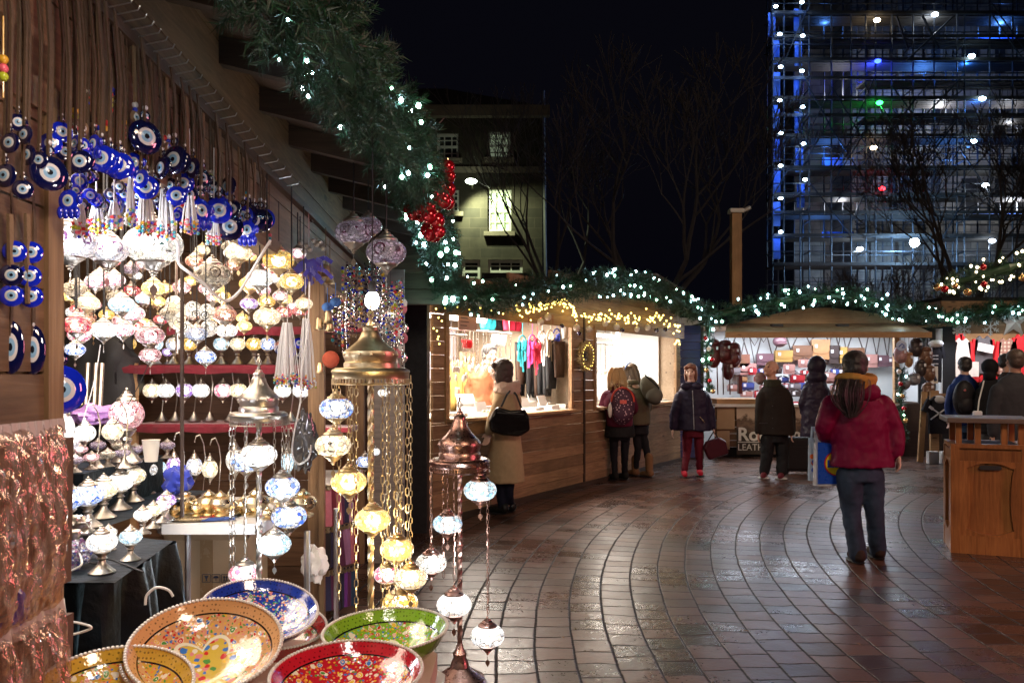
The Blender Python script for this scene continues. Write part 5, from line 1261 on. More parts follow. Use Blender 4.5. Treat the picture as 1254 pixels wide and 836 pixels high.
# cardboard box with symbols
def cbox():
    c = P(258, 690, 3.95); w_, h_, d_ = .42, .33, .3; x0 = P(208, 0, 3.9).x; x1 = P(308, 0, 3.9).x; y = 3.85
    t = thing('cardboard_box', 'brown cardboard box with open flaps and handling symbols under the white table', 'box', (c.x, y, .33)); z0, z1 = .33, .70
    m = MB(); th = .006
    m.bx(x0, x1, y, y+th, z0, z1); m.bx(x0, x1, y+d_, y+d_+th, z0, z1); m.bx(x0, x0+th, y+th, y+d_, z0, z1); m.bx(x1-th, x1, y+th, y+d_, z0, z1); m.bx(x0, x1, y, y+d_, z0-.006, z0-.0005); m.build('carton', M['card'], t)
    m = MB(); m.bar((((x0+x1)/2), y-.06, z1+.06), ((x0+x1)/2, y, z1), x1-x0, .005); m.build('flap', M['card'], t)
    m = MB(); m.bar((x0-.07, y+.15, z1+.07), (x0, y+.15, z1), d_, .005, up=(0, 0, 1)); m.build('flap', M['card'], t)
    m = MB(); m.bar((x1+.05, y+.15, z1+.08), (x1, y+.15, z1), d_, .005, up=(0, 0, 1)); m.build('flap', M['card'], t)
    m = MB(); xm = (x0+x1)/2+.0; m.bx(xm-.03, xm+.03, y-.004, y-.001, z0, z1); m.build('tape', M['tape'], t)
    m = MB(); yy = y-.006
    for k in range(3):
        cx = x0+.245+k*.045-.05; cz = z0+.19; s_ = .018
        for (a, b, cc, d) in ((-s_, s_, s_, s_+.002), (-s_, s_, -s_-.002, -s_), (-s_-.002, -s_, -s_, s_), (s_, s_+.002, -s_, s_)): m.bx(cx+a, cx+b, yy, yy+.002, cz+cc, cz+d)
        if k == 0: m.prism([(cx-.010, cz+.012), (cx+.010, cz+.012), (cx+.003, cz-.002), (cx+.0015, cz-.010), (cx+.007, cz-.013), (cx-.007, cz-.013), (cx-.0015, cz-.010), (cx-.003, cz-.002)], yy, yy+.002)
        if k == 1: m.prism([(cx+.013*cos(a*pi/6), cz+.001+.011*sin(a*pi/6)) for a in range(7)], yy, yy+.002); m.bx(cx-.001, cx+.001, yy, yy+.002, cz-.012, cz+.001)
        if k == 2:
            for d in (-.006, .006): m.bx(cx+d-.002, cx+d+.002, yy, yy+.002, cz-.009, cz+.006); m.prism([(cx+d-.006, cz+.004), (cx+d+.006, cz+.004), (cx+d, cz+.013)], yy, yy+.002)
            m.bx(cx-.012, cx+.012, yy, yy+.002, cz-.013, cz-.010)
    m.build('handling_symbols', M['ink'], t)
    m = MB(); m.bx(x0-.05, x1+.2, y-.1, y+.4, .05, .322); tag(m.build('storage_box', M['white'], origin=(x0, y, .05)), 'white plastic storage box under the cardboard box', 'box')
M['tape'] = plain('parcel_tape', (.30, .19, .10), .25, 0, .1); M['ink'] = plain('ink', (.02, .03, .06), .6)
cbox()
m = MB(); c = P(268, 622, 3.58); m.box((c.x, c.y, zt+.012), (.14, .016, .014), 0, (0, 0, .25)); tag(m.build('pocket_knife', plain('knife_handle', (.03, .06, .2), .4), origin=c), 'blue and black handled knife lying at the edge of the white table', 'knife')
m = MB(); m.box((c.x-.04, c.y+.03, zt+.01), (.10, .014, .012), 0, (0, 0, .3)); tag(m.build('pliers', plain('red_handle', (.5, .02, .01), .4), origin=c), 'red-handled tool lying by the knife on the white table', 'tool')
# purple bubble wrap and blue cloth
M['violet_wrap'] = plain('violet_wrap', (.42, .22, .55), .3, 0, .3, 30, .6, coat=.4)
def crumple(name, px, py, Y, sx, sy, sz, mat, label, cat, seed=0):
    c = P(px, py, Y); m = MB(); m.ball((0, 0, 0), 1, n=28, k=18); m.v = [tuple(V((v[0]*sx, v[1]*sy, v[2]*sz))*(1+.45*mn.noise(V(v)*2.2+V((seed, 0, 0)))+.18*mn.noise(V(v)*6))) for v in m.v]
    m.v = [tuple(V(v)+c) for v in m.v]; return tag(m.build(name, mat, origin=c, smooth=True), label, cat)
crumple('wrap', 118, 508, 3.85, .14, .08, .045, M['violet_wrap'], 'crumpled violet wrapping lying left of the large pink lamp', 'wrapping')
crumple('blue_cloth', 218, 590, 3.75, .06, .05, .07, plain('blue_cloth', (.01, .03, .35), .7, sheen=.4), 'crumpled royal blue cloth behind the gilt tray', 'cloth', 4)
crumple('plastic_bag', 385, 690, 4.1, .06, .05, .09, M['paper'], 'white crumpled paper stack beside the stall post under table', 'paper', 7)
crumple('bubble_bag', 374, 540, 4.2, .06, .04, .14, plain('dark_plastic_bag', (.05, .05, .055), .15, coat=1), 'dark glossy plastic bag hanging behind the stall post', 'bag', 9)
# tall dark objects in the corner and shapes behind velvet table

for px in (104, 114, 121): a = P(px, 520, 3.9); b = P(px+4, 445, 4.0); m = MB(); m.tube([a, b], .012, 8); tag(m.build('metal_rod', M['silver'], origin=a), 'metal lamp pole leaning in the dark corner, %s' % {104: 'thin one on the left', 114: 'twisted one in the middle', 121: 'one on the right'}[px], 'rod')
crumple('dark_coat', 118, 470, 4.5, .22, .12, .38, M['black'], 'black coat heaped in the dark corner of the stall', 'coat', 3)
# beaded bracelets mess at the table's front corner
M['bead_mix'] = globe('glass_bead_strings', [(.15, .2, .7), (.8, .85, 1), (.5, .2, .5), (.9, .9, .95)], .12, 30)  # beads get a faint glow from the lamp shader, no lamp inside
for k, (px, py, s, lb) in enumerate(((84, 680, .06, 'blue and white beaded pouch on the velvet by the hanging bag'), (92, 648, .05, 'heap of silver and violet trinkets on the velvet near the post'), (108, 662, .045, 'tangle of dark jewellery on the velvet left of the front lamp'))):
    crumple('beaded_trinket', px, py, 2.35+k*.08, s, s*.6, s*.75, [M['bead_mix'], M['silver'], M['silver']][k], lb, 'trinket', k*5)

# ---------------- hanging plastic bags at left ----------------
def bagfilm():
    t = NT('clear_film'); t.l(t.ramp(t.noise(t.coord('Object', (40, 40, 4)), 1.5, 5, .6, 1), [(.30, (.22, .10, .06)), (.48, (.70, .42, .30)), (.62, (.95, .80, .70)), (.75, (.60, .34, .24))]), t.b.inputs['Base Color']); t.b.inputs['Metallic'].default_value = .6; t.b.inputs['Roughness'].default_value = .16
    t.b.inputs['Alpha'].default_value = .5; t.b.inputs['Specular IOR Level'].default_value = 1; t.b.inputs['Coat Weight'].default_value = 1
    t.bump(t.noise(t.coord('Object', (30, 30, 7)), 1.6, 4, .5, 1.0), .55, .03); return t.mat
M['film'] = bagfilm(); M['film_white'] = plain('white_film_header', (.42, .34, .32), .3, 0, .1)
M['brownstuff'] = plain('brown_felt', (.09, .045, .03), .9, 0, .5, 9, .5)
def bag(y0, y1, label, eyes):
    Ya, Yb = 1.34, 1.655; za = lambda py: EYE+(HY-py)/F*1.62
    t = thing('plastic_bag', label, 'bag', (xf(1.55)+.05, 1.55, za(y1)))
    m = MB(); n, k = 90, 90; rng = random.Random(int(y0)); vs = []
    for i in range(n+1):
        for j in range(k+1):
            Y = Ya+(Yb-Ya)*i/n; z = za(y1)+(za(y0)-za(y1))*j/k; b = sin(pi*i/n)**.5*sin(pi*j/k)**.4
            d = .045*b+.030*mn.noise(V((Y*30, z*4, 0)))+.018*mn.noise(V((Y*90, z*9, 3)))+.008*mn.noise(V((Y*160, z*40, 5)))
            vs.append((xf(Y)+.022+d, Y, z))
    m.add(vs, [(i*(k+1)+j, (i+1)*(k+1)+j, (i+1)*(k+1)+j+1, i*(k+1)+j+1) for i in range(n) for j in range(k)]); m.build('film', M['film'], t, smooth=True, ang=180)
    m = MB()
    for q in range(9):
        Y = Ya+.03+q*.038; m.bar((xf(Y)+.02, Y, za(y1)+.03), (xf(Y)+.02, Y+.01, za(y0)-.03), .012, .034, up=(0, 1, 0))
    m.build('contents', M['brownstuff'], t)
    for (px, py, w_) in eyes:
        Yc = (-.86+.03)/((px-CX)/F+.047); c = P(px, py, Yc); m = MB(); eye_disc(m, c, w_/2*Yc/F, (.75, -.66, 0)); m.build('eye_charm', EYEN if w_ < 60 else EYEM, t, smooth=True)
    m = MB(); vs = []
    for j in (0, 1):
        for i in range(n+1): Y = Ya+(Yb-Ya)*i/n; vs.append((xf(Y)+.03+.002*sin(i*.8)+j*.004, Y, za(y0)+.012-j*.03))
    m.add(vs, [(i, i+1, n+2+i, n+1+i) for i in range(n)]); m.build('header_fold', M['film_white'], t, smooth=True)
charm(12, 560, 30, 'navy eye charm showing beside the upper plastic bag', True, -35, 'eye charms on the wooden side panel', off=.15, top=1.5, strap=False)
bag(520, 740, 'clear plastic bag of brown goods with a blue eye charm, upper of two', [(14, 660, 40)])
bag(745, 900, 'clear plastic bag of brown goods hanging lower at the left edge', [])
charm(3, 745, 60, 'big blue eye charm cut off at the left edge over the plastic bags', False, -40, 'eye charms on the wooden side panel', off=.17, top=1.4, strap=False)

# ---------------- bowls ----------------
def bowlmat(name, base, cols, seed, band=(.01, .01, .012), sc=1.0):
    t = NT(name); v = t.coord('Object', (1, 1, 1), (0, 0, 0), (seed*3.1, seed*1.7, 0)); v0 = t.coord('Object')
    s = t.n('SeparateXYZ'); t.l(v0, s.inputs[0]); r = t.m('SQRT', t.m('ADD', t.m('POWER', s.outputs[0], 2.0), t.m('POWER', s.outputs[1], 2.0)))
    r = t.m('DIVIDE', r, .165*sc)
    th = t.m('ARCTAN2', s.outputs[1], s.outputs[0])
    col = c4(base)
    nz = t.n('TexNoise'); nz.inputs['Scale'].default_value = 30; t.l(v, nz.inputs[0])
    wv = t.n('VectorMath', operation='MULTIPLY_ADD'); t.l(nz.outputs['Color'], wv.inputs[0]); wv.inputs[1].default_value = (.02, .02, .02); t.l(v, wv.inputs[2]); wv = wv.outputs[0]
    # small leaves, then flowers
    a = t.vor(wv, 150); sa = t.n('SeparateColor'); t.l(a.outputs['Color'], sa.inputs[0])
    k = len(cols); rc = t.ramp(sa.outputs[0], [(i/k, c) for i, c in enumerate(cols)], 'CONSTANT')
    col = t.mix(t.m('MULTIPLY', t.m('LESS_THAN', a.outputs['Distance'], .44), t.m('GREATER_THAN', sa.outputs[1], .15)), col, rc)
    b = t.vor(wv, 58); sb = t.n('SeparateColor'); t.l(b.outputs['Color'], sb.inputs[0])
    rb = t.ramp(sb.outputs[1], [(i/k, c) for i, c in enumerate(cols[::-1])], 'CONSTANT')
    on = t.m('GREATER_THAN', sb.outputs[2], .35)
    for d_, cc in ((.40, (.85, .75, .6)), (.34, None), (.16, (.9, .85, .7)), (.09, (.5, .05, .03))):
        col = t.mix(t.m('MULTIPLY', t.m('LESS_THAN', b.outputs['Distance'], d_), on), col, rb if cc is None else c4(cc))
    # star medallions around the bottom
    if seed in (1, 3):
        sm = t.m('ADD', .36, t.m('MULTIPLY', t.m('ABSOLUTE', t.m('SINE', t.m('MULTIPLY', th, 3))), .22))
        ins = t.m('LESS_THAN', r, sm); ln = t.m('LESS_THAN', t.m('ABSOLUTE', t.m('SUBTRACT', r, sm)), .025)
        yel = t.mix(t.m('MULTIPLY', t.m('LESS_THAN', b.outputs['Distance'], .42), 1.0), (.62, .45, .07, 1), rb)
        col = t.mix(ins, col, yel); col = t.mix(ln, col, (.8, .78, .62, 1))
    out = t.m('GREATER_THAN', r, .87)
    dots = t.vor(v, 120, rnd=.2)
    rim = t.mix(t.m('LESS_THAN', dots.outputs['Distance'], .28), c4(base), c4([q*.35 for q in base]))
    col = t.mix(out, col, rim)
    col = t.mix(t.m('LESS_THAN', t.m('ABSOLUTE', t.m('SUBTRACT', r, .87)), .010), col, c4(band))
    t.l(col, t.b.inputs['Base Color']); t.b.inputs['Roughness'].default_value = .09; t.b.inputs['Coat Weight'].default_value = 1; t.b.inputs['Specular IOR Level'].default_value = .7
    t.bump(a.outputs['Distance'], .15, .002); return t.mat
C_ = dict(r=(.55, .03, .03), y=(.75, .48, .04), b=(.05, .18, .55), w=(.8, .74, .62), g=(.08, .28, .06), p=(.7, .25, .25), t=(.1, .45, .45), o=(.75, .25, .06), k=(.04, .04, .05))
def bowl(px, py, wpx, Y, label, base, cols, seed, outer, tilt=(0, 0), depth=.42, zoff=0):
    c = P(px, py, Y); Rb = wpx/2*Y/F; t = thing('ceramic_bowl', label, 'bowl', c, 0, 'painted ceramic bowls at the front of the stall'); t.rotation_euler = (R(tilt[0]), R(tilt[1]), 0)
    prof = [(0, -depth), (.25, -.985*depth), (.5, -.86*depth), (.72, -.62*depth), (.88, -.32*depth), (1, 0)]
    sub = []
    for i in range(len(prof)-1):
        for q in range(3): sub.append((prof[i][0]+(prof[i+1][0]-prof[i][0])*q/3, prof[i][1]+(prof[i+1][1]-prof[i][1])*q/3))
    sub.append(prof[-1])
    m = MB(); m.lathe(sub, n=72, sc=Rb); m.build('inside', bowlmat('glaze_'+str(seed), base, cols, seed, sc=Rb/.165), t, smooth=True, local=True)
    m = MB(); m.lathe([(0, -depth-.07), (.3, -depth-.07), (.32, -depth-.03), (.52, -.9*depth-.03), (.75, -.64*depth-.03), (.91, -.33*depth-.02), (1.012, -.002)], n=72, sc=Rb); m.build('outside', outer, t, smooth=True, local=True)
    m = MB(); n = 110
    for i in range(n):
        a = 2*pi*i/n; a2 = a+2*pi/n*.5; m.ball((cos(a)*Rb*1.006, sin(a)*Rb*1.006, .002), Rb*.030, n=6, k=4, sc=(1, 1, .8))
    m.build('rim_beading', M['rimw'], t, smooth=True, local=True)
    return t
M['rimw'] = plain('rim_enamel', (.66, .63, .60), .3, 0, .25, 90)
og = lambda n, c: plain(n, c, .10, 0, .12, 10, .02, coat=1)
bowl(318, 745, 138, 2.02, 'blue flowered ceramic bowl nested on a dark red one', (.02, .05, .36), [C_['w'], C_['p'], C_['t'], C_['o'], C_['g'], C_['w']], 2, og('outer_blue', (.03, .06, .35)), (14, 10))
bowl(330, 765, 136, 2.06, 'dark red ceramic bowl beneath the blue flowered bowl', (.42, .03, .03), [C_['w'], C_['g'], C_['y'], C_['p']], 5, og('outer_red', (.30, .006, .012)), (6, 6), depth=.62)
bowl(252, 788, 178, 1.72, 'large orange bowl with yellow star medallions tilted towards the aisle', (.66, .36, .16), [C_['y'], C_['w'], C_['r'], C_['b'], C_['g'], C_['p']], 1, og('outer_orange', (.52, .16, .04)), (20, 6))
bowl(247, 796, 178, 1.75, 'dark red bowl nested under the large orange bowl', (.3, .02, .04), [C_['w'], C_['g']], 6, og('outer_maroon', (.28, .01, .02)), (16, 4))
bowl(472, 770, 150, 1.98, 'green flowered ceramic bowl at the table corner', (.22, .42, .03), [C_['r'], C_['b'], C_['y'], C_['w'], C_['p'], C_['t']], 3, og('outer_green', (.16, .36, .03)), (3, -2), depth=.55)
bowl(425, 822, 182, 1.66, 'red flowered ceramic bowl at the bottom edge of the photo', (.48, .015, .03), [C_['y'], C_['w'], C_['b'], C_['g'], C_['o'], C_['y']], 4, og('outer_crimson', (.35, .01, .02)), (5, 0))
bowl(135, 843, 190, 1.56, 'yellow flowered ceramic bowl at the bottom left', (.62, .38, .05), [C_['r'], C_['b'], C_['w'], C_['g'], C_['o'], C_['p']], 7, og('outer_yellow', (.55, .33, .05)), (12, 4))
# table under bowls
t = thing('bowl_table', 'pale table at the front of the stall carrying the painted bowls', 'table', (-.6, 1.8, 0))
m = MB(); o = [(-.95, 1.25), (-.24, 1.25), (-.18, 1.33), (-.185, 2.02), (-.24, 2.10), (-.78, 2.14), (-.95, 1.9)]; m.prism(o, .74, .79, 'z'); m.build('table_top', M['pink_cloth'] if 'pink_cloth' in M else plain('pale_cloth', (.55, .36, .30), .7, 0, .1), t)
m = MB(); m.prism([(a*1.0+(.02 if a > -.5 else 0), b) for a, b in o], .60, .738, 'z'); m.build('tray_edge', plain('frosted_plastic', (.6, .58, .58), .35, 0, .05), t)
for x, y in ((-.9, 1.3), (-.25, 1.3), (-.25, 2.0), (-.7, 2.05)): m = MB(); m.tube([(x, y, 0), (x, y, .6)], .018, 8); m.build('leg', M['steel'], t)
light('front_stall_light', 'POINT', (-.45, 1.45, 1.7), 3.0, (1, .85, .75), .04)
light('front_stall_light', 'POINT', (-.25, .95, 2.25), 12, (1, .86, .74), .08)
# ---------------- fir garlands ----------------
def needles_mat(name, c1, c2):
    t = NT(name); g = t.n('NewGeometry'); col = t.ramp(g.outputs['Random Per Island'], [(0, c1), (.7, c2), (1, tuple(min(1, k*1.5) for k in c2))]); t.l(col, t.b.inputs['Base Color'])
    t.b.inputs['Roughness'].default_value = .45; t.b.inputs['Subsurface Weight'].default_value = 0; return t.mat
M['needles'] = needles_mat('fir_needles', (.004, .018, .009), (.014, .052, .022))
M['stemb'] = plain('twig', (.05, .035, .02), .9)
def curve_pts(q, step):
    o = []
    for i in range(len(q)-1):
        p0, p1, p2, p3 = q[max(i-1, 0)][0], q[i][0], q[i+1][0], q[min(i+2, len(q)-1)][0]; r1, r2 = q[i][1], q[i+1][1]
        L = (p2-p1).length; k = max(1, int(L/step))
        for j in range(k):
            t_ = j/k; o.append((.5*((2*p1)+(p2-p0)*t_+(2*p0-5*p1+4*p2-p3)*t_*t_+(3*p1-p0-3*p2+p3)*t_**3), r1+(r2-r1)*t_))
    o.append(q[-1]); return o
def garland(label, q, twigs_m, nn, nl, nw, seed, bulbs, lights_r, bulb_mats, tw=.5, grp=None, name='fir_garland'):
    rng = random.Random(seed); pts = curve_pts(q, .05); t = thing(name, label, 'garland', q[0][0], 0, grp)
    L = sum((pts[i+1][0]-pts[i][0]).length for i in range(len(pts)-1)); m = MB(); ms = MB(); ms.tube([p for p, r in pts], .012, 5)
    tips = []
    for k in range(int(L*twigs_m)):
        i = rng.randrange(len(pts)-1); p, r = pts[i]; d = (pts[i+1][0]-p).normalized(); u = d.orthogonal().normalized(); w_ = d.cross(u)
        a = rng.uniform(0, 2*pi); out = u*cos(a)+w_*sin(a); dirv = (out+d*rng.uniform(-.6, .6)+V((0, 0, -.15))).normalized()
        base = p+out*r*rng.uniform(0, .35)+d*rng.uniform(-.03, .03); Lt = r*rng.uniform(.55, .85)
        tips.append(base+dirv*Lt*.95)
        uu = dirv.orthogonal().normalized(); ww = dirv.cross(uu)
        for j in range(nn):
            s_ = (j+rng.random())/nn; o = base+dirv*Lt*s_; b = rng.uniform(0, 2*pi); nd = (uu*cos(b)+ww*sin(b)+dirv*rng.uniform(.5, 1.3)).normalized(); l = nl*rng.uniform(.7, 1.15)
            sd = nd.orthogonal().normalized(); sd = (sd*cos(b*3)+nd.cross(sd)*sin(b*3))*nw
            m.add([o-sd, o+sd, o+nd*l], [(0, 1, 2)])
    core = MB(); cp = [(p, r*.28*(1+.5*mn.noise(p*9))) for p, r in pts]; core.tube([p for p, r in cp], [r for p, r in cp], 9)
    m.add(core.v, core.f); me = m.build('foliage', M['needles'], t); ms.build('wire_stem', M['stemb'], t)
    proto = None
    for k in range(bulbs):
        p = tips[rng.randrange(len(tips))]
        # prefer the camera-facing and upper outside
        for _ in range(6):
            q_ = tips[rng.randrange(len(tips))]
            i = min(range(0, len(pts), 3), key=lambda i: (pts[i][0]-q_).length); ax = pts[i][0]
            if (q_-ax).normalized().dot((V((0, 0, EYE))-ax).normalized()) > .15: p = q_; break
        rr = lights_r*p.y/F*rng.uniform(.42, 1.12)
        if proto is None:
            b_ = MB(); b_.ball((0, 0, 0), 1, n=8, k=5); proto = b_.build('bulb', bulb_mats[0], t, smooth=True, local=True); o = proto
        else: o = proto.copy(); COL.objects.link(o); o.parent = t
        o.location = p-t.location; o.scale = (rr, rr, rr*1.2)
        setm(o, rng.choice(bulb_mats))
    return t
M['bulb_near'] = emit('led_near', (.55, .85, 1), 120)
cool = [M['bulb_cool']]*3+[M['bulb_green']]*2+[M['bulb_dim']]*2
g0 = [(V((-.66, 1.25, 2.46)), .17), (V((-.62, 1.75, 2.46)), .18), (P(392, 42, 2.3), .175), (P(440, 104, 2.75), .18), (P(480, 166, 3.4), .185), (P(507, 215, 4.2), .18), (P(524, 262, 5.2), .17), (P(541, 318, 6.4), .17), (P(552, 362, 7.2), .15)]
garland('thick fir garland with white lights along the eaves of the lamp stall', g0, 330, 46, .045, .0020, 3, 60, 2.9, [M['bulb_near'], M['bulb_near'], M['bulb_green']])
def gw(px, py, t_=.38): return onwall(px, py, t_)[2]
g1 = [(gw(556, 352), .2), (gw(585, 366), .2), (gw(620, 362), .2), (gw(660, 354), .2), (gw(700, 350), .2), (gw(745, 346), .22), (gw(785, 350), .22), (gw(815, 360), .22), (gw(840, 374), .22), (gw(868, 386), .22)]
garland('fir garland with cool white lights along the brown hut roof', g1, 150, 26, .075, .0035, 4, 70, 1.5, cool)
g2 = [(P(866, 388, 14.0), .24), (P(900, 380, 14.0), .22), (P(945, 370, 14.0), .22), (P(1000, 363, 14.0), .22), (P(1045, 365, 14.0), .22), (P(1090, 375, 14.0), .22), (P(1130, 384, 14.2), .22), (P(1165, 388, 14.5), .2), (P(1210, 382, 14.7), .2), (P(1262, 374, 14.7), .2)]
garland('fir garland with cool white lights over the leather and shirt stalls', g2, 130, 24, .09, .0045, 5, 78, 1.4, cool)
g3 = [(P(1150, 352, 10), .08), (P(1170, 346, 10), .15), (P(1200, 338, 9.9), .18), (P(1230, 330, 9.8), .18), (P(1270, 318, 9.7), .18)]
tg = garland('hanging fir garland with warm white lights and red baubles, top right', g3, 110, 28, .07, .003, 6, 66, 1.5, [M['bulb_warm2'] if 'bulb_warm2' in M else M.setdefault('bulb_warm2', emit('led_warm_white', (1, .80, .5), 12))])
# upright thin garlands at stall posts
g4 = [(P(868, 400, 13.9), .10), (P(866, 440, 13.9), .10), (P(868, 480, 13.9), .10)]
garland('thin upright garland with red baubles left of the leather stall', g4, 90, 20, .07, .004, 7, 6, 1.6, cool)
g5 = [(P(1104, 452, 13.9), .09), (P(1103, 490, 13.9), .09), (P(1106, 540, 13.9), .09)]
garland('thin upright garland with baubles beside the hanging rucksacks', g5, 90, 20, .07, .004, 8, 4, 1.6, cool)
def bauble(px, py, d, Y, mat, label, grp, dz=0):
    c = P(px, py, Y); r = d/2*Y/F; t = thing('bauble', label, 'bauble', c, 0, grp)
    m = MB(); m.ball(c, r, n=18, k=12); m.build('ball', mat, t, smooth=True)
    m = MB(); m.lathe([(r*.22, r*.95), (r*.22, r*1.15), (0, r*1.16)], c, 8); m.build('cap', M['gold'], t)
    return t
M['baub_red'] = plain('red_bauble', (.50, .004, .015), .12, .55, .1, 5, 0, coat=1)
M['baub_gold'] = plain('gold_bauble', (.75, .5, .22), .2, .8, .1, 5, 0)
M['baub_white'] = plain('pearl_bauble', (.7, .62, .55), .25, .1, .1, 5, 0, coat=1)
M['baub_dark'] = plain('dark_bauble', (.03, .02, .05), .12, .3, .1, 5, 0, coat=1)
rb = [(548, 205, 13), (540, 212, 14), (531, 216, 15), (545, 222, 15), (536, 228, 14), (524, 230, 12), (549, 232, 13), (521, 240, 15), (530, 238, 14), (541, 240, 15), (548, 248, 13), (533, 250, 15), (524, 253, 15), (543, 246, 14), (507, 261, 13), (516, 263, 13), (526, 264, 14), (535, 270, 14), (530, 278, 13), (523, 282, 12), (538, 284, 11), (527, 288, 11), (533, 290, 10), (500, 256, 9), (551, 216, 10), (513, 256, 11)]
rbo = []
for k, (px, py, d) in enumerate(rb): rbo += [None]; rbo[-1] = bauble(px, py, d*1.45, 4.4+(k % 4)*.05, M['baub_red'], 'shiny red bauble in the bunch hanging below the eaves garland', 'red baubles bunched below the garland')
number_off(rbo, 'shiny red bauble below the eaves garland, %s from the top of the bunch', key=lambda o: -o.location.z)
m = MB(); m.tube([P(532, 195, 4.6), P(534, 240, 4.6), P(530, 285, 4.6)], .004)
tag(m.build('bauble_wire', M['stemb'], origin=P(532, 195, 4.6)), 'thin wire holding the bunch of red baubles together', 'wire')
for k, (px, py, d, mt) in enumerate(((1148, 352, 9, 'gold'), (1157, 354, 9, 'red'), (1185, 358, 9, 'gold'), (1204, 327, 8, 'red'), (1205, 348, 8, 'red'), (1252, 340, 9, 'gold'), (1170, 350, 7, 'gold'))):
    bauble(px, py, d, 9.7, M['baub_'+mt], ['gold bauble at the left tip of the hanging garland', 'red bauble beside the gold one at the left tip of the hanging garland', 'gold bauble under the hanging garland by a red ribbon', 'red bauble on top of the hanging garland', 'red bauble in the middle of the hanging garland', 'gold bauble at the right border of the hanging garland', 'little gold bauble among the warm lights of the hanging garland'][k], 'baubles on the hanging garland')
cols = ['red', 'white', 'red', 'gold', 'red', 'gold', 'red', 'white']
b1 = []; b2 = []
for k in range(6): b1 += [None]; b1[-1] = bauble(864+(k*37 % 11), 414+k*13, 6, 13.75, M['baub_'+cols[k]], 'small bauble on the upright garland at the leather stall corner', 'baubles left of the leather stall')
for k in range(6): b2 += [None]; b2[-1] = bauble(1101+(k*29 % 9), 455+k*15, 6, 13.75, M['baub_'+cols[k+1]], 'small bauble on the upright garland below the hanging rucksacks', 'baubles beside the hanging rucksacks')

number_off(b1, 'small bauble on upright garland left of the leather stall, %s from the top', key=lambda o: -o.location.z)
number_off(b2, 'small bauble on garland below the hanging rucksacks, %s from the top', key=lambda o: -o.location.z)
# ---------------- yellow fairy lights on the brown hut ----------------
t = thing('fairy_lights', 'string of small yellow fairy lights draped on the front of the brown hut', 'fairy lights', gw(640, 380, .1)); rng = random.Random(14)
path = [(628, 378), (645, 380), (660, 376), (675, 372), (690, 371), (700, 376), (706, 384), (722, 388), (740, 389), (760, 388), (778, 391), (795, 390), (810, 391), (826, 395)]
pl = []
for i in range(len(path)-1):
    for j in range(12): f = j/12; pl.append((path[i][0]+(path[i+1][0]-path[i][0])*f, path[i][1]+(path[i+1][1]-path[i][1])*f))
m = MB(); m.tube([gw(a, b, .06) for a, b in pl[::4]], .004, 4); m.build('wire', M['black'], t)
spots = [(px+rng.gauss(0, 1.5), py+rng.gauss(0, 3.6)) for px, py in (pl[rng.randrange(len(pl))] for _ in range(170))]
spots += [(534, 378), (537, 389), (541, 393), (535, 405), (537, 412), (536, 415), (538, 421), (531, 402), (545, 377), (560, 376), (575, 379), (588, 377), (602, 380), (616, 384), (650, 392)]
spots += [(826+rng.uniform(-2, 8), 398+rng.uniform(0, 24)) for _ in range(14)]
b_ = MB(); b_.ball((0, 0, 0), 1, n=7, k=5); proto = b_.build('bulb', M['bulb_yel'], t, smooth=True, local=True); rest = MB()
for k, (px, py) in enumerate(spots):
    p = gw(px, py, .09+rng.uniform(0, .05)); rr = 1.1*p.y/F
    if k < len(spots)-99:
        rest.ball(p, rr, n=6, k=4); continue
    o = proto if k == len(spots)-1 else proto.copy()
    if o is not proto: COL.objects.link(o); o.parent = t
    o.location = p-t.location; o.scale = (rr, rr, rr)
tag(rest.build('bulbs', M['bulb_yel'], t), kind='stuff')
for k, (px, py, d, mt) in enumerate(((662, 394, 9, 'white'), (671, 388, 9, 'white'), (706, 401, 9, 'white'), (721, 403, 8, 'white'), (709, 408, 6, 'dark'), (741, 396, 8, 'white'), (755, 400, 8, 'white'), (762, 404, 6, 'dark'), (780, 403, 7, 'white'), (793, 401, 8, 'white'), (804, 404, 6, 'dark'), (815, 403, 6, 'dark'), (688, 399, 6, 'dark'))):
    s_, z_, p_ = onwall(px, py, .12); hb = globals().setdefault('HB', {}).setdefault(mt, []); hb.append(None); hb[-1] = bauble(px, py, d, p_.y, M['baub_'+mt], ('pearly white' if mt == 'white' else 'dark')+' bauble hanging under the yellow fairy lights of the brown hut', ('pearly' if mt == 'white' else 'dark')+' baubles on the brown hut')
for k_, v_ in HB.items(): number_off(v_, ('pearly white' if k_ == 'white' else 'dark')+' bauble under the yellow fairy lights, %s from the left')
# red ribbon strips
for px, py, lb in ((647, 392, 'short red ribbon hanging at the top of the left hatch'), (677, 396, 'thin red ribbon curling beside the pearly baubles'), (741, 406, 'short red ribbon hanging between the two hatches')):
    p = gw(px, py, .1); m = MB(); m.bar(p+V((0, 0, .1)), p-V((0, 0, .06)), .004, .03); tag(m.build('ribbon', M['baub_red'], origin=p), lb, 'ribbon')
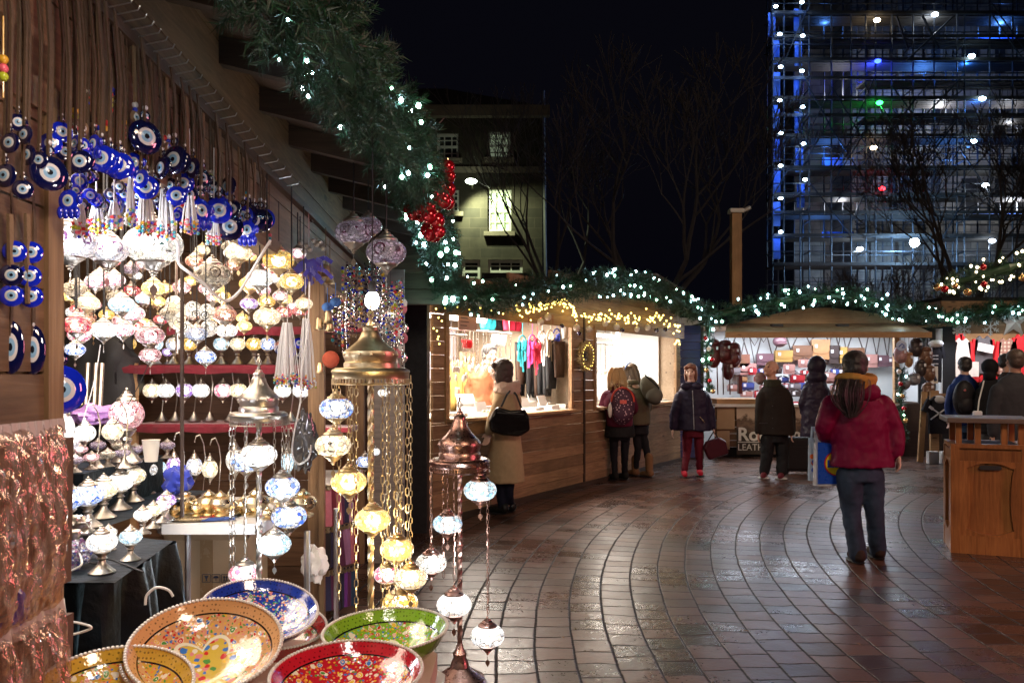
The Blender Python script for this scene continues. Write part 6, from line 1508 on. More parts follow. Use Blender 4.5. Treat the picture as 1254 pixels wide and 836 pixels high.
# wreath
s_, z_, p_ = onwall(715, 436, .05); t = thing('wreath', 'round lit wreath hanging on the brown hut between the hatches', 'wreath', p_); rng = random.Random(3)
m = MB(); Rw = .17
for k in range(900):
    a = rng.uniform(0, 2*pi); q = p_+(U*cos(a)+V((0, 0, 1))*sin(a))*Rw*rng.uniform(.62, 1.12)+N*rng.uniform(0, .05); d = V((rng.uniform(-1, 1), rng.uniform(-1, 1), rng.uniform(-1, 1))).normalized()
    m.add([q, q+d*.05, q+d.orthogonal()*.014], [(0, 1, 2)])
m.build('twigs', plain('gilt_twigs', (.5, .38, .2), .4, .3, .4, 40), t)
pr = MB(); pr.ball((0, 0, 0), 1, n=7, k=5); pr = pr.build('bulb', M['bulb_yel'], t, smooth=True, local=True)
for k in range(22):
    a = 2*pi*k/22; q = p_+(U*cos(a)+V((0, 0, 1))*sin(a))*Rw*rng.uniform(.8, 1.05)+N*.07; o = pr if k == 0 else pr.copy()
    if k: COL.objects.link(o); o.parent = t
    o.location = q-t.location; o.scale = (.0045,)*3
# ---------------- goods in the brown hut ----------------
def Wt(s, t, z): return Wp(s, t, z)
def necklace(s, t, z0, L, mat, label, grp, blob=.014, n=1):
    p = Wt(s, t, z0); o = MB(); o.tube([p, p-V((0, 0, L))], .004, 4); q = p-V((0, 0, L)); o.ball(q-V((0, 0, blob)), blob*1.25, 1, n=6, k=4, sc=(1, 1, 2.2))  # white pendant blobs stand in for glitter on the silver
    return tag(o.build('necklace', [M[mat], M['tray_white']], origin=p), label, 'necklace', grp)
def rack(s0, s1, t, z, n, L, label, lab2, grp, mat='steel'):
    r = thing('rail', label, 'rail', Wt(s0, t, z)); m = MB(); m.tube([Wt(s0, t, z), Wt(s1, t, z)], .012, 6); m.build('bar', M['white'], r)
    m = MB(); m.tube([Wt(s0+.05, t, z), Wt(s0+.05, t, 2.28)], .005, 5); m.tube([Wt(s1-.05, t, z), Wt(s1-.05, t, 2.28)], .005, 5); m.build('hanger_wire', M['steel'], r)
    nk = []
    for i in range(n):
        s = s0+.02+(s1-s0-.04)*i/(n-1); nk += [None]; nk[-1] = necklace(s, t+random.uniform(-.03, .03), z, L*random.uniform(.8, 1.1), mat, lab2, grp)
    number_off(nk, lab2+', %s from the left')
_rk = rack
def rack(*a, **k): _rk(*a, **k)
M['tray_white'] = plain('tray_white', (.82, .80, .76), .5, 0, .03)
M['shine'] = plain('bright_silver', (.85, .82, .78), .2, .9, .1)
random.seed(5)
rack(.30, .95, -.25, 1.90, 18, .42, 'short white rail of necklaces at the left end of the left hatch', 'shiny necklace on the short left rail', 'necklaces on the short left rail', 'shine')
rack(.75, 2.2, -.45, 1.98, 34, .40, 'long white rail of necklaces across the left hatch', 'shiny necklace on the long rail', 'necklaces on the long rail', 'shine')
rack(3.75, 5.3, -.5, 1.95, 28, .42, 'white rail of necklaces in the right hatch', 'shiny necklace in the right hatch', 'necklaces on the right hatch rail', 'shine')
FC = {'turquoise': (.02, .42, .5), 'crimson': (.6, .02, .06), 'pink': (.75, .05, .3), 'white': (.75, .7, .66), 'cream': (.7, .6, .45), 'navy': (.04, .06, .35), 'orange': (.8, .25, .1), 'violet': (.3, .03, .4), 'blue': (.05, .3, .6), 'red': (.6, .01, .02)}
for k, v in FC.items(): M['fab_'+k] = plain('fabric_'+k, v, .8, 0, .3, 30, .4)
def dream(px, py, t_, c, h, label):
    s_, z_, p = onwall(px, py, t_); o = thing('dreamcatcher', label, 'dreamcatcher', p, 0, 'coloured dreamcatchers in the left hatch'); m = MB(); r = .095
    pts = [p+(U*cos(a)+V((0, 0, 1))*sin(a))*r for a in [k*pi/6 for k in range(13)]]; m.tube(pts, .009, 5, cap=False)
    for k in range(6): m.tube([p+(U*cos(k*pi/3)+V((0, 0, 1))*sin(k*pi/3))*r, p+(U*cos(k*pi/3+2.3)+V((0, 0, 1))*sin(k*pi/3+2.3))*r], .002, 3)
    m.tube([p+V((0, 0, r)), p+V((0, 0, .25))], .003); m.build('hoop', M['fab_'+c], o)
    m = MB()
    rg = random.Random(int(px))
    for k in range(16):
        q = p+U*rg.uniform(-.10, .10)-V((0, 0, rg.uniform(-.5, 1)*r)); L_ = rg.uniform(.10, h*1.5); m.bar(q, q+U*rg.uniform(-.04, .04)-V((0, 0, L_)), .004, rg.uniform(.012, .035), up=tuple(N))
    m.build('feather', M['fab_'+c], o, smooth=True)
for a in ((640, 420, -.35, 'turquoise', .2, 'turquoise dreamcatcher with feathers in the left hatch'), (652, 419, -.35, 'pink', .2, 'pink dreamcatcher right of the turquoise one'), (658, 424, -.3, 'crimson', .2, 'crimson dreamcatcher behind the pink one'), (664, 414, -.35, 'white', .2, 'white dreamcatcher beside the crimson one'),
          (674, 413, -.35, 'cream', .2, 'cream dreamcatcher second from the right in the left hatch'), (682, 411, -.35, 'navy', .2, 'navy and violet dreamcatcher in the left hatch'), (691, 425, -.35, 'orange', .15, 'small orange dreamcatcher at the right side of the left hatch')): dream(*a)
def hang(px, py, w, h, t_, mat, label, cat='cloth', name='cloth', th=.03, grp=None, Yfix=None):
    while px < 700 and onwall(px, py, t_)[0] > 3.12 and t_ < -.2: t_ += .05
    p = onwall(px, py, t_)[2]; Y = p.y; W_2 = w/2*Y/F/ (U.x*.85); H2 = h/2*Y/F; m = MB(); n = 10
    vs = []; 
    for j in range(7):
        for i in range(n+1): a = -1+2*i/n; vs.append(p+U*a*W_2+N*(.02*sin(a*9+j*.3))+V((0, 0, H2*(1-j/3))))
    m.add(vs, [(j*(n+1)+i, j*(n+1)+i+1, (j+1)*(n+1)+i+1, (j+1)*(n+1)+i) for j in range(6) for i in range(n)]); o = m.build(name, M[mat], origin=p, smooth=True)
    sm = o.modifiers.new('thick', 'SOLIDIFY'); sm.thickness = th; return tag(o, label, cat, grp)
hang(599, 397, 14, 13, -1.2, 'fab_turquoise', 'turquoise scarf hung high at the back of the left hatch')
hang(612, 398, 14, 12, -1.2, 'black', 'black and white patterned scarf at the back of the left hatch')
hang(629, 398, 17, 14, -1.2, 'fab_crimson', 'crimson scarf hung high at the back of the left hatch')
hang(612, 417, 14, 15, -.6, 'paper', 'white price card hanging in the middle of the left hatch', 'card', 'price_card', .004)
hang(573, 421, 7, 10, -.35, 'fab_red', 'small red pouch hanging at the left rail', 'pouch', 'pouch')
hang(564, 472, 16, 60, -1.4, 'fab_mustard' if 'fab_mustard' in M else M.setdefault('fab_mustard', plain('mustard', (.35, .22, .05), .8)) and 'fab_mustard', 'mustard coloured hanging coat at the left of the hatch', 'coat', 'coat')
hang(648, 450, 22, 40, -1.6, 'fab_brownd' if 'fab_brownd' in M else M.setdefault('fab_brownd', plain('dark_brown_leather', (.05, .025, .015), .5)) and 'fab_brownd', 'dark brown coat hanging behind the woman in beige', 'coat', 'coat')
hang(664, 455, 8, 60, -1.0, 'black', 'long black tube-like strap hanging in the left hatch, left one', 'strap', 'strap'); hang(671, 455, 8, 60, -1.0, 'black', 'long black tube-like strap hanging in the left hatch, right one', 'strap', 'strap')
# notice board with unreadable lines
s0, z0, p0 = onwall(572, 396, -.15); t = thing('notice', 'printed white notice in the upper left of the left hatch', 'notice', p0, ANG)
m = MB(); m.bx(-.17, .17, -.01, .0, -.07, .12); m.build('sheet', plain('notice_paper', (.6, .5, .42), .8, 0, .05), t, local=True)
m = MB()
for k, (a, b) in enumerate(((-.06, .14), (-.14, .0), (-.14, .02), (-.14, -.02))): m.bx(a, b, -.013, -.011, .09-k*.04, .098-k*.04+(.014 if k == 0 else 0))
m.build('printed_lines', M['ink'], t, local=True)
for k, (px, py, w_, h_, t_, mt_, lb) in enumerate(((652, 452, 10, 70, -1.75, 'black', 'black coat at the back of the left hatch, first of the dark row'), (661, 450, 9, 72, -1.7, 'fab_brownd', 'dark brown coat at the back of the left hatch, second of the dark row'), (676, 446, 10, 60, -1.75, 'black', 'black coat at the back of the left hatch behind the loudspeaker'), (686, 440, 10, 44, -1.7, 'fab_brownd', 'dark brown scarf at the back of the left hatch, last of the dark row'), (638, 452, 8, 66, -1.75, 'black', 'black scarf at the back of the left hatch beside the beige coat'),
      (574, 456, 14, 50, -1.75, 'le_x', 'tan coat at the back left of the left hatch'), (694, 404, 8, 22, -1.0, 'paper', 'pale card hanging at the right side of the left hatch'), (770, 406, 30, 20, -1.6, 'card', 'cardboard sheet high in the right hatch'), (745, 410, 14, 26, -1.5, 'card', 'brown panel hanging at the left in the right hatch'), (800, 420, 10, 14, -1.7, 'paper', 'white price card on the pale cloth of the right hatch'), (812, 446, 8, 30, -1.3, 'le_y', 'long dark necklace board on the pale cloth of the right hatch'))):
    if mt_ == 'le_x': mt_ = 'card'
    if mt_ == 'le_y': mt_ = 'fab_brownd'
    hang(px, py, w_, h_, t_, mt_, lb, 'coat' if 'coat' in lb else 'hanging item', 'hanging_coat' if 'coat' in lb else 'price_board', .03)
# counter goods: display boxes, trays, speaker
M['tray_white'] = plain('tray_white', (.82, .80, .76), .5, 0, .03)
def wbox(px, t_, w, d, h, label, cat='display box', mat='tray_white', name='display_box', z=1.03, lid=True, py=505):
    s_ = onwall(px, py, t_)[0]; p = Wt(s_, t_, z); o = thing(name, label, cat, p, ANG); m = MB(); e = .008
    m.bx(-w/2, w/2, -d/2, d/2, 0, .012); m.bx(-w/2, w/2, -d/2, -d/2+e, .0121, h*.6); m.bx(-w/2, -w/2+e, -d/2+e, d/2-e, .0121, h*.6); m.bx(w/2-e, w/2, -d/2+e, d/2-e, .0121, h*.6); m.bx(-w/2, w/2, d/2-e, d/2, .0121, h); m.build('tray', M[mat], o, local=True)
    m = MB(); rng = random.Random(int(px))
    for k in range(8): x, y = rng.uniform(-w/2+.03, w/2-.03), rng.uniform(-d/2+.03, d/2-.03); m.ball((x, y, .03), .016, n=8, k=5)
    m.build('trinkets', M['shine'] if px % 2 else M['gold'], o, local=True, smooth=True)
    if lid: m = MB(); m.box((0, d/2, h+.03), (w, .008, .12), 0, (R(-20), 0, 0)); m.build('lid', M[mat], o, local=True)
for k, (px, t_, w, d, h) in enumerate(((556, -.2, .16, .25, .06), (583, -.5, .35, .3, .13), (598, -.2, .22, .2, .05), (640, -.6, .25, .3, .16), (652, -.2, .2, .22, .07), (664, -.5, .24, .3, .12), (672, -.2, .2, .2, .09), (686, -.35, .26, .3, .10))):
    wbox(px, t_, w, d, h, ['small white tray at the left end of the hatch counter', 'large white display box in front of the vendor', 'low white tray beside the copper lamp finial', 'tall white display case behind the beige coat', 'white tray of trinkets right of the beige coat', 'white display box in the middle right of the counter', 'white tray with round trinkets on the counter', 'white display box at the right end of the left hatch'][k])
for k, (px, t_, w, d, h) in enumerate(((738, -.15, .2, .22, .05), (775, -.3, .4, .3, .05), (800, -.25, .5, .3, .05))):
    wbox(px, t_, w, d, h, ['white tray at the left of the right hatch counter', 'wide low tray before the two stooping women', 'long low tray at the far end of the right hatch'][k])
s_ = onwall(683, 470, -1.2)[0]; p = Wt(s_, -1.2, 1.0); t = thing('loudspeaker', 'black loudspeaker cabinet behind the counter of the left hatch', 'speaker', p, ANG)
m = MB(); m.bx(-.24, .24, -.18, .18, 0, .62); m.build('cabinet', M['black'], t, local=True); m = MB(); m.lathe([(0, -.03), (.06, -.03), (.15, .0), (.17, .005), (.18, .0)], n=24, M=Matrix.Translation((0, -.185, .24)) @ Matrix.Rotation(R(90), 4, 'X')); m.build('cone', plain('speaker_cone', (.05, .05, .05), .4), t, local=True, smooth=True)
m = MB(); s2 = onwall(688, 480, -.6)[0]; p = Wt(s2, -.6, 1.03); t = thing('price_card', 'white card leaning against the speaker', 'card', p, ANG); m.box((0, 0, .1), (.3, .01, .16), 0, (R(-12), 0, 0)); m.build('card', M['paper'], t, local=True)
# white backdrop in right hatch and strip lights
m = MB(); m.bx(onwall(764, 440, -1.9)[0], 6.9, 1.90, 1.93, 1.0, 2.29); m.bx(6.84, 6.88, .35, 1.9, 1.0, 2.29); m.v = [tuple(Wt(v[0], -v[1], v[2])) for v in m.v]; tag(m.build('backdrop_cloth', M['backcloth'], origin=Wt(6, -1.9, 1)), 'plain white cloth lining the right end of the right hatch', 'cloth')
for k, (s0, s1, t_, z) in enumerate(((.8, 2.0, -.7, 2.12), (3.8, 4.9, -.8, 2.08), (5.2, 6.3, -.9, 2.1))):
    t = thing('strip_light', ['glowing strip light above the necklaces in the left hatch', 'glowing strip light at the left of the right hatch', 'glowing strip light at the far end of the right hatch'][k], 'light', Wt(s0, t_, z)); m = MB(); m.tube([Wt(s0, t_, z), Wt(s1, t_, z)], .014, 8); m.build('tube', M['strip'], t); m = MB(); m.bar(Wt(s0, t_, z+.03), Wt(s1, t_, z+.03), .05, .02); m.build('housing', M['white'], t)
for k, (px, py) in enumerate(((560, 480), (748, 430), (762, 428), (757, 408))):
    hang(px, py, 3, 12, -.7, 'paper' if k else 'skin', ['tiny flesh-toned card at the left hatch edge', 'small white tag hanging at the left of the right hatch', 'small white tag beside another in the right hatch', 'little card high in the right hatch'][k], 'tag', 'price_tag', .004)

# ---------------- leather stall goods ----------------
def leather(n, c): M['le_'+n] = plain('leather_'+n, c, .42, 0, .25, 10, .2, coat=.2); return M['le_'+n]
for n, c in (('brown', (.16, .075, .04)), ('tan', (.38, .20, .09)), ('mustard', (.42, .25, .07)), ('plum', (.14, .07, .09)), ('dark', (.045, .03, .03)), ('rose', (.42, .22, .2)), ('maroon', (.10, .012, .012)), ('red', (.40, .02, .03)), ('grey', (.20, .18, .2)), ('blue', (.05, .09, .35))): leather(n, c)
M['tagw'] = plain('price_tag', (.8, .8, .85), .6, 0, .02)
def satchel(px, py, w, h, Y, c, label, strap=403, grp='leather satchels on the backdrop'):
    p = P(px, py, Y); W2 = w/2*Y/F; H2 = h/2*Y/F; t = thing('satchel', label, 'bag', p, 0, grp); m = MB(); d = .05
    o = [(-W2*.92, -H2), (W2*.92, -H2), (W2, -H2*.8), (W2, H2*.85), (W2*.9, H2), (-W2*.9, H2), (-W2, H2*.85), (-W2, -H2*.8)]
    m.prism([(a+p.x, b+p.z) for a, b in o], p.y-d, p.y+d); m.build('body', M['le_'+c], t)
    m = MB(); o = [(-W2*1.02, H2*1.02), (-W2*1.02, -H2*.1), (-W2*.7, -H2*.35), (0, -H2*.42), (W2*.7, -H2*.35), (W2*1.02, -H2*.1), (W2*1.02, H2*1.02)]; m.prism([(a+p.x, b+p.z) for a, b in o], p.y-d-.014, p.y-d-.002); m.build('flap', M['le_'+c], t)
    m = MB(); zs = P(px, strap, Y).z
    for sg in (-1, 1): m.bar(p+V((sg*W2*.9, 0, H2)), V((p.x+sg*W2*.12, p.y, zs)), .012, .022)
    m.build('strap', M['le_dark'], t)
    m = MB(); m.box(p+V((-W2*.55, -d-.025, H2*.35)), (.05, .004, .06)); m.build('price_tag', M['tagw'], t)
    return t
Ys = 16.05
for a in ((905, 445, 24, 22, 'brown', 'brown wide satchel at the left of the backdrop'), (915, 452, 20, 14, 'rose', 'pale rose satchel low at the left of the backdrop'), (936, 440, 20, 14, 'plum', 'plum coloured satchel behind the bald man'), (959, 436, 21, 14, 'mustard', 'mustard yellow satchel above the bald man'),
          (982, 432, 24, 18, 'brown', 'dark tan satchel beside the mustard one'), (1004, 428, 22, 24, 'tan', 'tan tall satchel left of the black one'), (1021, 434, 13, 22, 'dark', 'narrow black satchel in the middle of the backdrop'), (1031, 435, 10, 20, 'mustard', 'narrow mustard satchel beside the black one'),
          (1047, 434, 20, 16, 'brown', 'brown satchel above the woman in crimson'), (1066, 442, 16, 16, 'rose', 'rose-brown saddle bag right of the woman in crimson'), (1080, 442, 14, 14, 'plum', 'small plum saddle bag, second from the right'), (1091, 443, 9, 11, 'plum', 'smallest plum saddle bag at the right of the backdrop')):
    satchel(a[0], a[1], a[2], a[3], Ys, a[4], a[5])
for a in ((966, 452, 12, 12, 'rose', 'pink low satchel right of the bald man'), (985, 445, 13, 10, 'rose', 'pale pink purse beside the hooded figure'), (976, 464, 16, 10, 'red', 'red purse low on the display'), (1015, 461, 14, 10, 'rose', 'pale purse right of the hooded figure'), (1030, 456, 8, 8, 'dark', 'little black purse under the narrow satchels'), (1022, 456, 8, 8, 'blue', 'little navy purse under the narrow satchels'), (979, 473, 12, 9, 'blue', 'blue purse on the display, lower row'), (965, 474, 12, 9, 'red', 'dark red purse on the display, lower row')):
    satchel(a[0], a[1], a[2], a[3], 15.6, a[4], a[5], strap=a[1]-7, grp='purses on the display')
rng = random.Random(90); fl = []
for k in range(34):
    row = k % 4; px = 902+(k//4)*17+rng.uniform(-4, 4)+(8 if row % 2 else 0); py = 456+row*9+rng.uniform(-2, 2)
    if 1042 < px < 1100: continue
    c_ = rng.choice(['rose', 'red', 'blue', 'grey', 'tan', 'brown', 'dark', 'rose', 'plum', 'grey'])
    fl.append(satchel(px, py, rng.uniform(9, 15), rng.uniform(6, 9), 15.9-row*.18, c_, 'x', strap=py-5, grp='small leather goods stacked on the display'))
number_off(fl, 'small leather purse stacked below the hanging satchels, %s from the left')
p = P(955, 418, 15.9); m = MB(); m.ball(p, .14, n=14, k=8, sc=(1, .8, .8)); m.ball(p-V((0, .1, .05)), .12, sc=(1, .9, .15)); tag(m.build('cap', M['le_plum'], origin=p, smooth=True), 'plum leather cap hanging high on the backdrop', 'cap')
for k, (px, py) in enumerate(((928, 412), (935, 416), (924, 420), (1010, 408))):
    p = P(px, py, 15.95); m = MB(); m.tube([p+V((-.1, 0, .12)), p+V((0, 0, -.05)), p+V((.1, 0, .12))], .012, 5); tag(m.build('strap_bundle', M['le_dark'], origin=p), ['dark strap looped high on backdrop, left of the leather cap', 'dark strap loop just right of another high on the backdrop', 'lowest dark strap loop at the left of the backdrop', 'dark strap loop high behind the hooded figure'][k], 'strap', 'loose straps on the backdrop')
def rucksack(px, py, w, h, Y, c, label, grp, tags=1, top=None):
    p = P(px, py, Y); W2 = w/2*Y/F; H2 = h/2*Y/F; t = thing('rucksack', label, 'bag', p, 0, grp); m = MB()
    m.ball(p, 1, n=16, k=12, sc=(W2, W2*.6, H2)); m.v = [(p.x+(x-p.x)*(1.0+.25*abs((z-p.z)/H2)), y, z) for x, y, z in m.v]; m.v = [(x, y, z if z < p.z+H2*.8 else p.z+H2*.8) for x, y, z in m.v]; m.build('body', M['le_'+c], t, smooth=True)
    m = MB(); m.ball(p+V((0, -W2*.5, -H2*.3)), 1, n=12, k=8, sc=(W2*.62, W2*.25, H2*.42)); m.build('pocket', M['le_'+c], t, smooth=True)
    m = MB(); m.ball(p+V((0, -W2*.15, H2*.65)), 1, n=12, k=8, sc=(W2*.85, W2*.6, H2*.28)); m.build('flap', M['le_'+c], t, smooth=True)
    m = MB(); m.tube([p+V((-.03, 0, H2*.8)), p+V((0, 0, H2*1.15)), p+V((.03, 0, H2*.8))], .008); m.tube([p+V((-W2*.7, .05, H2*.6)), p+V((-W2*1.05, .02, 0)), p+V((-W2*.7, 0, -H2*.7))], .012); m.tube([p+V((0, 0, H2*1.1)), V((p.x, p.y, P(0, top or 405, Y).z))], .004); m.build('strap', M['le_dark'], t)
    m = MB(); m.box(p+V((W2*.3, -W2*.8, H2*.3)), (.035, .004, .05)); m.build('price_tag', M['tagw'], t)
for a in ((874, 432, 15, 34, 'maroon', 'maroon leather rucksack hanging leftmost at the leather stall'), (888, 430, 16, 28, 'maroon', 'reddish brown leather rucksack, second from left, hung under awning'), (899, 434, 15, 30, 'maroon', 'maroon leather rucksack, third, seen from its side'), (892, 452, 12, 24, 'maroon', 'smaller maroon leather bag hanging below the rucksacks')):
    rucksack(a[0], a[1], a[2]*1.15, a[3]*1.1, 14.3, a[4], a[5], 'maroon rucksacks under the awning')
for a in ((1103, 434, 16, 22, 'rose', 'pinkish leather rucksack at the post below the round blue sign'), (1122, 425, 16, 24, 'dark', 'dark leather rucksack high in the hanging cluster'), (1134, 436, 16, 26, 'brown', 'brown leather rucksack at the right of the hanging cluster'), (1128, 450, 14, 22, 'dark', 'dark leather rucksack in the middle of the hanging cluster'),
          (1108, 467, 14, 20, 'grey', 'lilac-grey saddle bag low in the hanging cluster, left one'), (1119, 464, 16, 16, 'grey', 'pale lilac saddle bag low in the hanging cluster, right one'), (1138, 456, 14, 22, 'brown', 'brown leather rucksack beside the shirts'), (1137, 476, 14, 18, 'brown', 'brown leather bag hanging lowest beside the shirts'), (1113, 440, 10, 20, 'tan', 'small tan bag between the dark rucksacks')):
    rucksack(a[0], a[1], a[2], a[3], 13.95, a[4], a[5], 'rucksacks hanging at the stall corner')
for px in (878, 885, 893):
    p = P(px, 445, 14.2); m = MB(); m.bar(p, P(px+1, 483, 14.2), .004, .07); tag(m.build('belt_bundle', M['le_maroon' if px != 885 else 'le_grey'], origin=p), {878: 'maroon belt bundle hanging below the rucksacks', 885: 'shiny grey belt bundle in the middle below the rucksacks', 893: 'dark maroon belt bundle right below the rucksacks'}[px], 'belts')
p = P(906, 460, 14.25); m = MB(); m.bar(p, P(906, 482, 14.25), .06, .10); tag(m.build('leather_pouch', M['le_maroon'], origin=p), 'upright maroon bottle holder hanging right of the belts', 'pouch')
p = P(1104, 423, 13.75); t = thing('round_sign', 'round blue and white disc hanging above the rucksack cluster', 'sign', p); m = MB(); m.lathe([(0, -.01), (.085, -.01), (.09, 0), (.085, .01), (0, .01)], n=24, M=Matrix.Translation(p) @ Matrix.Rotation(R(90), 4, 'X')); m.build('disc', plain('sign_pale', (.5, .6, .85), .5), t)
m = MB(); 
m.tube([p+V((-.05, -.014, -.02)), p+V((0, -.014, .03)), p+V((.04, -.014, .0)), p+V((0, -.014, -.04)), p+V((.05, -.014, -.03))], .010, 5); m.build('emblem', plain('sign_blue', (.05, .12, .5), .5), t)
# counter goods
for k, (a, b) in enumerate(((4.0, 4.9), (5.2, 6.3))):
    t = thing('strip_light', ['glowing strip light under the leather stall ceiling, left one', 'glowing strip light under the leather stall ceiling, right one'][k], 'light', (a, 15.0, 2.2)); m = MB(); m.tube([(a, 15.0, 2.2), (b, 15.0, 2.2)], .018, 8); m.build('tube', emit('cool_strip_glow', (.75, .87, 1), 16), t); m = MB(); m.bx(a, b, 14.97, 15.03, 2.22, 2.25); m.build('housing', M['white'], t)
rng = random.Random(8)
lp = []
for k in range(14):
    px = 880+k*8+rng.uniform(-2, 2); p = P(px, 0, 14.75+rng.uniform(0, .35)); p.z = .95; t = thing('leather_purse', 'small leather purse or card laid out on the leather stall counter', 'purse', p, rng.uniform(-.5, .5), 'purses laid out on the counter')
    m = MB(); w_ = rng.uniform(.12, .2); m.bx(-w_/2, w_/2, -.06, .06, 0, .03); m.build('body', M['le_'+rng.choice(['brown', 'tan', 'dark', 'blue', 'red', 'rose'])], t, local=True); m = MB(); m.bx(-w_/2, w_/2, -.066, -.02, .0301, .036); m.build('flap', M['tagw'] if k % 2 else M['le_grey'], t, local=True); lp.append(t)
number_off(lp, 'small leather purse laid on the leather stall counter, %s from the left')
x0 = P(878, 0, 14.5).x; m = MB(); m.bx(x0, x0+.75, 14.5, 15.1, .952, 1.04); tag(m.build('display_tray', M['wood_pale'], origin=(x0, 14.6, .95)), 'shallow wooden tray at the left end of the leather counter', 'tray')
# banner
def text(body, loc, size, mat, parent=None, name='lettering', rot=(R(90), 0, 0), extrude=.003, font=None, shear=0, align='LEFT', sx=1.0, bold=0):
    c = bpy.data.curves.new(name, 'FONT'); c.body = body; c.size = size; c.extrude = extrude; c.align_x = align; c.offset = bold; c.shear = shear; c.resolution_u = 3
    o = bpy.data.objects.new(name, c); COL.objects.link(o); dg = bpy.context.evaluated_depsgraph_get(); me = bpy.data.meshes.new_from_object(o.evaluated_get(dg)); bpy.data.objects.remove(o)
    me.name = name; me.materials.clear(); me.materials.append(mat); n = bpy.data.objects.new(name, me); COL.objects.link(n)
    n.rotation_euler = rot; n.scale = (sx, 1, 1)
    n.location = V(loc)-(wloc(parent) if parent else V((0, 0, 0)))
    if parent: n.parent = parent
    return n
Yb = 14.55; a, b = P(902, 0, Yb), P(984, 0, Yb); zt, zb_ = P(0, 497, Yb).z, P(0, 556, Yb).z
t = thing('banner', 'printed banner with castle picture and LEATHER lettering on the stall front', 'banner', (a.x, Yb, zb_))
def bannermat():
    t_ = NT('banner_print'); v = t_.coord(); s = t_.n('SeparateXYZ'); t_.l(v, s.inputs[0]); nz = t_.noise(t_.coord('Object', (3.5, 1, 5)), 1.3, 6, .6)
    h = t_.m('ADD', s.outputs[2], t_.m('MULTIPLY_ADD', nz, .5, -.25)); sky = t_.ramp(h, [(.42, (.045, .03, .022)), (.52, (.22, .13, .085)), (.60, (.12, .07, .045)), (.66, (.55, .40, .30))])
    t_.l(sky, t_.b.inputs['Base Color']); t_.b.inputs['Roughness'].default_value = .6; return t_.mat
m = MB(); m.bx(a.x, b.x, Yb-.008, Yb, zb_, zt); m.build('sheet', bannermat(), t)
LET = plain('banner_lettering', (.72, .68, .62), .6, 0, .03)
sz = .30
text('Rou', (P(903, 0, Yb).x, Yb-.012, P(0, 539, Yb).z), .33, LET, t, bold=.008); text('an', (P(960, 0, Yb).x, Yb-.012, P(0, 539, Yb).z), .33, LET, t, bold=.008); text('LEATHER', (P(903, 0, Yb).x, Yb-.012, P(0, 551, Yb).z), .165, LET, t, sx=.95)
m = MB(); m.bx(a.x+.02, b.x-.02, Yb-.012, Yb-.009, P(0, 541.5, Yb).z, P(0, 540.5, Yb).z); m.build('rule', LET, t)

# ---------------- shirt stall goods ----------------
def shirt(px, py, w, h, Y, mat, label, sleeves=True, smat=None, grp='shirts on display'):
    p = P(px, py, Y); W2 = w/2*Y/F; H2 = h/2*Y/F; t = thing('shirt', label, 'shirt', p, 0, grp); m = MB()
    o = [(-W2*.62, -H2), (W2*.62, -H2), (W2*.66, H2*.3), (W2*.62, H2*.75), (W2*.28, H2), (W2*.12, H2*.86), (-W2*.12, H2*.86), (-W2*.28, H2), (-W2*.62, H2*.75), (-W2*.66, H2*.3)]
    m.prism([(a+p.x, b+p.z) for a, b in o], p.y-.03, p.y+.03); m.build('body', mat, t)
    if sleeves:
        for sg in (-1, 1): m = MB(); m.bar(p+V((sg*W2*.58, 0, H2*.80)), p+V((sg*W2*.92, 0, H2*(.2 if smat is None else -.6))), W2*.34, .06, up=(0, 1, 0)); m.build('sleeve', smat or mat, t)
    return t
M['sh_black'] = plain('black_cotton', (.012, .012, .02), .85); M['sh_grey'] = plain('grey_cotton', (.10, .10, .12), .85); M['sh_white'] = plain('white_cotton', (.62, .60, .6), .85); M['sh_red'] = plain('red_cotton', (.55, .01, .02), .8)
shirt(1144, 443, 26, 50, 14.3, M['sh_black'], 'black T-shirt with white lettering hanging beside the rucksacks')
for k, z in enumerate((436, 440, 446)):
    p = P(1143, z, 14.25); m = MB()
    for j in range(7): m.bx(p.x-.09+j*.026, p.x-.09+j*.026+.018, 14.245, 14.25, p.z, p.z+.018)
    tag(m.build('shirt_lettering', M['tagw'], origin=p), ['top line of white print on the black T-shirt', 'middle line of white print on the black T-shirt', 'lower line of white print on the black T-shirt'][k], 'print')
p = P(1143, 459, 14.22); m = MB(); m.bx(p.x-.07, p.x+.07, 14.2, 14.21, p.z-.15, p.z+.15); t = m.build('poster', M['paper'], origin=p); tag(t, 'pale printed card with dark figure below the black T-shirt', 'poster'); 
m = MB(); m.tube([p+V((.03, -.02, -.1)), p+V((.0, -.02, 0)), p+V((.02, -.02, .05))], [.03, .02, .008]); o = m.build('printed_figure', M['ink'], origin=p); o.parent = t; o.location = (0, 0, 0)
m = MB(); m.ball(P(1146, 421, 14.25), 1, n=12, k=6, sc=(.13, .1, .07)); tag(m.build('hat', M['sh_white'], origin=P(1146, 421, 14.25), smooth=True), 'small white hat above the black T-shirt', 'hat')
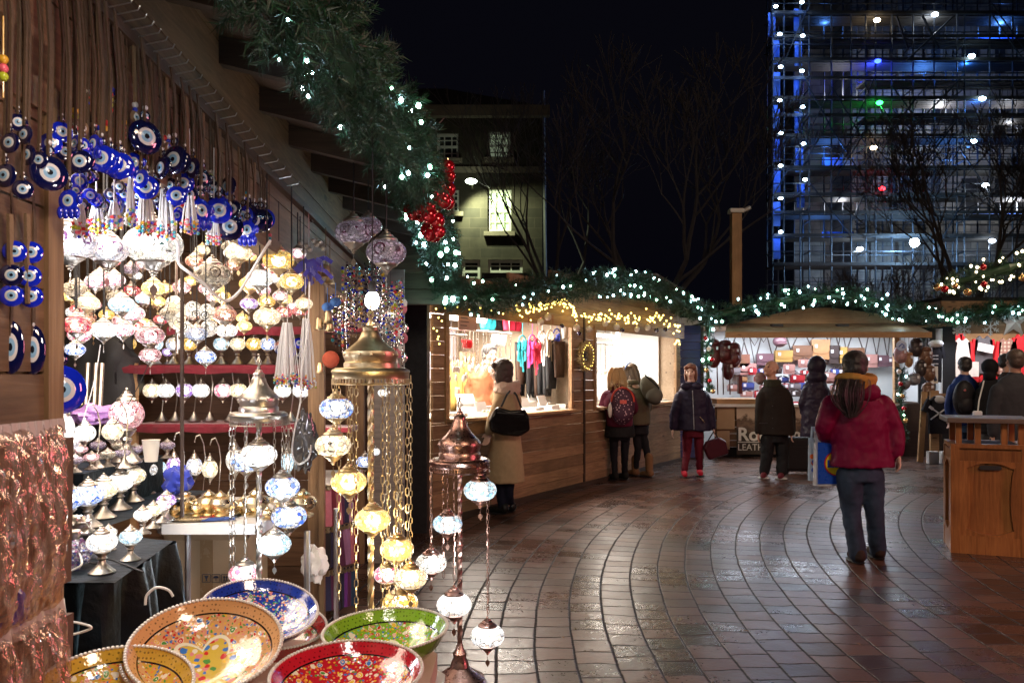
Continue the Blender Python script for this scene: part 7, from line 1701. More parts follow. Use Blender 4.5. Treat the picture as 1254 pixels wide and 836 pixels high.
for a in ((1168, 433, 30, 60, 'red', 'red garment hanging at the left of the shirt stall', None), (1178, 436, 30, 44, 'white', 'white sweatshirt with red sleeves', 'sh_red'), (1204, 434, 34, 46, 'grey', 'grey T-shirt with white print and red sleeves', 'sh_red'), (1232, 436, 30, 44, 'tart', 'tartan shirt at the right of the shirt stall', 'sh_red'), (1250, 434, 26, 50, 'red', 'red jersey at the right border of the photo', None), (1186, 470, 26, 30, 'red', 'red garment below the white sweatshirt', None), (1210, 470, 24, 26, 'red', 'red garment below the grey T-shirt', None)):
    if a[4] == 'tart': 
        nt = NT('tartan'); w1 = nt.n('TexWave', bands_direction='X'); w2 = nt.n('TexWave', bands_direction='Z'); nt.l(nt.coord(), w1.inputs[0]); nt.l(nt.coord(), w2.inputs[0]); w1.inputs['Scale'].default_value = w2.inputs['Scale'].default_value = 4
        nt.l(nt.mix(nt.m('MULTIPLY', w1.outputs[1], w2.outputs[1]), (.25, .12, .10, 1), (.6, .5, .42, 1)), nt.b.inputs['Base Color']); M['sh_tart'] = nt.mat
    shirt(a[0], a[1], a[2], a[3], 16.9-(a[0] % 3)*.08, M['sh_'+a[4]], a[5], smat=M[a[6]] if a[6] else None)
p = P(1207, 426, 16.7); m = MB(); m.box(p, (.32, .01, .16), 0, (0, R(12), 0)); tag(m.build('shirt_print', M['tagw'], origin=p), 'white tilted print patch on the grey T-shirt', 'print')
p = P(1182, 452, 16.6); m = MB(); m.box(p, (.5, .1, .3)); tag(m.build('folded_shirts', M['sh_white'], origin=p), 'pile of white folded cloth at the foot of the white sweatshirt', 'cloth')
# child's shirt on a stand with crossed paddles print
sh = shirt(1150, 508, 40, 46, 13.6, M['sh_black'], 'child-size black T-shirt with crossed white drumsticks print on a low stand', grp='low shirt display')
p = P(1150, 506, 13.5); m = MB()
for sg in (-1, 1): m.bar(p+V((-.14*sg, 0, .10)), p+V((.14*sg, 0, -.10)), .022, .01, up=(0, 1, 0)); m.bar(p+V((-.16*sg, 0, .115)), p+V((-.10*sg, 0, .07)), .045, .012, up=(0, 1, 0))
m.build('print', M['tagw'], sh)
m = MB(); m.ball(P(1150, 489, 13.6), 1, n=12, k=8, sc=(.10, .08, .07)); m.build('collar_form', M['sh_white'], sh, smooth=True)
t = thing('shirt_stand', 'pale wooden board stand behind the crossed-drumsticks shirt', 'stand', P(1150, 580, 13.75)); t.location.z = 0
m = MB(); a = P(1138, 478, 13.8); m.bx(a.x, a.x+.14, 13.75, 13.8, 0, a.z); m.bx(a.x+.14, a.x+.5, 13.77, 13.8, a.z-.35, a.z-.05); m.build('board', M['wood_pale'], t)
m = MB(); a, b = P(1123, 562, 13.6), P(1132, 480, 13.8); m.bar((a.x, 13.5, .03), b, .09, .04, up=(0, 1, 0)); tag(m.build('leaning_plank', M['wood_palez'], origin=a), 'pale wooden plank leaning in the dark gap below the rucksacks', 'plank')
for k, (px, py) in enumerate(((1140, 551), (1156, 552))): m = MB(); p = P(px, py, 13.6); m.bx(p.x-.08, p.x+.08, 13.5, 13.6, 0, .2); tag(m.build('box', M['paper'], origin=p), ['small white box on the ground, left under the child shirt', 'small white box on the ground, right under the child shirt'][k], 'box')

# ---------------- wooden litter bin ----------------
def litter_bin():
    Y = 6.7; z1 = P(0, 548, Y).z; ztop = 1.12
    t = thing('litter_bin', 'varnished wooden litter bin with slab roof on short posts', 'litter bin', (4.01, 6.92, 0), R(-22))
    X = .275; Dd = .25; H = .87
    m = MB(); m.bx(-X+.02, X-.02, -Dd+.02, Dd-.02, .015, H); m.build('body', M['wood_bin'], t, local=True)
    for sx in (-1, 1):
        for sy in (-1, 1): m = MB(); m.box((sx*(X-.02), sy*(Dd-.02), H/2), (.065, .065, H)); m.build('corner_post', M['wood_bin'], t, local=True)
    m = MB()
    for face in range(4):
        Rm = Matrix.Rotation(face*pi/2, 4, 'Z'); D_ = Dd if face % 2 == 0 else X; Xx = X if face % 2 == 0 else Dd
        y = -D_+.008
        m.box((0, y, .075), (2*Xx-.05, .034, .15), M=Rm); m.box((0, y, H-.06), (2*Xx-.09, .03, .09), M=Rm)
        # scalloped frame
        z0, z1_ = .15, H-.105; n = 24; e = Xx-.045
        for sg in (-1, 1):
            o = [(sg*e, z0), (sg*(e-.055), z0)]+[(sg*(e-.05-.035*(sin(pi*k/n)**.5)+.0), z0+.04+(z1_-z0-.08)*k/n) for k in range(n+1)]+[(sg*(e-.055), z1_), (sg*e, z1_)]
            m.prism(o, y-.020, y+.013, M=Rm)
        for (zz, s2) in ((z0, 1), (z1_, -1)):
            o = [(-(e-.05), zz)]+[(-(e-.05)+(2*e-.1)*k/n, zz+s2*(.016+.04*abs(cos(pi*k/n))**4)) for k in range(n+1)]+[(e-.05, zz)]
            m.prism(o, y-.0185, y+.013, M=Rm)
        m.box((0, y+.012, (z0+z1_)/2), (.006, .012, z1_-z0), 1, M=Rm)
    m.build('panel_frame', [M['wood_bin'], M['black']], t, local=True)
    m = MB(); m.bx(-X-.01, X+.01, -Dd-.01, Dd+.01, H, H+.035); m.build('ledge', M['wood_bin'], t, local=True)
    m = MB(); m.bx(-X+.06, X-.06, -Dd+.06, Dd-.06, H-.02, H+.036); m.build('opening', M['dark'], t, local=True)
    for x, y in ((-X+.05, -Dd+.04), (X-.05, -Dd+.04), (-X+.05, Dd-.04), (X-.05, Dd-.04), (-X+.19, -Dd+.04), (X-.17, -Dd+.04), (-X+.19, Dd-.04)):
        m = MB(); m.bx(x-.022, x+.022, y-.02, y+.02, H+.035, ztop-.04); m.build('roof_post', M['wood_bin'], t, local=True)
    m = MB(); m.box((0, -.02, ztop-.02), (2*X+.09, 2*Dd+.12, .04)); b = m.build('roof', M['wood_grey3'], t, local=True); bv = b.modifiers.new('b', 'BEVEL'); bv.width = .006; bv.segments = 2
    m = MB(); zz = H-.155; o = [(-.06+.02*cos(a), zz+.018*sin(a)) for a in [pi/2+k*pi/8 for k in range(9)]]+[(.06+.02*cos(a), zz+.018*sin(a)) for a in [-pi/2+k*pi/8 for k in range(9)]]
    m.prism(o, -Dd-.018, -Dd-.003); m.build('handle_slot', M['black'], t, local=True)
    # inner panel boards fronts
    m = MB(); m.bx(-X+.05, X-.05, -Dd+.012, -Dd+.0195, .15, H-.1); m.build('door', M['wood_bin'], t, local=True)
M['wood_grey3'] = wood('weathered_roof_board', (.10, .07, .055), (.22, .16, .13), axis=0, rough=.45)
litter_bin()
# ---------------- second bay clutter ----------------
rng = random.Random(44)
PC = {'burgundy': (.16, .01, .03), 'plum': (.10, .02, .08), 'navy': (.02, .02, .07), 'black': (.012, .01, .014), 'lilac': (.35, .18, .35), 'rose': (.5, .15, .2), 'violet': (.18, .04, .30), 'petrol': (.02, .06, .12)}
for k, v in PC.items(): M['po_'+k] = plain('pouch_'+k, v, .7, 0, .3, 30, .3)
t = thing('pouch_display', 'wooden edge board with black hooks carrying rows of cloth pouches', 'display board', P(396, 660, 4.35)); m = MB(); a = P(394, 0, 4.35)
m.bx(a.x-.01, a.x+.018, 4.33, 4.36, .15, 1.95); m.build('board', M['wood_z'], t)
rows = [(600, 645, ['rose', 'burgundy', 'rose', 'plum', 'navy', 'lilac', 'burgundy']), (652, 696, ['black', 'navy', 'burgundy', 'plum', 'lilac', 'lilac', 'rose', 'burgundy']), (705, 748, ['navy', 'plum', 'navy', 'black', 'navy', 'violet', 'plum', 'petrol', 'petrol'])]
for r, (ya, yb, cl) in enumerate(rows):
    m = MB(); a, b = P(396, ya-3, 4.36), P(440, ya-14, 4.95); m.tube([a, b], .006, 6); m.build('hook_arm', M['black'], t)
    for k, c in enumerate(cl):
        f = (k+.5)/len(cl); Yk = 4.36+f*.55; px = 399+f*38; p = P(px, ya-8*f, Yk); L = (yb-ya)/F*Yk
        o = thing('pouch', c+' cloth pouch beside the post, %s in the %s row' % (nth(k+1), ['top', 'middle', 'lowest'][r]), 'pouch', p, 0, 'cloth pouches beside the post')
        m = MB(); sw = rng.uniform(-.012, .012); m.add([p+V((-.012, -.006, 0)), p+V((.014, .004, 0)), p+V((.022+sw, .006, -L)), p+V((-.018+sw, -.008, -L)), p+V((-.012, .006, 0)), p+V((.014, .016, 0)), p+V((.022+sw, .02, -L)), p+V((-.018+sw, .006, -L))], [(0,1,2,3),(7,6,5,4),(0,4,5,1),(1,5,6,2),(2,6,7,3),(3,7,4,0)]); m.build('cloth', M['po_'+c], o)
        m = MB(); m.box(p+V((0, 0, .012)), (.02, .012, .03)); m.build('paper_tag', M['brass'], o)
# bead curtains and key rings
BM = [M['shine']]+BC+[M['glass_blue'], M['glass_navy'], M['jute']]
bs = []
for k in range(52):
    px = 404+k*1.75+rng.uniform(-1, 1); Yk = 5.0+rng.uniform(0, .9); y0 = 318+rng.uniform(0, 14)+(0 if px < 470 else 20); L = rng.uniform(60, 120); p = P(px, y0, Yk); m = MB(); m.tube([p, P(px, y0+L, Yk)], .0015, 4); n = int(L/5)
    dk = rng.random() < .6
    for j in range(n): m.ball(P(px+rng.uniform(-.6, .6), y0+j*5+rng.uniform(0, 2), Yk), rng.uniform(.005, .012), rng.choice([0, 7, 8, 8, 0, 0]) if dk else rng.randrange(10), n=6, k=4)
    bs += [None]; bs[-1] = tag(m.build('bead_strand', BM, origin=p, smooth=True), 'strand of glittering beads and key rings hanging behind the brass lamp', 'bead strand', 'bead strands behind the brass lamp')
number_off(bs, 'strand of glittering beads behind the brass lamp, %s from the left')
for k in range(14):
    px = 486+rng.uniform(-4, 12); py = 372+k*6; p = P(px, py, 6.2); m = MB(); m.ball(p, 1, n=8, k=5, sc=(.028, .012, .04)); tag(m.build('shell_charm', [M['rimw'], M['po_rose'], M['shine']][k % 3], origin=p, smooth=True), 'pale shell charm on the mobile at the far side of the charm bay', 'charm', 'shell charms on the mobile')
m = MB(); m.tube([P(492, 340, 6.2), P(492, 460, 6.2)], .003); tag(m.build('mobile_cord', M['jute'], origin=P(492, 340, 6.2)), 'cord of the shell charm mobile near the dark doorway', 'cord')
for a in ((470, 481, 15, 5.2, 'white', 'small white globe seen through the brass lamp chains, upper one'), (458, 553, 15, 5.2, 'white', 'small white globe seen through the brass lamp chains, lower one'), (447, 565, 22, 5.3, 'blue', 'blue and white globe behind the brass pole'), (478, 385, 14, 5.6, 'cream', 'small lit globe on the red shelf behind the bare bulb')):
    r = a[2]/2*a[3]/F; c = P(a[0], a[1], a[3]); o = dup(PEND, c, 0, r/.1, a[5], 'small globes behind the brass lamp', {'globe': G[a[4]], 'cap': M['silver'], 'finial_cup': M['silver']})
    m = MB(); s_ = r/.1; m.tube([(0, 0, .1), (0, 0, (2.2-c.z)/s_)], .003, 4); m.build('cord', M['black'], o, local=True)
sh_ = [o for o in bpy.data.objects if o.name.startswith('shell_charm')]; number_off(sh_, 'pale shell charm on the mobile of the charm bay, %s from the top', key=lambda o: -o.location.z)
# vendor clutter of the left hatch : more hanging goods at the back
for k in range(16):
    s_ = .35+k*.155; p = Wp(s_, -1.7+rng.uniform(-.1, .1), rng.uniform(1.55, 1.95)); c = rng.choice(['brown', 'dark', 'tan', 'plum', 'grey', 'mustard']); m = MB(); w_, h_ = rng.uniform(.10, .18), rng.uniform(.25, .5)
    m.box((0, 0, 0), (w_, .06, h_), M=Matrix.Translation(p) @ Matrix.Rotation(ANG, 4, 'Z')); m.tube([p+V((0, 0, h_/2)), (p.x, p.y, 2.29)], .006)
    tag(m.build('hanging_scarf', M['le_'+c] if 'le_'+c in M else M['card'], origin=p), 'folded scarf or leather band hanging along the back of the left hatch', 'scarf', 'scarves along the back of the left hatch')
number_off([o for o in bpy.data.objects if o.name.startswith('hanging_scarf')], 'folded scarf or leather band at the back of the left hatch, %s from the left')
# litter, drain cover and leaves on the paving
M['leaf'] = plain('wet_leaf', (.16, .08, .03), .5, 0, .4, 20)
for k in range(26):
    Yk = rng.uniform(3.2, 9.5); x = rng.uniform(-.1, .55)*Yk; a = rng.uniform(0, 6.28); L = rng.uniform(.015, .035); m = MB()
    pts = [(L, 0, .003), (L*.3, L*.45, .006), (-L*.8, 0, .003), (L*.3, -L*.45, .007)]; m.add([(x+c[0]*cos(a)-c[1]*sin(a), Yk+c[0]*sin(a)+c[1]*cos(a), c[2]) for c in pts], [(0, 1, 2, 3)])
    tag(m.build('leaf', M['leaf'], origin=(x, Yk, 0)), 'small wet leaf or paper scrap lying on the paving', 'leaf', 'scraps on the wet paving')

number_off([o for o in bpy.data.objects if o.name.startswith('leaf') and o.get('category') == 'leaf'], 'small wet scrap on the paving, %s nearest to the copper lamp', key=lambda o: (o.location-V((-.25, 3.9, 0))).length)
# ---------------- people ----------------
def cat_(pts, k=5):
    o = []
    for i in range(len(pts)-1):
        a, b, c, d = pts[max(i-1, 0)], pts[i], pts[i+1], pts[min(i+2, len(pts)-1)]
        for j in range(k):
            t_ = j/k; f = lambda p0, p1, p2, p3: .5*((2*p1)+(p2-p0)*t_+(2*p0-5*p1+4*p2-p3)*t_*t_+(3*p1-p0-3*p2+p3)*t_**3)
            o.append((f(a[0], b[0], c[0], d[0]), max(.004, f(a[1], b[1], c[1], d[1]))))
    o.append(pts[-1]); return o
def limb(m, pts, n=14):
    q = cat_([(V(p), r) for p, r in pts]); m.tube([p for p, r in q], [r for p, r in q], n); m.ball(q[0][0], q[0][1]*.98, n=n); m.ball(q[-1][0], q[-1][1]*.98, n=n)
def eloft(m, rings, wv, dv, n=26, k=4):
    """rings: (centre, half width, half depth)"""
    q = []
    for i in range(len(rings)-1):
        A = [rings[max(i-1, 0)], rings[i], rings[i+1], rings[min(i+2, len(rings)-1)]]
        for j in range(k):
            t_ = j/k; f = lambda p: .5*((2*p[1])+(p[2]-p[0])*t_+(2*p[0]-5*p[1]+4*p[2]-p[3])*t_*t_+(3*p[1]-p[0]-3*p[2]+p[3])*t_**3)
            q.append((f([a[0] for a in A]), f([a[1] for a in A]), f([a[2] for a in A])))
    q.append(rings[-1]); vs = []
    for c, a, b in q: vs += [c+wv*(a*abs(cos(2*pi*j/n))**1.0*(1 if cos(2*pi*j/n) > 0 else -1))+dv*(b*abs(sin(2*pi*j/n))**1.0*(1 if sin(2*pi*j/n) > 0 else -1)) for j in range(n)]
    fs = [(i*n+j, i*n+(j+1) % n, (i+1)*n+(j+1) % n, (i+1)*n+j) for i in range(len(q)-1) for j in range(n)]
    fs += [tuple(range(n))[::-1], tuple(range((len(q)-1)*n, len(q)*n))]; m.add(vs, fs)
TEX = {}
def clouds(sz):
    if sz not in TEX: t = bpy.data.textures.new('folds', 'CLOUDS'); t.noise_scale = sz; t.noise_depth = 3; TEX[sz] = t
    return TEX[sz]
def fuse(m, name, mat, parent, voxel=.014, wr=.012, fold=.10, smooth=4):
    o = m.build(name, mat, parent, smooth=True)
    r = o.modifiers.new('remesh', 'REMESH'); r.mode = 'VOXEL'; r.voxel_size = voxel; r.use_smooth_shade = True
    s = o.modifiers.new('smooth', 'SMOOTH'); s.iterations = smooth; s.factor = .5
    if wr:
        d = o.modifiers.new('folds', 'DISPLACE'); d.texture = clouds(fold); d.strength = wr; d.mid_level = .5; d.texture_coords = 'LOCAL'
        d = o.modifiers.new('folds2', 'DISPLACE'); d.texture = clouds(fold*.35); d.strength = wr*.35; d.mid_level = .5; d.texture_coords = 'LOCAL'
    dg = bpy.context.evaluated_depsgraph_get(); me = bpy.data.meshes.new_from_object(o.evaluated_get(dg)); old = o.data
    o.modifiers.clear(); o.data = me; me.name = name; bpy.data.meshes.remove(old); me.polygons.foreach_set('use_smooth', [True]*len(me.polygons)); return o
def headmesh(m, c, s, f, up):
    """s head half-height (~.115), f facing unit vector, up vector"""
    f = V(f).normalized(); up = (V(up)-f*V(up).dot(f)).normalized(); r = f.cross(up)
    T = Matrix(((r.x, f.x, up.x, c.x), (r.y, f.y, up.y, c.y), (r.z, f.z, up.z, c.z), (0, 0, 0, 1)))
    q = lambda x, y, z: T @ V((x*s, y*s, z*s))
    def b(x, y, z, rx, ry, rz, n=14):
        mm = MB(); mm.ball((0, 0, 0), 1, n=n, k=10, sc=(rx*s, ry*s, rz*s)); m.add([T @ (V(v)+V((x*s, y*s, z*s))) for v in mm.v], mm.f)
    b(0, -.08, .2, .68, .82, .78); b(0, .12, -.28, .55, .62, .62); b(0, .40, -.72, .26, .22, .2)      # skull, face, chin
    b(0, .74, -.22, .10, .17, .24); b(0, .84, -.32, .11, .10, .09)                                   # nose
    b(0, .60, .12, .42, .15, .10)                                                                     # brow
    b(0, .66, -.52, .20, .10, .07)                                                                    # lips
    for sx in (-1, 1): b(sx*.68, -.02, -.12, .07, .15, .22); b(sx*.36, .48, -.25, .2, .2, .2)        # ears, cheeks
    return T, q
def hand(m, wr, d, side, s=1.0, curl=.35):
    """wr wrist, d direction of the hand, side = palm width direction"""
    d = V(d).normalized(); x = (V(side)-d*V(side).dot(d)).normalized(); n_ = d.cross(x)
    palm = wr+d*.045*s;
    vs = MB(); vs.ball((0, 0, 0), 1, n=12, k=8); m.add([palm+x*(v[0]*.040*s)+n_*(v[1]*.016*s)+d*(v[2]*.050*s) for v in vs.v], vs.f)
    for k, L in ((-.030, .062), (-.010, .072), (.010, .068), (.030, .052)):
        p0 = palm+x*k*s+d*.035*s; p1 = p0+d*L*.45*s+n_*L*.15*curl*s; p2 = p1+(d*(1-curl)+n_*curl).normalized()*L*.35*s; p3 = p2+(d*(1-curl*1.8)+n_*curl*1.8).normalized()*L*.3*s
        m.tube([p0, p1, p2, p3], [.0095*s, .009*s, .008*s, .006*s], 8)
    p0 = palm-x*.03*s-d*.02*s; m.tube([p0, p0-x*.022*s+d*.022*s, p0-x*.030*s+d*.048*s+n_*.01*s], [.012*s, .0105*s, .008*s], 8)
def hair_mat(n, c): return plain(n, c, .45, 0, .35, 60, .5, sheen=.2)
SKN = M['skin']
M['skin2'] = plain('skin_pale', (.62, .40, .32), .5, 0, .08, 20, .1)
LIP = plain('lips', (.38, .09, .08), .5); EYEC = plain('eyes', (.02, .015, .015), .2); SOLE = plain('sole', (.6, .58, .58), .7)
def person(label, Y, yaw, head, torso, arms, legs, jacket, trousers, shoes, hair=None, lookup=0, skin='skin2', hs=.115, face=False, jwr=.014, group=None, fheadyaw=None, legr=(.092, .068, .055), armr=(.075, .062, .05), long_hem=None, hands=(True, True)):
    hs = hs*1.12
    G_ = lambda a: P(a[0], a[1], Y+(a[2] if len(a) > 2 else 0))
    torso = [(a[0], a[1], a[2]*((.80 if i == 1 else .88) if i > 0 and Y != 6.42 else 1))+tuple(a[3:]) for i, a in enumerate(torso)]; armr = [k*.92 for k in armr]; tc = torso[2][0]; drop_ = .03*F/Y
    arms = [[(tc+(a[0][0]-tc)*.80, a[0][1]+drop_)+tuple(a[0][2:]), (tc+(a[1][0]-tc)*.93, a[1][1])+tuple(a[1][2:]), a[2]] for a in arms] if Y != 6.42 else arms
    yr = R(yaw); wv = V((cos(yr), sin(yr), 0)); fv = V((sin(yr), -cos(yr), 0)); dv = fv     # yaw 0 faces the camera
    hc = G_(head); base = V((P(torso[-1][0], 0, Y).x, Y, 0))
    t = thing('person', label, 'person', base, 0, group)
    pm = F/Y
    body = MB(); hy = R(fheadyaw if fheadyaw is not None else yaw); hf = V((sin(hy), -cos(hy), sin(R(lookup)))).normalized()
    T, q = headmesh(body, hc, hs, hf, V((0, 0, 1)))
    sh = G_(torso[1][:2]); limb(body, [(hc-V((0, 0, hs*.5)), hs*.46), (V((sh.x, sh.y, sh.z)), hs*.52)])
    eloft(body, [(G_((a[0], a[1], a[4] if len(a) > 4 else 0)), a[2]/pm*.80, a[3]*.80) for a in torso], wv, dv)
    for a, hd in zip(arms, hands):
        pts = [G_(p) for p in a]; limb(body, [(pts[0], .045), (pts[1], .038), (pts[2], .026)])
        if hd: d_ = (pts[2]-pts[1]).normalized(); hand(body, pts[2]+d_*.012, d_, wv.cross(d_) if abs(wv.cross(d_).length) > .2 else wv, 1.0)
    for l in legs:
        pts = [G_(p) for p in l]; limb(body, [(pts[0], legr[0]*.72), (pts[1], legr[1]*.72), (pts[2], legr[2]*.66)])
    fuse(body, 'body', M[skin], t, voxel=.0085, wr=0, smooth=1)
    if face:
        m = MB()
        for sx in (-1, 1):
            mm = MB(); mm.ball((0, 0, 0), 1, n=8, k=6); m.add([q(sx*.27+v[0]*.10, .66+v[1]*.05, -.02+v[2]*.05) for v in mm.v], mm.f)
            m.add([q(sx*.27-.16, .70, .10), q(sx*.27+.16, .68, .10), q(sx*.27+.14, .69, .16), q(sx*.27-.14, .71, .17)], [(0, 1, 2, 3)])
        m.build('eyes', EYEC, t, smooth=True)
        m = MB(); mm = MB(); mm.ball((0, 0, 0), 1, n=10, k=6); m.add([q(v[0]*.19, .745+v[1]*.035, -.52+v[2]*.05) for v in mm.v], mm.f); m.build('mouth', LIP, t, smooth=True)
    j = MB(); eloft(j, [(G_((a[0], a[1], a[4] if len(a) > 4 else 0)), a[2]/pm, a[3]) for a in torso], wv, dv)
    for a in arms:
        pts = [G_(p) for p in a]; limb(j, [(pts[0], armr[0]*1.12), ((pts[0]+pts[1])/2, armr[0]), (pts[1], armr[1]), ((pts[1]+pts[2])/2, armr[1]*.95), (pts[2], armr[2])])
    sh0 = G_(torso[0][:2]); m2 = MB(); eloft(j, [(sh0-V((0, 0, .03)), .095, .085), (sh0+V((0, 0, .035)), .082, .075)], wv, dv)
    fuse(j, 'jacket', jacket, t, wr=jwr)
    if trousers:
        l_ = MB()
        for l in legs: pts = [G_(p) for p in l]; limb(l_, [(pts[0], legr[0]), ((pts[0]*.5+pts[1]*.5), (legr[0]+legr[1])*.52), (pts[1], legr[1]), (pts[2]+V((0, 0, .015)), legr[2])])
        pts = [G_(l[0]) for l in legs]; eloft(l_, [(pts[0]*.5+pts[-1]*.5+V((0, 0, .14)), .145, .11), (pts[0]*.5+pts[-1]*.5-V((0, 0, .04)), .155, .12)], wv, dv)
        fuse(l_, 'trousers', trousers, t, wr=.018, fold=.07, voxel=.013)
    for l in legs:
        a = G_(l[2]); fd = V((fv.x, fv.y, 0)); m = MB(); z0 = -a.z+.0
        g = V((a.x, a.y, 0)); mm = MB()
        limb(mm, [(g+V((0, 0, .09))-fd*.02, .045), (g+V((0, 0, .055))-fd*.03, .045), (g+V((0, 0, .05))+fd*.08, .042), (g+V((0, 0, .04))+fd*.16, .036)])
        mm.v = [(x, y, max(.018, z)) for x, y, z in mm.v]
        fuse(mm, 'shoe', shoes, t, voxel=.01, wr=0, smooth=2)
        m.ball(g+fd*.065+V((0, 0, .012)), 1, n=16, k=6, sc=(.05+abs(fd.x)*.085, .05+abs(fd.y)*.085, .013)); m.build('sole', SOLE if shoes.name.startswith('maroon') else M['black'], t, smooth=True)
    if hair:
        mt, kind, ln = hair; h = MB(); s = hs
        def b(x, y, z, rx, ry, rz): mm = MB(); mm.ball((0, 0, 0), 1, n=18, k=12, sc=(rx*s, ry*s, rz*s)); h.add([T @ (V(v)+V((x*s, y*s, z*s))) for v in mm.v], mm.f)
        b(0, -.14, .30, .78, .84, .76); b(0, -.35, -.1, .70, .62, .7)
        if kind in ('bob', 'long'):
            for sx in (-1, 1): b(sx*.60, .0, -.35, .22, .42, .75+ln); b(sx*.5, .52, .48, .3, .22, .28)
            b(0, .55, .55, .45, .2, .2); b(0, -.45, -.6, .62, .45, .6+ln)
        if kind == 'short': b(0, .3, .62, .55, .4, .3)
        o = fuse(h, 'hair', mt, t, voxel=.009, wr=.012, fold=.02, smooth=2)
    return t, G_, q, T, wv, fv
def mt(n, c, r=.75, **k): k.pop('sheen', None); return plain(n, c, r, 0, .18, 25, .35, spec=.18, **k)
def gy(Y): return HY+1480/Y
# woman in the crimson jacket
Y = 6.42; jk = mt('crimson_jacket', (.15, .002, .034), .5, sheen=.3)
den = NT('dark_denim'); v = den.coord(); den.l(den.ramp(den.noise(v, 5, 5), [(.35, (.008, .014, .034)), (.7, (.028, .052, .10))]), den.b.inputs['Base Color']); den.b.inputs['Roughness'].default_value = .85; den.bump(den.noise(v, 240, 2), .2, .001)
t, G_, q, T, wv, fv = person('woman seen from behind in crimson jacket and jeans carrying shopping bags', Y, 176, (1047, 449), [(1047, 474, 11, .09), (1048, 481, 18, .11), (1050, 492, 30, .13), (1052, 512, 33, .14), (1053, 535, 33, .14), (1055, 556, 36, .145), (1056, 571, 39, .155)],
   [[(1019, 497), (1009, 524, .02), (1016, 545, .22)], [(1081, 497), (1096, 527, -.03), (1099, 553, -.06)]],
   [[(1040, 582), (1043, 632, .03), (1051, 682, -.03)], [(1067, 582), (1071, 628, .03), (1075, 676, .12)]], jk, den.mat, mt('brown_boots', (.03, .018, .015)), (hair_mat('dark_hair', (.012, .008, .008)), 'back', 0), fheadyaw=160, skin='skin2', legr=(.100, .072, .068), armr=(.088, .074, .058), hs=.112, jwr=.022)
HD = bpy.data.materials['dark_hair']
m = MB(); rng = random.Random(6)
for k in range(260):
    a = rng.gauss(0, 1); b = rng.gauss(0, 1); q_ = [G_((1042, 464, -.12)), G_((1040, 474, -.17)), G_((1039, 486, -.19)), G_((1040, 498, -.19)), G_((1042, 511, -.17))]
    wd = [.045, .048, .050, .036, .014]; e = rng.uniform(.75, 1.05)
    pts = [p_+wv*(a*w_+rng.gauss(0, .004))+fv*(b*w_*.5)-V((0, 0, (1-e)*-.1 if i_ == 4 else 0)) for i_, (p_, w_) in enumerate(zip(q_, wd))]
    c_ = cat_([(p_, .0035) for p_ in pts], 3); m.tube([x[0] for x in c_], .0034, 3, cap=False)
m.build('ponytail', HD, t)
m = MB(); c = G_((1048, 468));
for k in range(4): pts = [(c+wv*cos(a)*(.112+.005*k)+fv*sin(a)*(.125+.006*k)+V((0, 0, -.05+.028*k+.014*sin(a*2+k)))) for a in [j*pi/9 for j in range(19)]]; m.tube(pts, .032, 8, cap=False)
fuse(m, 'scarf', mt('ochre_scarf', (.42, .22, .055), .9), t, voxel=.009, wr=.012, fold=.03, smooth=2)
m = MB(); m.ball(G_((1063, 480, -.11)), 1, n=16, k=10, sc=(.10, .06, .075)); m.ball(G_((1048, 483, -.10)), 1, n=16, k=10, sc=(.14, .06, .05)); fuse(m, 'hood', jk, t, wr=.015)
for sg, x in ((1, 0),):
    m = MB(); a, b = G_((1075, 520, -.19)), G_((1080, 545, -.20))
# shopping bags
def carrier(px, py, w, h, Yc, label, mat, wavy=1):
    p = P(px, py, Yc); W2 = w/2*Yc/F; H2 = h/2*Yc/F; o = thing('carrier_bag', label, 'bag', p); m = MB(); n = 16; k = 12; vs = []
    for s_ in (-1, 1):
        for j in range(k+1):
            for i in range(n+1):
                a = -1+2*i/n; zz = 1-2*j/k; th = .035*(1-a*a)**.5*(1-.6*max(0, zz))+.006*mn.noise(V((a*4, zz*3, s_*2+px)))
                vs.append((p.x+W2*a*(1-.04*zz), p.y+s_*th-.0, p.z+H2*zz))
    fs = []
    for s_ in (0, 1):
        o_ = s_*(n+1)*(k+1)
        for j in range(k):
            for i in range(n): a = o_+j*(n+1)+i; fs.append((a, a+1, a+n+2, a+n+1))
    m.add(vs, fs); m.build('sheet', mat, o, smooth=True)
    m = MB();
    for s_ in (-1, 1): m.tube([p+V((-W2*.35, s_*.01, H2)), p+V((-W2*.2, s_*.01, H2+.09)), p+V((W2*.2, s_*.01, H2+.09)), p+V((W2*.35, s_*.01, H2))], .006, 6)
    m.build('handle', mat, o); return o, p, W2, H2
wb = plain('white_bag_film', (.62, .62, .68), .3, 0, .06, 8, .3, coat=.3); bb = plain('blue_bag_print', (.01, .07, .48), .3, coat=.3)
o, p, W2, H2 = carrier(1013, 561, 34, 66, 6.54, 'white and blue supermarket carrier bag with yellow logo disc hanging beside her jacket', wb)
m = MB(); m.bx(p.x-W2*.82, p.x+W2*.95, p.y-.046, p.y-.0405, p.z-H2*.92, p.z+H2*.62); m.build('print_panel', bb, o)
m = MB(); c = (p.x+W2*.50, p.y-.050, p.z-H2*.16); rot = Matrix.Translation(c) @ Matrix.Rotation(R(90), 4, 'X'); m.lathe([(0, 0), (.098, 0), (.098, .003), (0, .003)], n=36, M=rot); m.build('logo_ring', plain('logo_red', (.5, .01, .01), .4), o)
m = MB(); c = (p.x+W2*.50, p.y-.0535, p.z-H2*.16); rot = Matrix.Translation(c) @ Matrix.Rotation(R(90), 4, 'X'); m.lathe([(0, 0), (.089, 0), (.089, .003), (0, .003)], n=36, M=rot); m.build('logo_disc', plain('logo_yellow', (.75, .55, .02), .4), o)
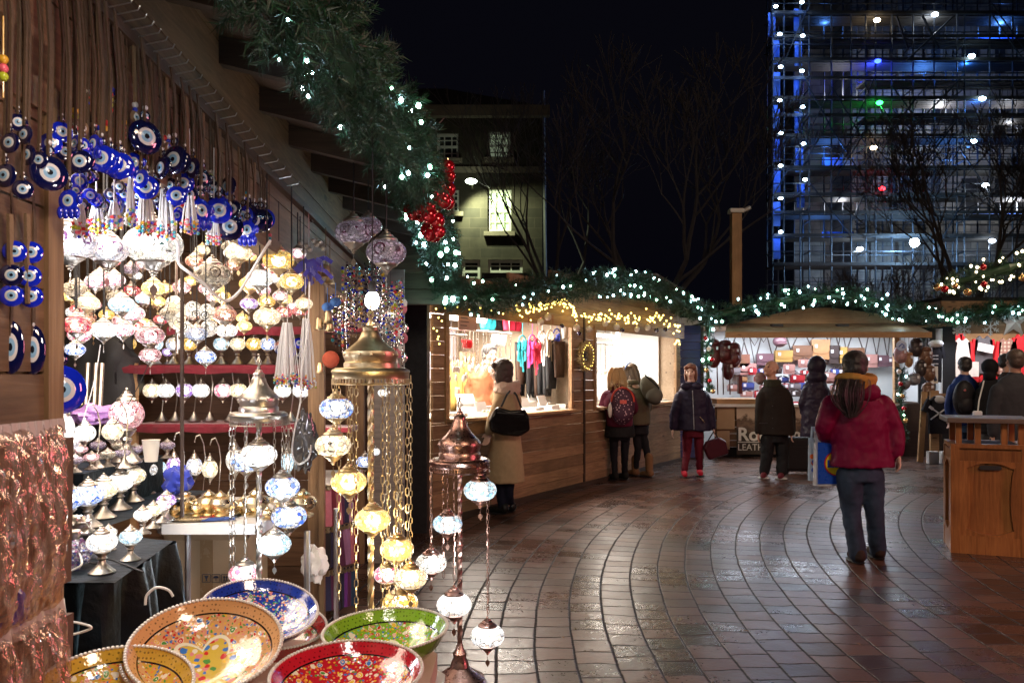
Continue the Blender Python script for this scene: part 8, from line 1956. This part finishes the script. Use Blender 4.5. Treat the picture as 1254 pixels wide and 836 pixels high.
text('LIDL', (p.x+W2*.50-.078, p.y-.0575, p.z-H2*.16-.028), .078, bb, o, bold=.003, name='logo_letters')
o, p, W2, H2 = carrier(996, 562, 13, 52, 6.62, 'pale blue patterned carrier bag behind the supermarket bag', plain('patterned_bag', (.45, .55, .68), .4))
m = MB(); rng = random.Random(3)
for k in range(9): c = (p.x+rng.uniform(-.025, .025), p.y-.04-.001*k, p.z-H2*.2+rng.uniform(-.09, .09)); m.lathe([(0, 0), (.02, 0)], n=12, m=k % 3, M=Matrix.Translation(c) @ Matrix.Rotation(R(90), 4, 'X'))
m.build('print', [plain('orange_print', (.65, .12, .02), .5), bb, wb], o)
# woman in the beige coat at the left hatch
Y = 8.62; beige = mt('beige_wool', (.42, .30, .18), .95, sheen=.3)
t, G_, q, T, wv, fv = person('woman in long beige coat with black shoulder bag at the left hatch', Y, -118, (614, 455), [(617, 470, 8, .08), (619, 476, 17, .12), (621, 486, 19, .15), (621, 505, 20, .15), (620, 530, 19, .15), (619, 560, 23, .19), (618, 590, 25, .22)],
   [[(612, 484, -.06), (603, 508, -.10), (599, 528, -.12)], [(628, 486, .12), (618, 512, .16), (606, 520, .18)]], [[(614, 575), (614, 605), (615, 622, 0)], [(622, 575), (623, 605), (624, 620, .12)]],
   beige, mt('navy_tights', (.006, .008, .02)), mt('black_shoes', (.01, .01, .01), .3), (hair_mat('brown_hair', (.035, .016, .012)), 'bob', 0), fheadyaw=-100, face=True, legr=(.07, .055, .048), armr=(.072, .062, .052), jwr=.016, hs=.12)
m = MB(); c = G_((621, 474))
for k in range(4): pts = [(c+wv*cos(a)*(.125-.006*k)+fv*sin(a)*(.115)+V((0, 0, -.045+.026*k+.014*sin(a*2+k*2)))) for a in [j*pi/9 for j in range(19)]]; m.tube(pts, .032, 8, cap=False)
fuse(m, 'scarf', mt('pale_scarf', (.50, .36, .29), .9), t, voxel=.01, wr=.02, fold=.04, smooth=2)
p = G_((624, 513, -.24)); b = thing('shoulder_bag', 'shiny black shoulder bag hanging at the hip of the beige coat', 'bag', p); m = MB(); Mx = Matrix.Translation(p) @ Matrix.Rotation(R(8), 4, 'Z') @ Matrix.Rotation(R(4), 4, 'Y')
m.prism([(-.19, -.13), (-.06, -.17), (.12, -.165), (.215, -.10), (.20, .03), (.15, .115), (.0, .085), (-.13, .12), (-.17, .09), (-.215, -.03)], -.05, .05, M=Mx); o = m.build('body', plain('patent_black', (.003, .002, .003), .2, 0, .3, 8, .2, .02, coat=.3, spec=.3), b); bv = o.modifiers.new('b', 'BEVEL'); bv.width = .045; bv.segments = 4; dp = o.modifiers.new('f', 'DISPLACE'); dp.texture = clouds(.08); dp.strength = .03
m = MB(); top = G_((625, 478, -.10)); m.tube([Mx @ V((-.10, -.03, .12)), Mx @ V((-.05, -.04, .25)), top], .011, 6); m.tube([Mx @ V((.12, .03, .12)), Mx @ V((.06, .04, .25)), top+V((.02, .05, 0))], .011, 6); m.build('strap', M['black'], b)
m = MB(); m.box((0, -.052, .06), (.28, .006, .012), M=Mx); m.build('zip', M['black'], b)
# two stooping women at the right hatch
Y = 11.35
t, G_, q, T, wv, fv = person('fair-haired woman in burgundy coat with spotted rucksack leaning on the right hatch', Y, 200, (755, 461, .25), [(757, 472, 9, .08, .12), (757, 478, 17, .12, .06), (757, 488, 20, .15), (758, 505, 20, .16, -.05), (759, 522, 18, .16, -.05)],
   [[(741, 482, .02), (736, 500, .10), (744, 508, .35)], [(773, 482, .02), (778, 500, .10), (770, 508, .35)]], [[(752, 535), (752, 560), (753, 583)], [(766, 535), (765, 560), (765, 583, .08)]],
   mt('burgundy_coat', (.10, .012, .035), .7), mt('black_tights', (.008, .008, .012)), mt('black_boots', (.01, .01, .01)), (hair_mat('blonde_hair', (.42, .26, .12)), 'long', .45), legr=(.062, .052, .042), armr=(.085, .07, .055), hs=.11, fheadyaw=200)
def hairmass(c, top, bot, w0, w1, mat, n, seed, par, d0=.13):
    rg = random.Random(seed); m = MB()
    for k in range(n):
        a = rg.uniform(0, 2*pi); q0 = top+V((0, 0, -.03-.03*rg.random()))+wv*cos(a)*w0*.62+fv*sin(a)*d0*.62; q1 = c+wv*cos(a)*w0+fv*sin(a)*d0; q2 = (c*.45+bot*.55)+wv*cos(a)*w1*1.05+fv*sin(a)*d0*1.05; q3 = bot+wv*cos(a)*w1*rg.uniform(.6, 1.15)+fv*sin(a)*d0*rg.uniform(.7, 1.1)-V((0, 0, rg.uniform(-.05, .05)))
        cc = cat_([(q0, .004), (q1, .006), (q2, .006), (q3, .003)], 3); m.tube([x[0] for x in cc], .007, 3, cap=False)
    m.build('loose_hair', mat, par)
hairmass(G_((755, 456, .2)), G_((755, 447, .2)), G_((756, 475, .02)), .105, .125, bpy.data.materials['blonde_hair'], 170, 1, t)
m = MB(); eloft(m, [(G_((759, 514)), .19, .15), (G_((759, 524)), .21, .17), (G_((759, 535)), .225, .18)], wv, fv); fuse(m, 'skirt', mt('dark_skirt', (.012, .012, .014)), t, wr=.02)
p = G_((762, 497, -.26)); b = thing('rucksack', 'dark rucksack with white spots and coral trim worn by fair-haired woman', 'bag', p); m = MB(); m.ball(p, 1, n=20, k=14, sc=(.17, .10, .26));
sp = NT('spotted_fabric'); vv = sp.vor(sp.coord(), 26); sp.l(sp.mix(sp.m('LESS_THAN', vv.outputs['Distance'], .22), (.05, .012, .035, 1), (.65, .45, .5, 1)), sp.b.inputs['Base Color']); sp.b.inputs['Roughness'].default_value = .7
m.build('body', sp.mat, b, smooth=True); m = MB(); m.ball(p+V((0, -.06, -.08)), 1, n=18, k=12, sc=(.14, .07, .13)); m.build('pocket', sp.mat, b, smooth=True)
m = MB(); pts = [p+V((.155*cos(a), -.05, .06+.19*sin(a))) for a in [k*pi/10 for k in range(11)]]; m.tube(pts, .012, 6); m.build('trim', mt('coral_trim', (.5, .06, .04)), b); m = MB(); m.box(p+V((0, -.105, .06)), (.09, .01, .05)); m.build('badge', mt('coral_badge', (.6, .12, .1)), b)
m = MB(); m.ball(p+V((-.17, -.04, -.06)), 1, n=8, k=6, sc=(.03, .03, .10)); tag(m.build('plush_charm', M['paper'], origin=p+V((-.17, 0, -.06)), smooth=True), 'pale fluffy charm dangling from the spotted rucksack', 'charm')
Y = 11.75
t, G_, q, T, wv, fv = person('woman in olive parka and tan boots leaning into the right hatch', Y, 215, (772, 455, .3), [(775, 468, 9, .08, .15), (778, 474, 16, .12, .08), (781, 486, 18, .15), (782, 503, 18, .15, -.05), (782, 520, 18, .15, -.08)],
   [[(768, 478, .05), (766, 497, .2), (768, 507, .4)], [(792, 480), (795, 498, .05), (790, 508, .25)]], [[(779, 528), (781, 552), (778, 578, .1)], [(787, 528), (792, 552), (795, 576, -.05)]],
   mt('olive_parka', (.10, .085, .055), .85), mt('dark_leggings', (.012, .012, .016)), mt('tan_boots', (.22, .12, .06)), (hair_mat('dark_blonde_hair', (.10, .06, .03)), 'long', 0), legr=(.06, .05, .042), hs=.11, fheadyaw=215)
m = MB();
for px, py, d in ((778, 570, .1), (795, 568, -.05)): limb(m, [(G_((px, py-9, d)), .062), (G_((px, py+8, d)), .055)])
fuse(m, 'boot_shaft', mt('tan_leather', (.20, .11, .055)), t, wr=.008)
m = MB(); pts = [T @ V((.80*.11*cos(a), -.05*.11, .80*.11*sin(a)+.03)) for a in [k*pi/10 for k in range(11)]]; m.tube(pts, .022, 8); m.build('headband', mt('blue_headband', (.03, .07, .2)), t, smooth=True)
hairmass(G_((773, 453, .25)), G_((773, 446, .25)), G_((776, 470, .08)), .095, .10, bpy.data.materials['dark_blonde_hair'], 120, 2, t, .11)
p = G_((797, 478, -.22)); b = thing('rucksack', 'grey-green rucksack worn by the woman in olive parka', 'bag', p); m = MB(); Mx = Matrix.Translation(p) @ Matrix.Rotation(R(-28), 4, 'Y'); m.ball((0, 0, 0), 1, n=18, k=12, sc=(.13, .11, .22)); m.v = [tuple(Mx @ V(v)) for v in m.v]; m.build('body', mt('moss_canvas', (.12, .12, .09)), b, smooth=True)
m = MB(); m.ball((0, -.07, -.08), 1, n=14, k=10, sc=(.12, .09, .12)); m.v = [tuple(Mx @ V(v)) for v in m.v]; m.build('pocket', mt('grey_canvas', (.12, .12, .10)), b, smooth=True); m = MB(); m.tube([Mx @ V((.02, -.05, .24)), Mx @ V((.1, -.1, .0)), Mx @ V((.02, -.1, -.2))], .012); m.build('strap', M['black'], b)
# woman in navy coat
Y = 11.9
t, G_, q, T, wv, fv = person('auburn-haired woman in navy quilted coat and maroon trousers facing the camera', Y, -8, (846, 455), [(847, 470, 8, .08), (847, 476, 18, .12), (848, 486, 22, .14), (848, 505, 22, .15), (849, 527, 25, .17)],
   [[(829, 483), (824, 505), (824, 523)], [(866, 483), (872, 505), (873, 522)]], [[(842, 532), (841, 556), (838, 576, -.1)], [(856, 532), (856, 556), (857, 574, .05)]],
   mt('navy_quilt', (.018, .014, .035), .5), mt('maroon_trousers', (.10, .008, .02)), mt('red_shoes', (.42, .01, .03)), (hair_mat('auburn_hair', (.16, .045, .02)), 'bob', .12), face=True, hs=.106, legr=(.075, .058, .052), armr=(.082, .07, .058), jwr=.03, fheadyaw=-20)
m = MB(); m.tube([G_((848, 478, -.16)), G_((849, 500, -.175)), G_((850, 526, -.19))], .006); m.build('zip', M['steel'], t); m = MB(); m.tube([G_((857, 510, -.17)), G_((863, 517, -.16))], .006); m.build('pocket_zip', M['gold'], t)
m = MB();
for sx in (-1, 1): m.ball(G_((847+sx*7, 473, -.09)), 1, n=12, k=8, sc=(.085, .05, .06))
fuse(m, 'collar', bpy.data.materials['navy_quilt'], t, wr=.01)
p = G_((876, 548, -.05)); b = thing('handbag', 'dark maroon handbag held by the auburn-haired woman', 'bag', p); m = MB(); Mx = Matrix.Translation(p) @ Matrix.Rotation(R(-18), 4, 'Y'); m.prism([(-.15, -.14), (.15, -.14), (.17, .05), (.10, .13), (-.10, .13), (-.17, .05)], -.06, .06, M=Mx); o = m.build('body', mt('oxblood_leather', (.05, .008, .015), .35), b); bv = o.modifiers.new('b', 'BEVEL'); bv.width = .03; bv.segments = 2
m = MB(); m.tube([Mx @ V((-.08, 0, .12)), G_((874, 528, -.03)), Mx @ V((.08, 0, .12))], .010); m.build('handle', M['black'], b)
# bald man
Y = 11.65
t, G_, q, T, wv, fv = person('balding man in black coat looking up to one side before the leather stall', Y, -25, (944, 452), [(947, 470, 9, .09), (948, 476, 20, .13), (948, 488, 25, .155), (948, 508, 25, .16), (949, 532, 27, .18)],
   [[(930, 484), (929, 506), (929, 528)], [(966, 484), (970, 508), (969, 528, -.05)]], [[(940, 538), (939, 560), (936, 578)], [(958, 538), (958, 560), (957, 579, -.05)]],
   mt('black_coat', (.016, .011, .009), .8), mt('black_trousers', (.010, .010, .012)), mt('maroon_shoes', (.12, .02, .03)), None, face=True, lookup=28, skin='skin', fheadyaw=-62, legr=(.10, .085, .075), armr=(.088, .074, .062), hs=.118)
m = MB()
for (x, y, z, a, b_, c_) in ((.0, -.62, -.05, .62, .35, .32), (-.6, -.25, .02, .14, .42, .2), (.6, -.25, .02, .14, .42, .2)):
    mm = MB(); mm.ball((0, 0, 0), 1, n=12, k=8, sc=(a*.118, b_*.118, c_*.118)); m.add([T @ (V(v)+V((x, y, z))*.118) for v in mm.v], mm.f)
m.build('hair', hair_mat('grey_hair', (.16, .11, .09)), t, smooth=True)
m = MB();
for k in range(4): pts = [(G_((946, 470))+wv*cos(a)*(.10)+fv*sin(a)*(.095)+V((0, 0, -.03+.025*k))) for a in [j*pi/9 for j in range(19)]]; m.tube(pts, .022, 8, cap=False)
fuse(m, 'collar', mt('black_scarf', (.03, .03, .02), .9), t, voxel=.012, wr=.01)
m = MB(); m.ball(G_((931, 463, .1)), 1, n=14, k=10, sc=(.08, .07, .09)); fuse(m, 'fur_trim', mt('grey_fur', (.30, .2, .2), .95), t, wr=.04, fold=.02)
m = MB()
for py in (497, 512, 524): m.ball(G_((946, py, -.185)), .008, n=6, k=4)
for a, b_ in (((956, 499), (966, 503)), ((955, 518), (968, 518)), ((930, 518), (940, 518))): m.tube([G_((*a, -.15)), G_((*b_, -.14))], .008, 4)
m.build('buttons', M['black'], t)
# wheeled suitcase
p = P(977, 583, 12.1); p.z = 0; b = thing('suitcase', 'black wheeled suitcase standing behind the balding man', 'suitcase', p, R(-8)); m = MB(); m.bx(-.20, .20, -.13, .13, .05, .55); o = m.build('shell', mt('suitcase_fabric', (.012, .012, .014), .6), b, local=True); bv = o.modifiers.new('b', 'BEVEL'); bv.width = .035; bv.segments = 3
m = MB(); m.bx(-.16, .16, -.15, -.125, .1, .42); o = m.build('pocket', bpy.data.materials['suitcase_fabric'], b, local=True); m = MB(); m.tube([(-.10, .1, .5), (-.17, .1, .72), (-.13, .1, .73), (.0, .1, .5)], .008); m.build('handle', M['steel'], b, local=True)
for sx in (-.15, .15): m = MB(); m.lathe([(0, -.015), (.04, -.015), (.045, 0), (.04, .015), (0, .015)], n=14, M=Matrix.Translation((sx, 0, .045)) @ Matrix.Rotation(R(90), 4, 'Y')); m.build('wheel', M['black'], b, local=True)
# hooded figure
Y = 13.0
t, G_, q, T, wv, fv = person('hooded person in dark padded coat seen from behind at the leather counter', Y, 170, (1000, 450), [(1000, 464, 9, .09), (999, 469, 15, .12), (999, 480, 18, .15), (998, 500, 17, .15), (998, 520, 19, .17), (998, 538, 20, .18)],
   [[(985, 476), (981, 495, .02), (986, 512, .2)], [(1013, 476), (1016, 495, .02), (1011, 512, .2)]], [[(993, 540), (993, 556), (993, 566)], [(1003, 540), (1003, 556), (1004, 566)]],
   mt('dark_violet_padding', (.018, .012, .026), .45), M['black'], M['black'], None, jwr=.035)
m = MB(); m.ball(G_((1000, 448)), 1, n=18, k=12, sc=(.145, .155, .17)); m.ball(G_((1000, 462)), 1, n=18, k=12, sc=(.16, .15, .12)); fuse(m, 'hood', bpy.data.materials['dark_violet_padding'], t, wr=.015)
# shoppers by the shirt stall
Y = 12.6
t, G_, q, T, wv, fv = person('dark-haired person in blue jacket with black rucksack by the shirt stall', Y, 176, (1181, 447), [(1181, 461, 8, .08), (1181, 467, 17, .12), (1181, 478, 20, .15), (1181, 500, 20, .16), (1181, 520, 21, .17)],
   [[(1163, 474), (1160, 494), (1162, 512)], [(1199, 474), (1203, 494), (1201, 512)]], [[(1174, 526), (1174, 550), (1174, 570)], [(1188, 526), (1188, 550), (1189, 570)]], mt('blue_jacket', (.012, .03, .14), .5), mt('light_jeans', (.05, .10, .2)), M['black'], (HD, 'short', 0))
p = G_((1181, 488, -.24)); b = thing('rucksack', 'black rucksack worn over the blue jacket', 'bag', p); m = MB(); m.ball(p, 1, n=18, k=12, sc=(.17, .11, .28)); m.build('body', mt('black_nylon', (.014, .013, .016), .5), b, smooth=True); m = MB(); m.ball(p+V((0, -.07, -.1)), 1, n=14, k=10, sc=(.13, .07, .13)); m.build('pocket', bpy.data.materials['black_nylon'], b, smooth=True)
m = MB(); m.ball(p+V((-.05, -.105, .13)), .02, n=8, k=6); m.build('badge', LIP, b)
Y = 12.2
t, G_, q, T, wv, fv = person('person in black coat and knitted hat with white strap by the shirt stall', Y, 172, (1212, 451), [(1212, 465, 8, .08), (1212, 471, 14, .12), (1212, 482, 16, .14), (1211, 505, 15, .15), (1211, 530, 17, .16)],
   [[(1198, 478), (1196, 498), (1200, 514)], [(1225, 478), (1228, 498), (1226, 514)]], [[(1206, 535), (1206, 555), (1206, 574)], [(1217, 535), (1217, 555), (1218, 574)]], mt('black_wool_coat', (.009, .009, .011), .85), M['black'], M['black'], None)
m = MB(); m.ball(G_((1212, 449)), 1, n=18, k=12, sc=(.115, .125, .125)); m.ball(G_((1212, 460, -.03)), 1, n=16, k=10, sc=(.09, .09, .09)); fuse(m, 'knitted_hat', bpy.data.materials['black_wool_coat'], t, wr=.008)
m = MB(); m.tube([G_((1205, 466, -.15)), G_((1199, 490, -.18)), G_((1197, 508, -.2))], .010); o = m.build('strap', M['paper'], t)
p = G_((1197, 510, -.22)); m = MB(); m.box(p, (.13, .06, .17)); o = m.build('handbag', M['tagw'], origin=p); tag(o, 'little white handbag hanging from the strap of the black coat', 'bag'); bv = o.modifiers.new('b', 'BEVEL'); bv.width = .02; bv.segments = 2
Y = 12.9
person('partly hidden person with dark cap between the black and grey coats', Y, 130, (1233, 443), [(1234, 458, 8, .08), (1234, 464, 14, .12), (1234, 476, 16, .15), (1234, 500, 17, .15), (1234, 520, 17, .16)],
   [[(1221, 470), (1219, 490), (1222, 508)], [(1247, 470), (1249, 490), (1246, 508)]], [[(1229, 524), (1229, 548), (1229, 568)], [(1239, 524), (1239, 548), (1240, 568)]], mt('brown_coat', (.03, .02, .018), .8), M['black'], M['black'], (HD, 'short', 0), skin='skin', face=True, fheadyaw=60)
Y = 10.5
person('large man in charcoal coat seen from behind at the right border', Y, 178, (1243, 441), [(1243, 459, 10, .09), (1243, 466, 24, .13), (1243, 480, 29, .17), (1243, 505, 29, .18), (1243, 535, 30, .19), (1243, 552, 31, .19)],
   [[(1218, 476), (1214, 504), (1216, 530)], [(1268, 476), (1272, 504), (1270, 530)]], [[(1235, 556), (1235, 578), (1235, 594)], [(1253, 556), (1253, 578), (1254, 594)]], mt('charcoal_coat', (.035, .035, .042), .85), M['black'], M['black'], (hair_mat('cropped_brown_hair', (.06, .035, .025)), 'short', 0), skin='skin', hs=.125, armr=(.10, .085, .07))
# vendor inside the hut
s_, z_, pp = onwall(590, 470, -.95); Y = pp.y
person('stall vendor in brown jacket stooping behind the counter of the left hatch', Y, 35, (600, 434), [(596, 447, 8, .08), (594, 453, 15, .12), (591, 464, 19, .15), (590, 480, 19, .15), (590, 505, 19, .16)],
   [[(577, 460), (572, 478), (580, 492, -.15)], [(607, 460), (610, 478), (606, 492, -.15)]], [[(586, 512), (586, 540), (586, 565)], [(596, 512), (596, 540), (596, 565)]], mt('brown_leather_jacket', (.22, .085, .04), .45), M['black'], M['black'], (HD, 'short', 0), skin='skin', jwr=.03)
# remove the hidden prototypes: move them out of the scene graph
for o in (PEND, TAB, SWAN):
    for c in [x for x in bpy.data.objects if x.parent == o]: bpy.data.objects.remove(c)
    bpy.data.objects.remove(o)
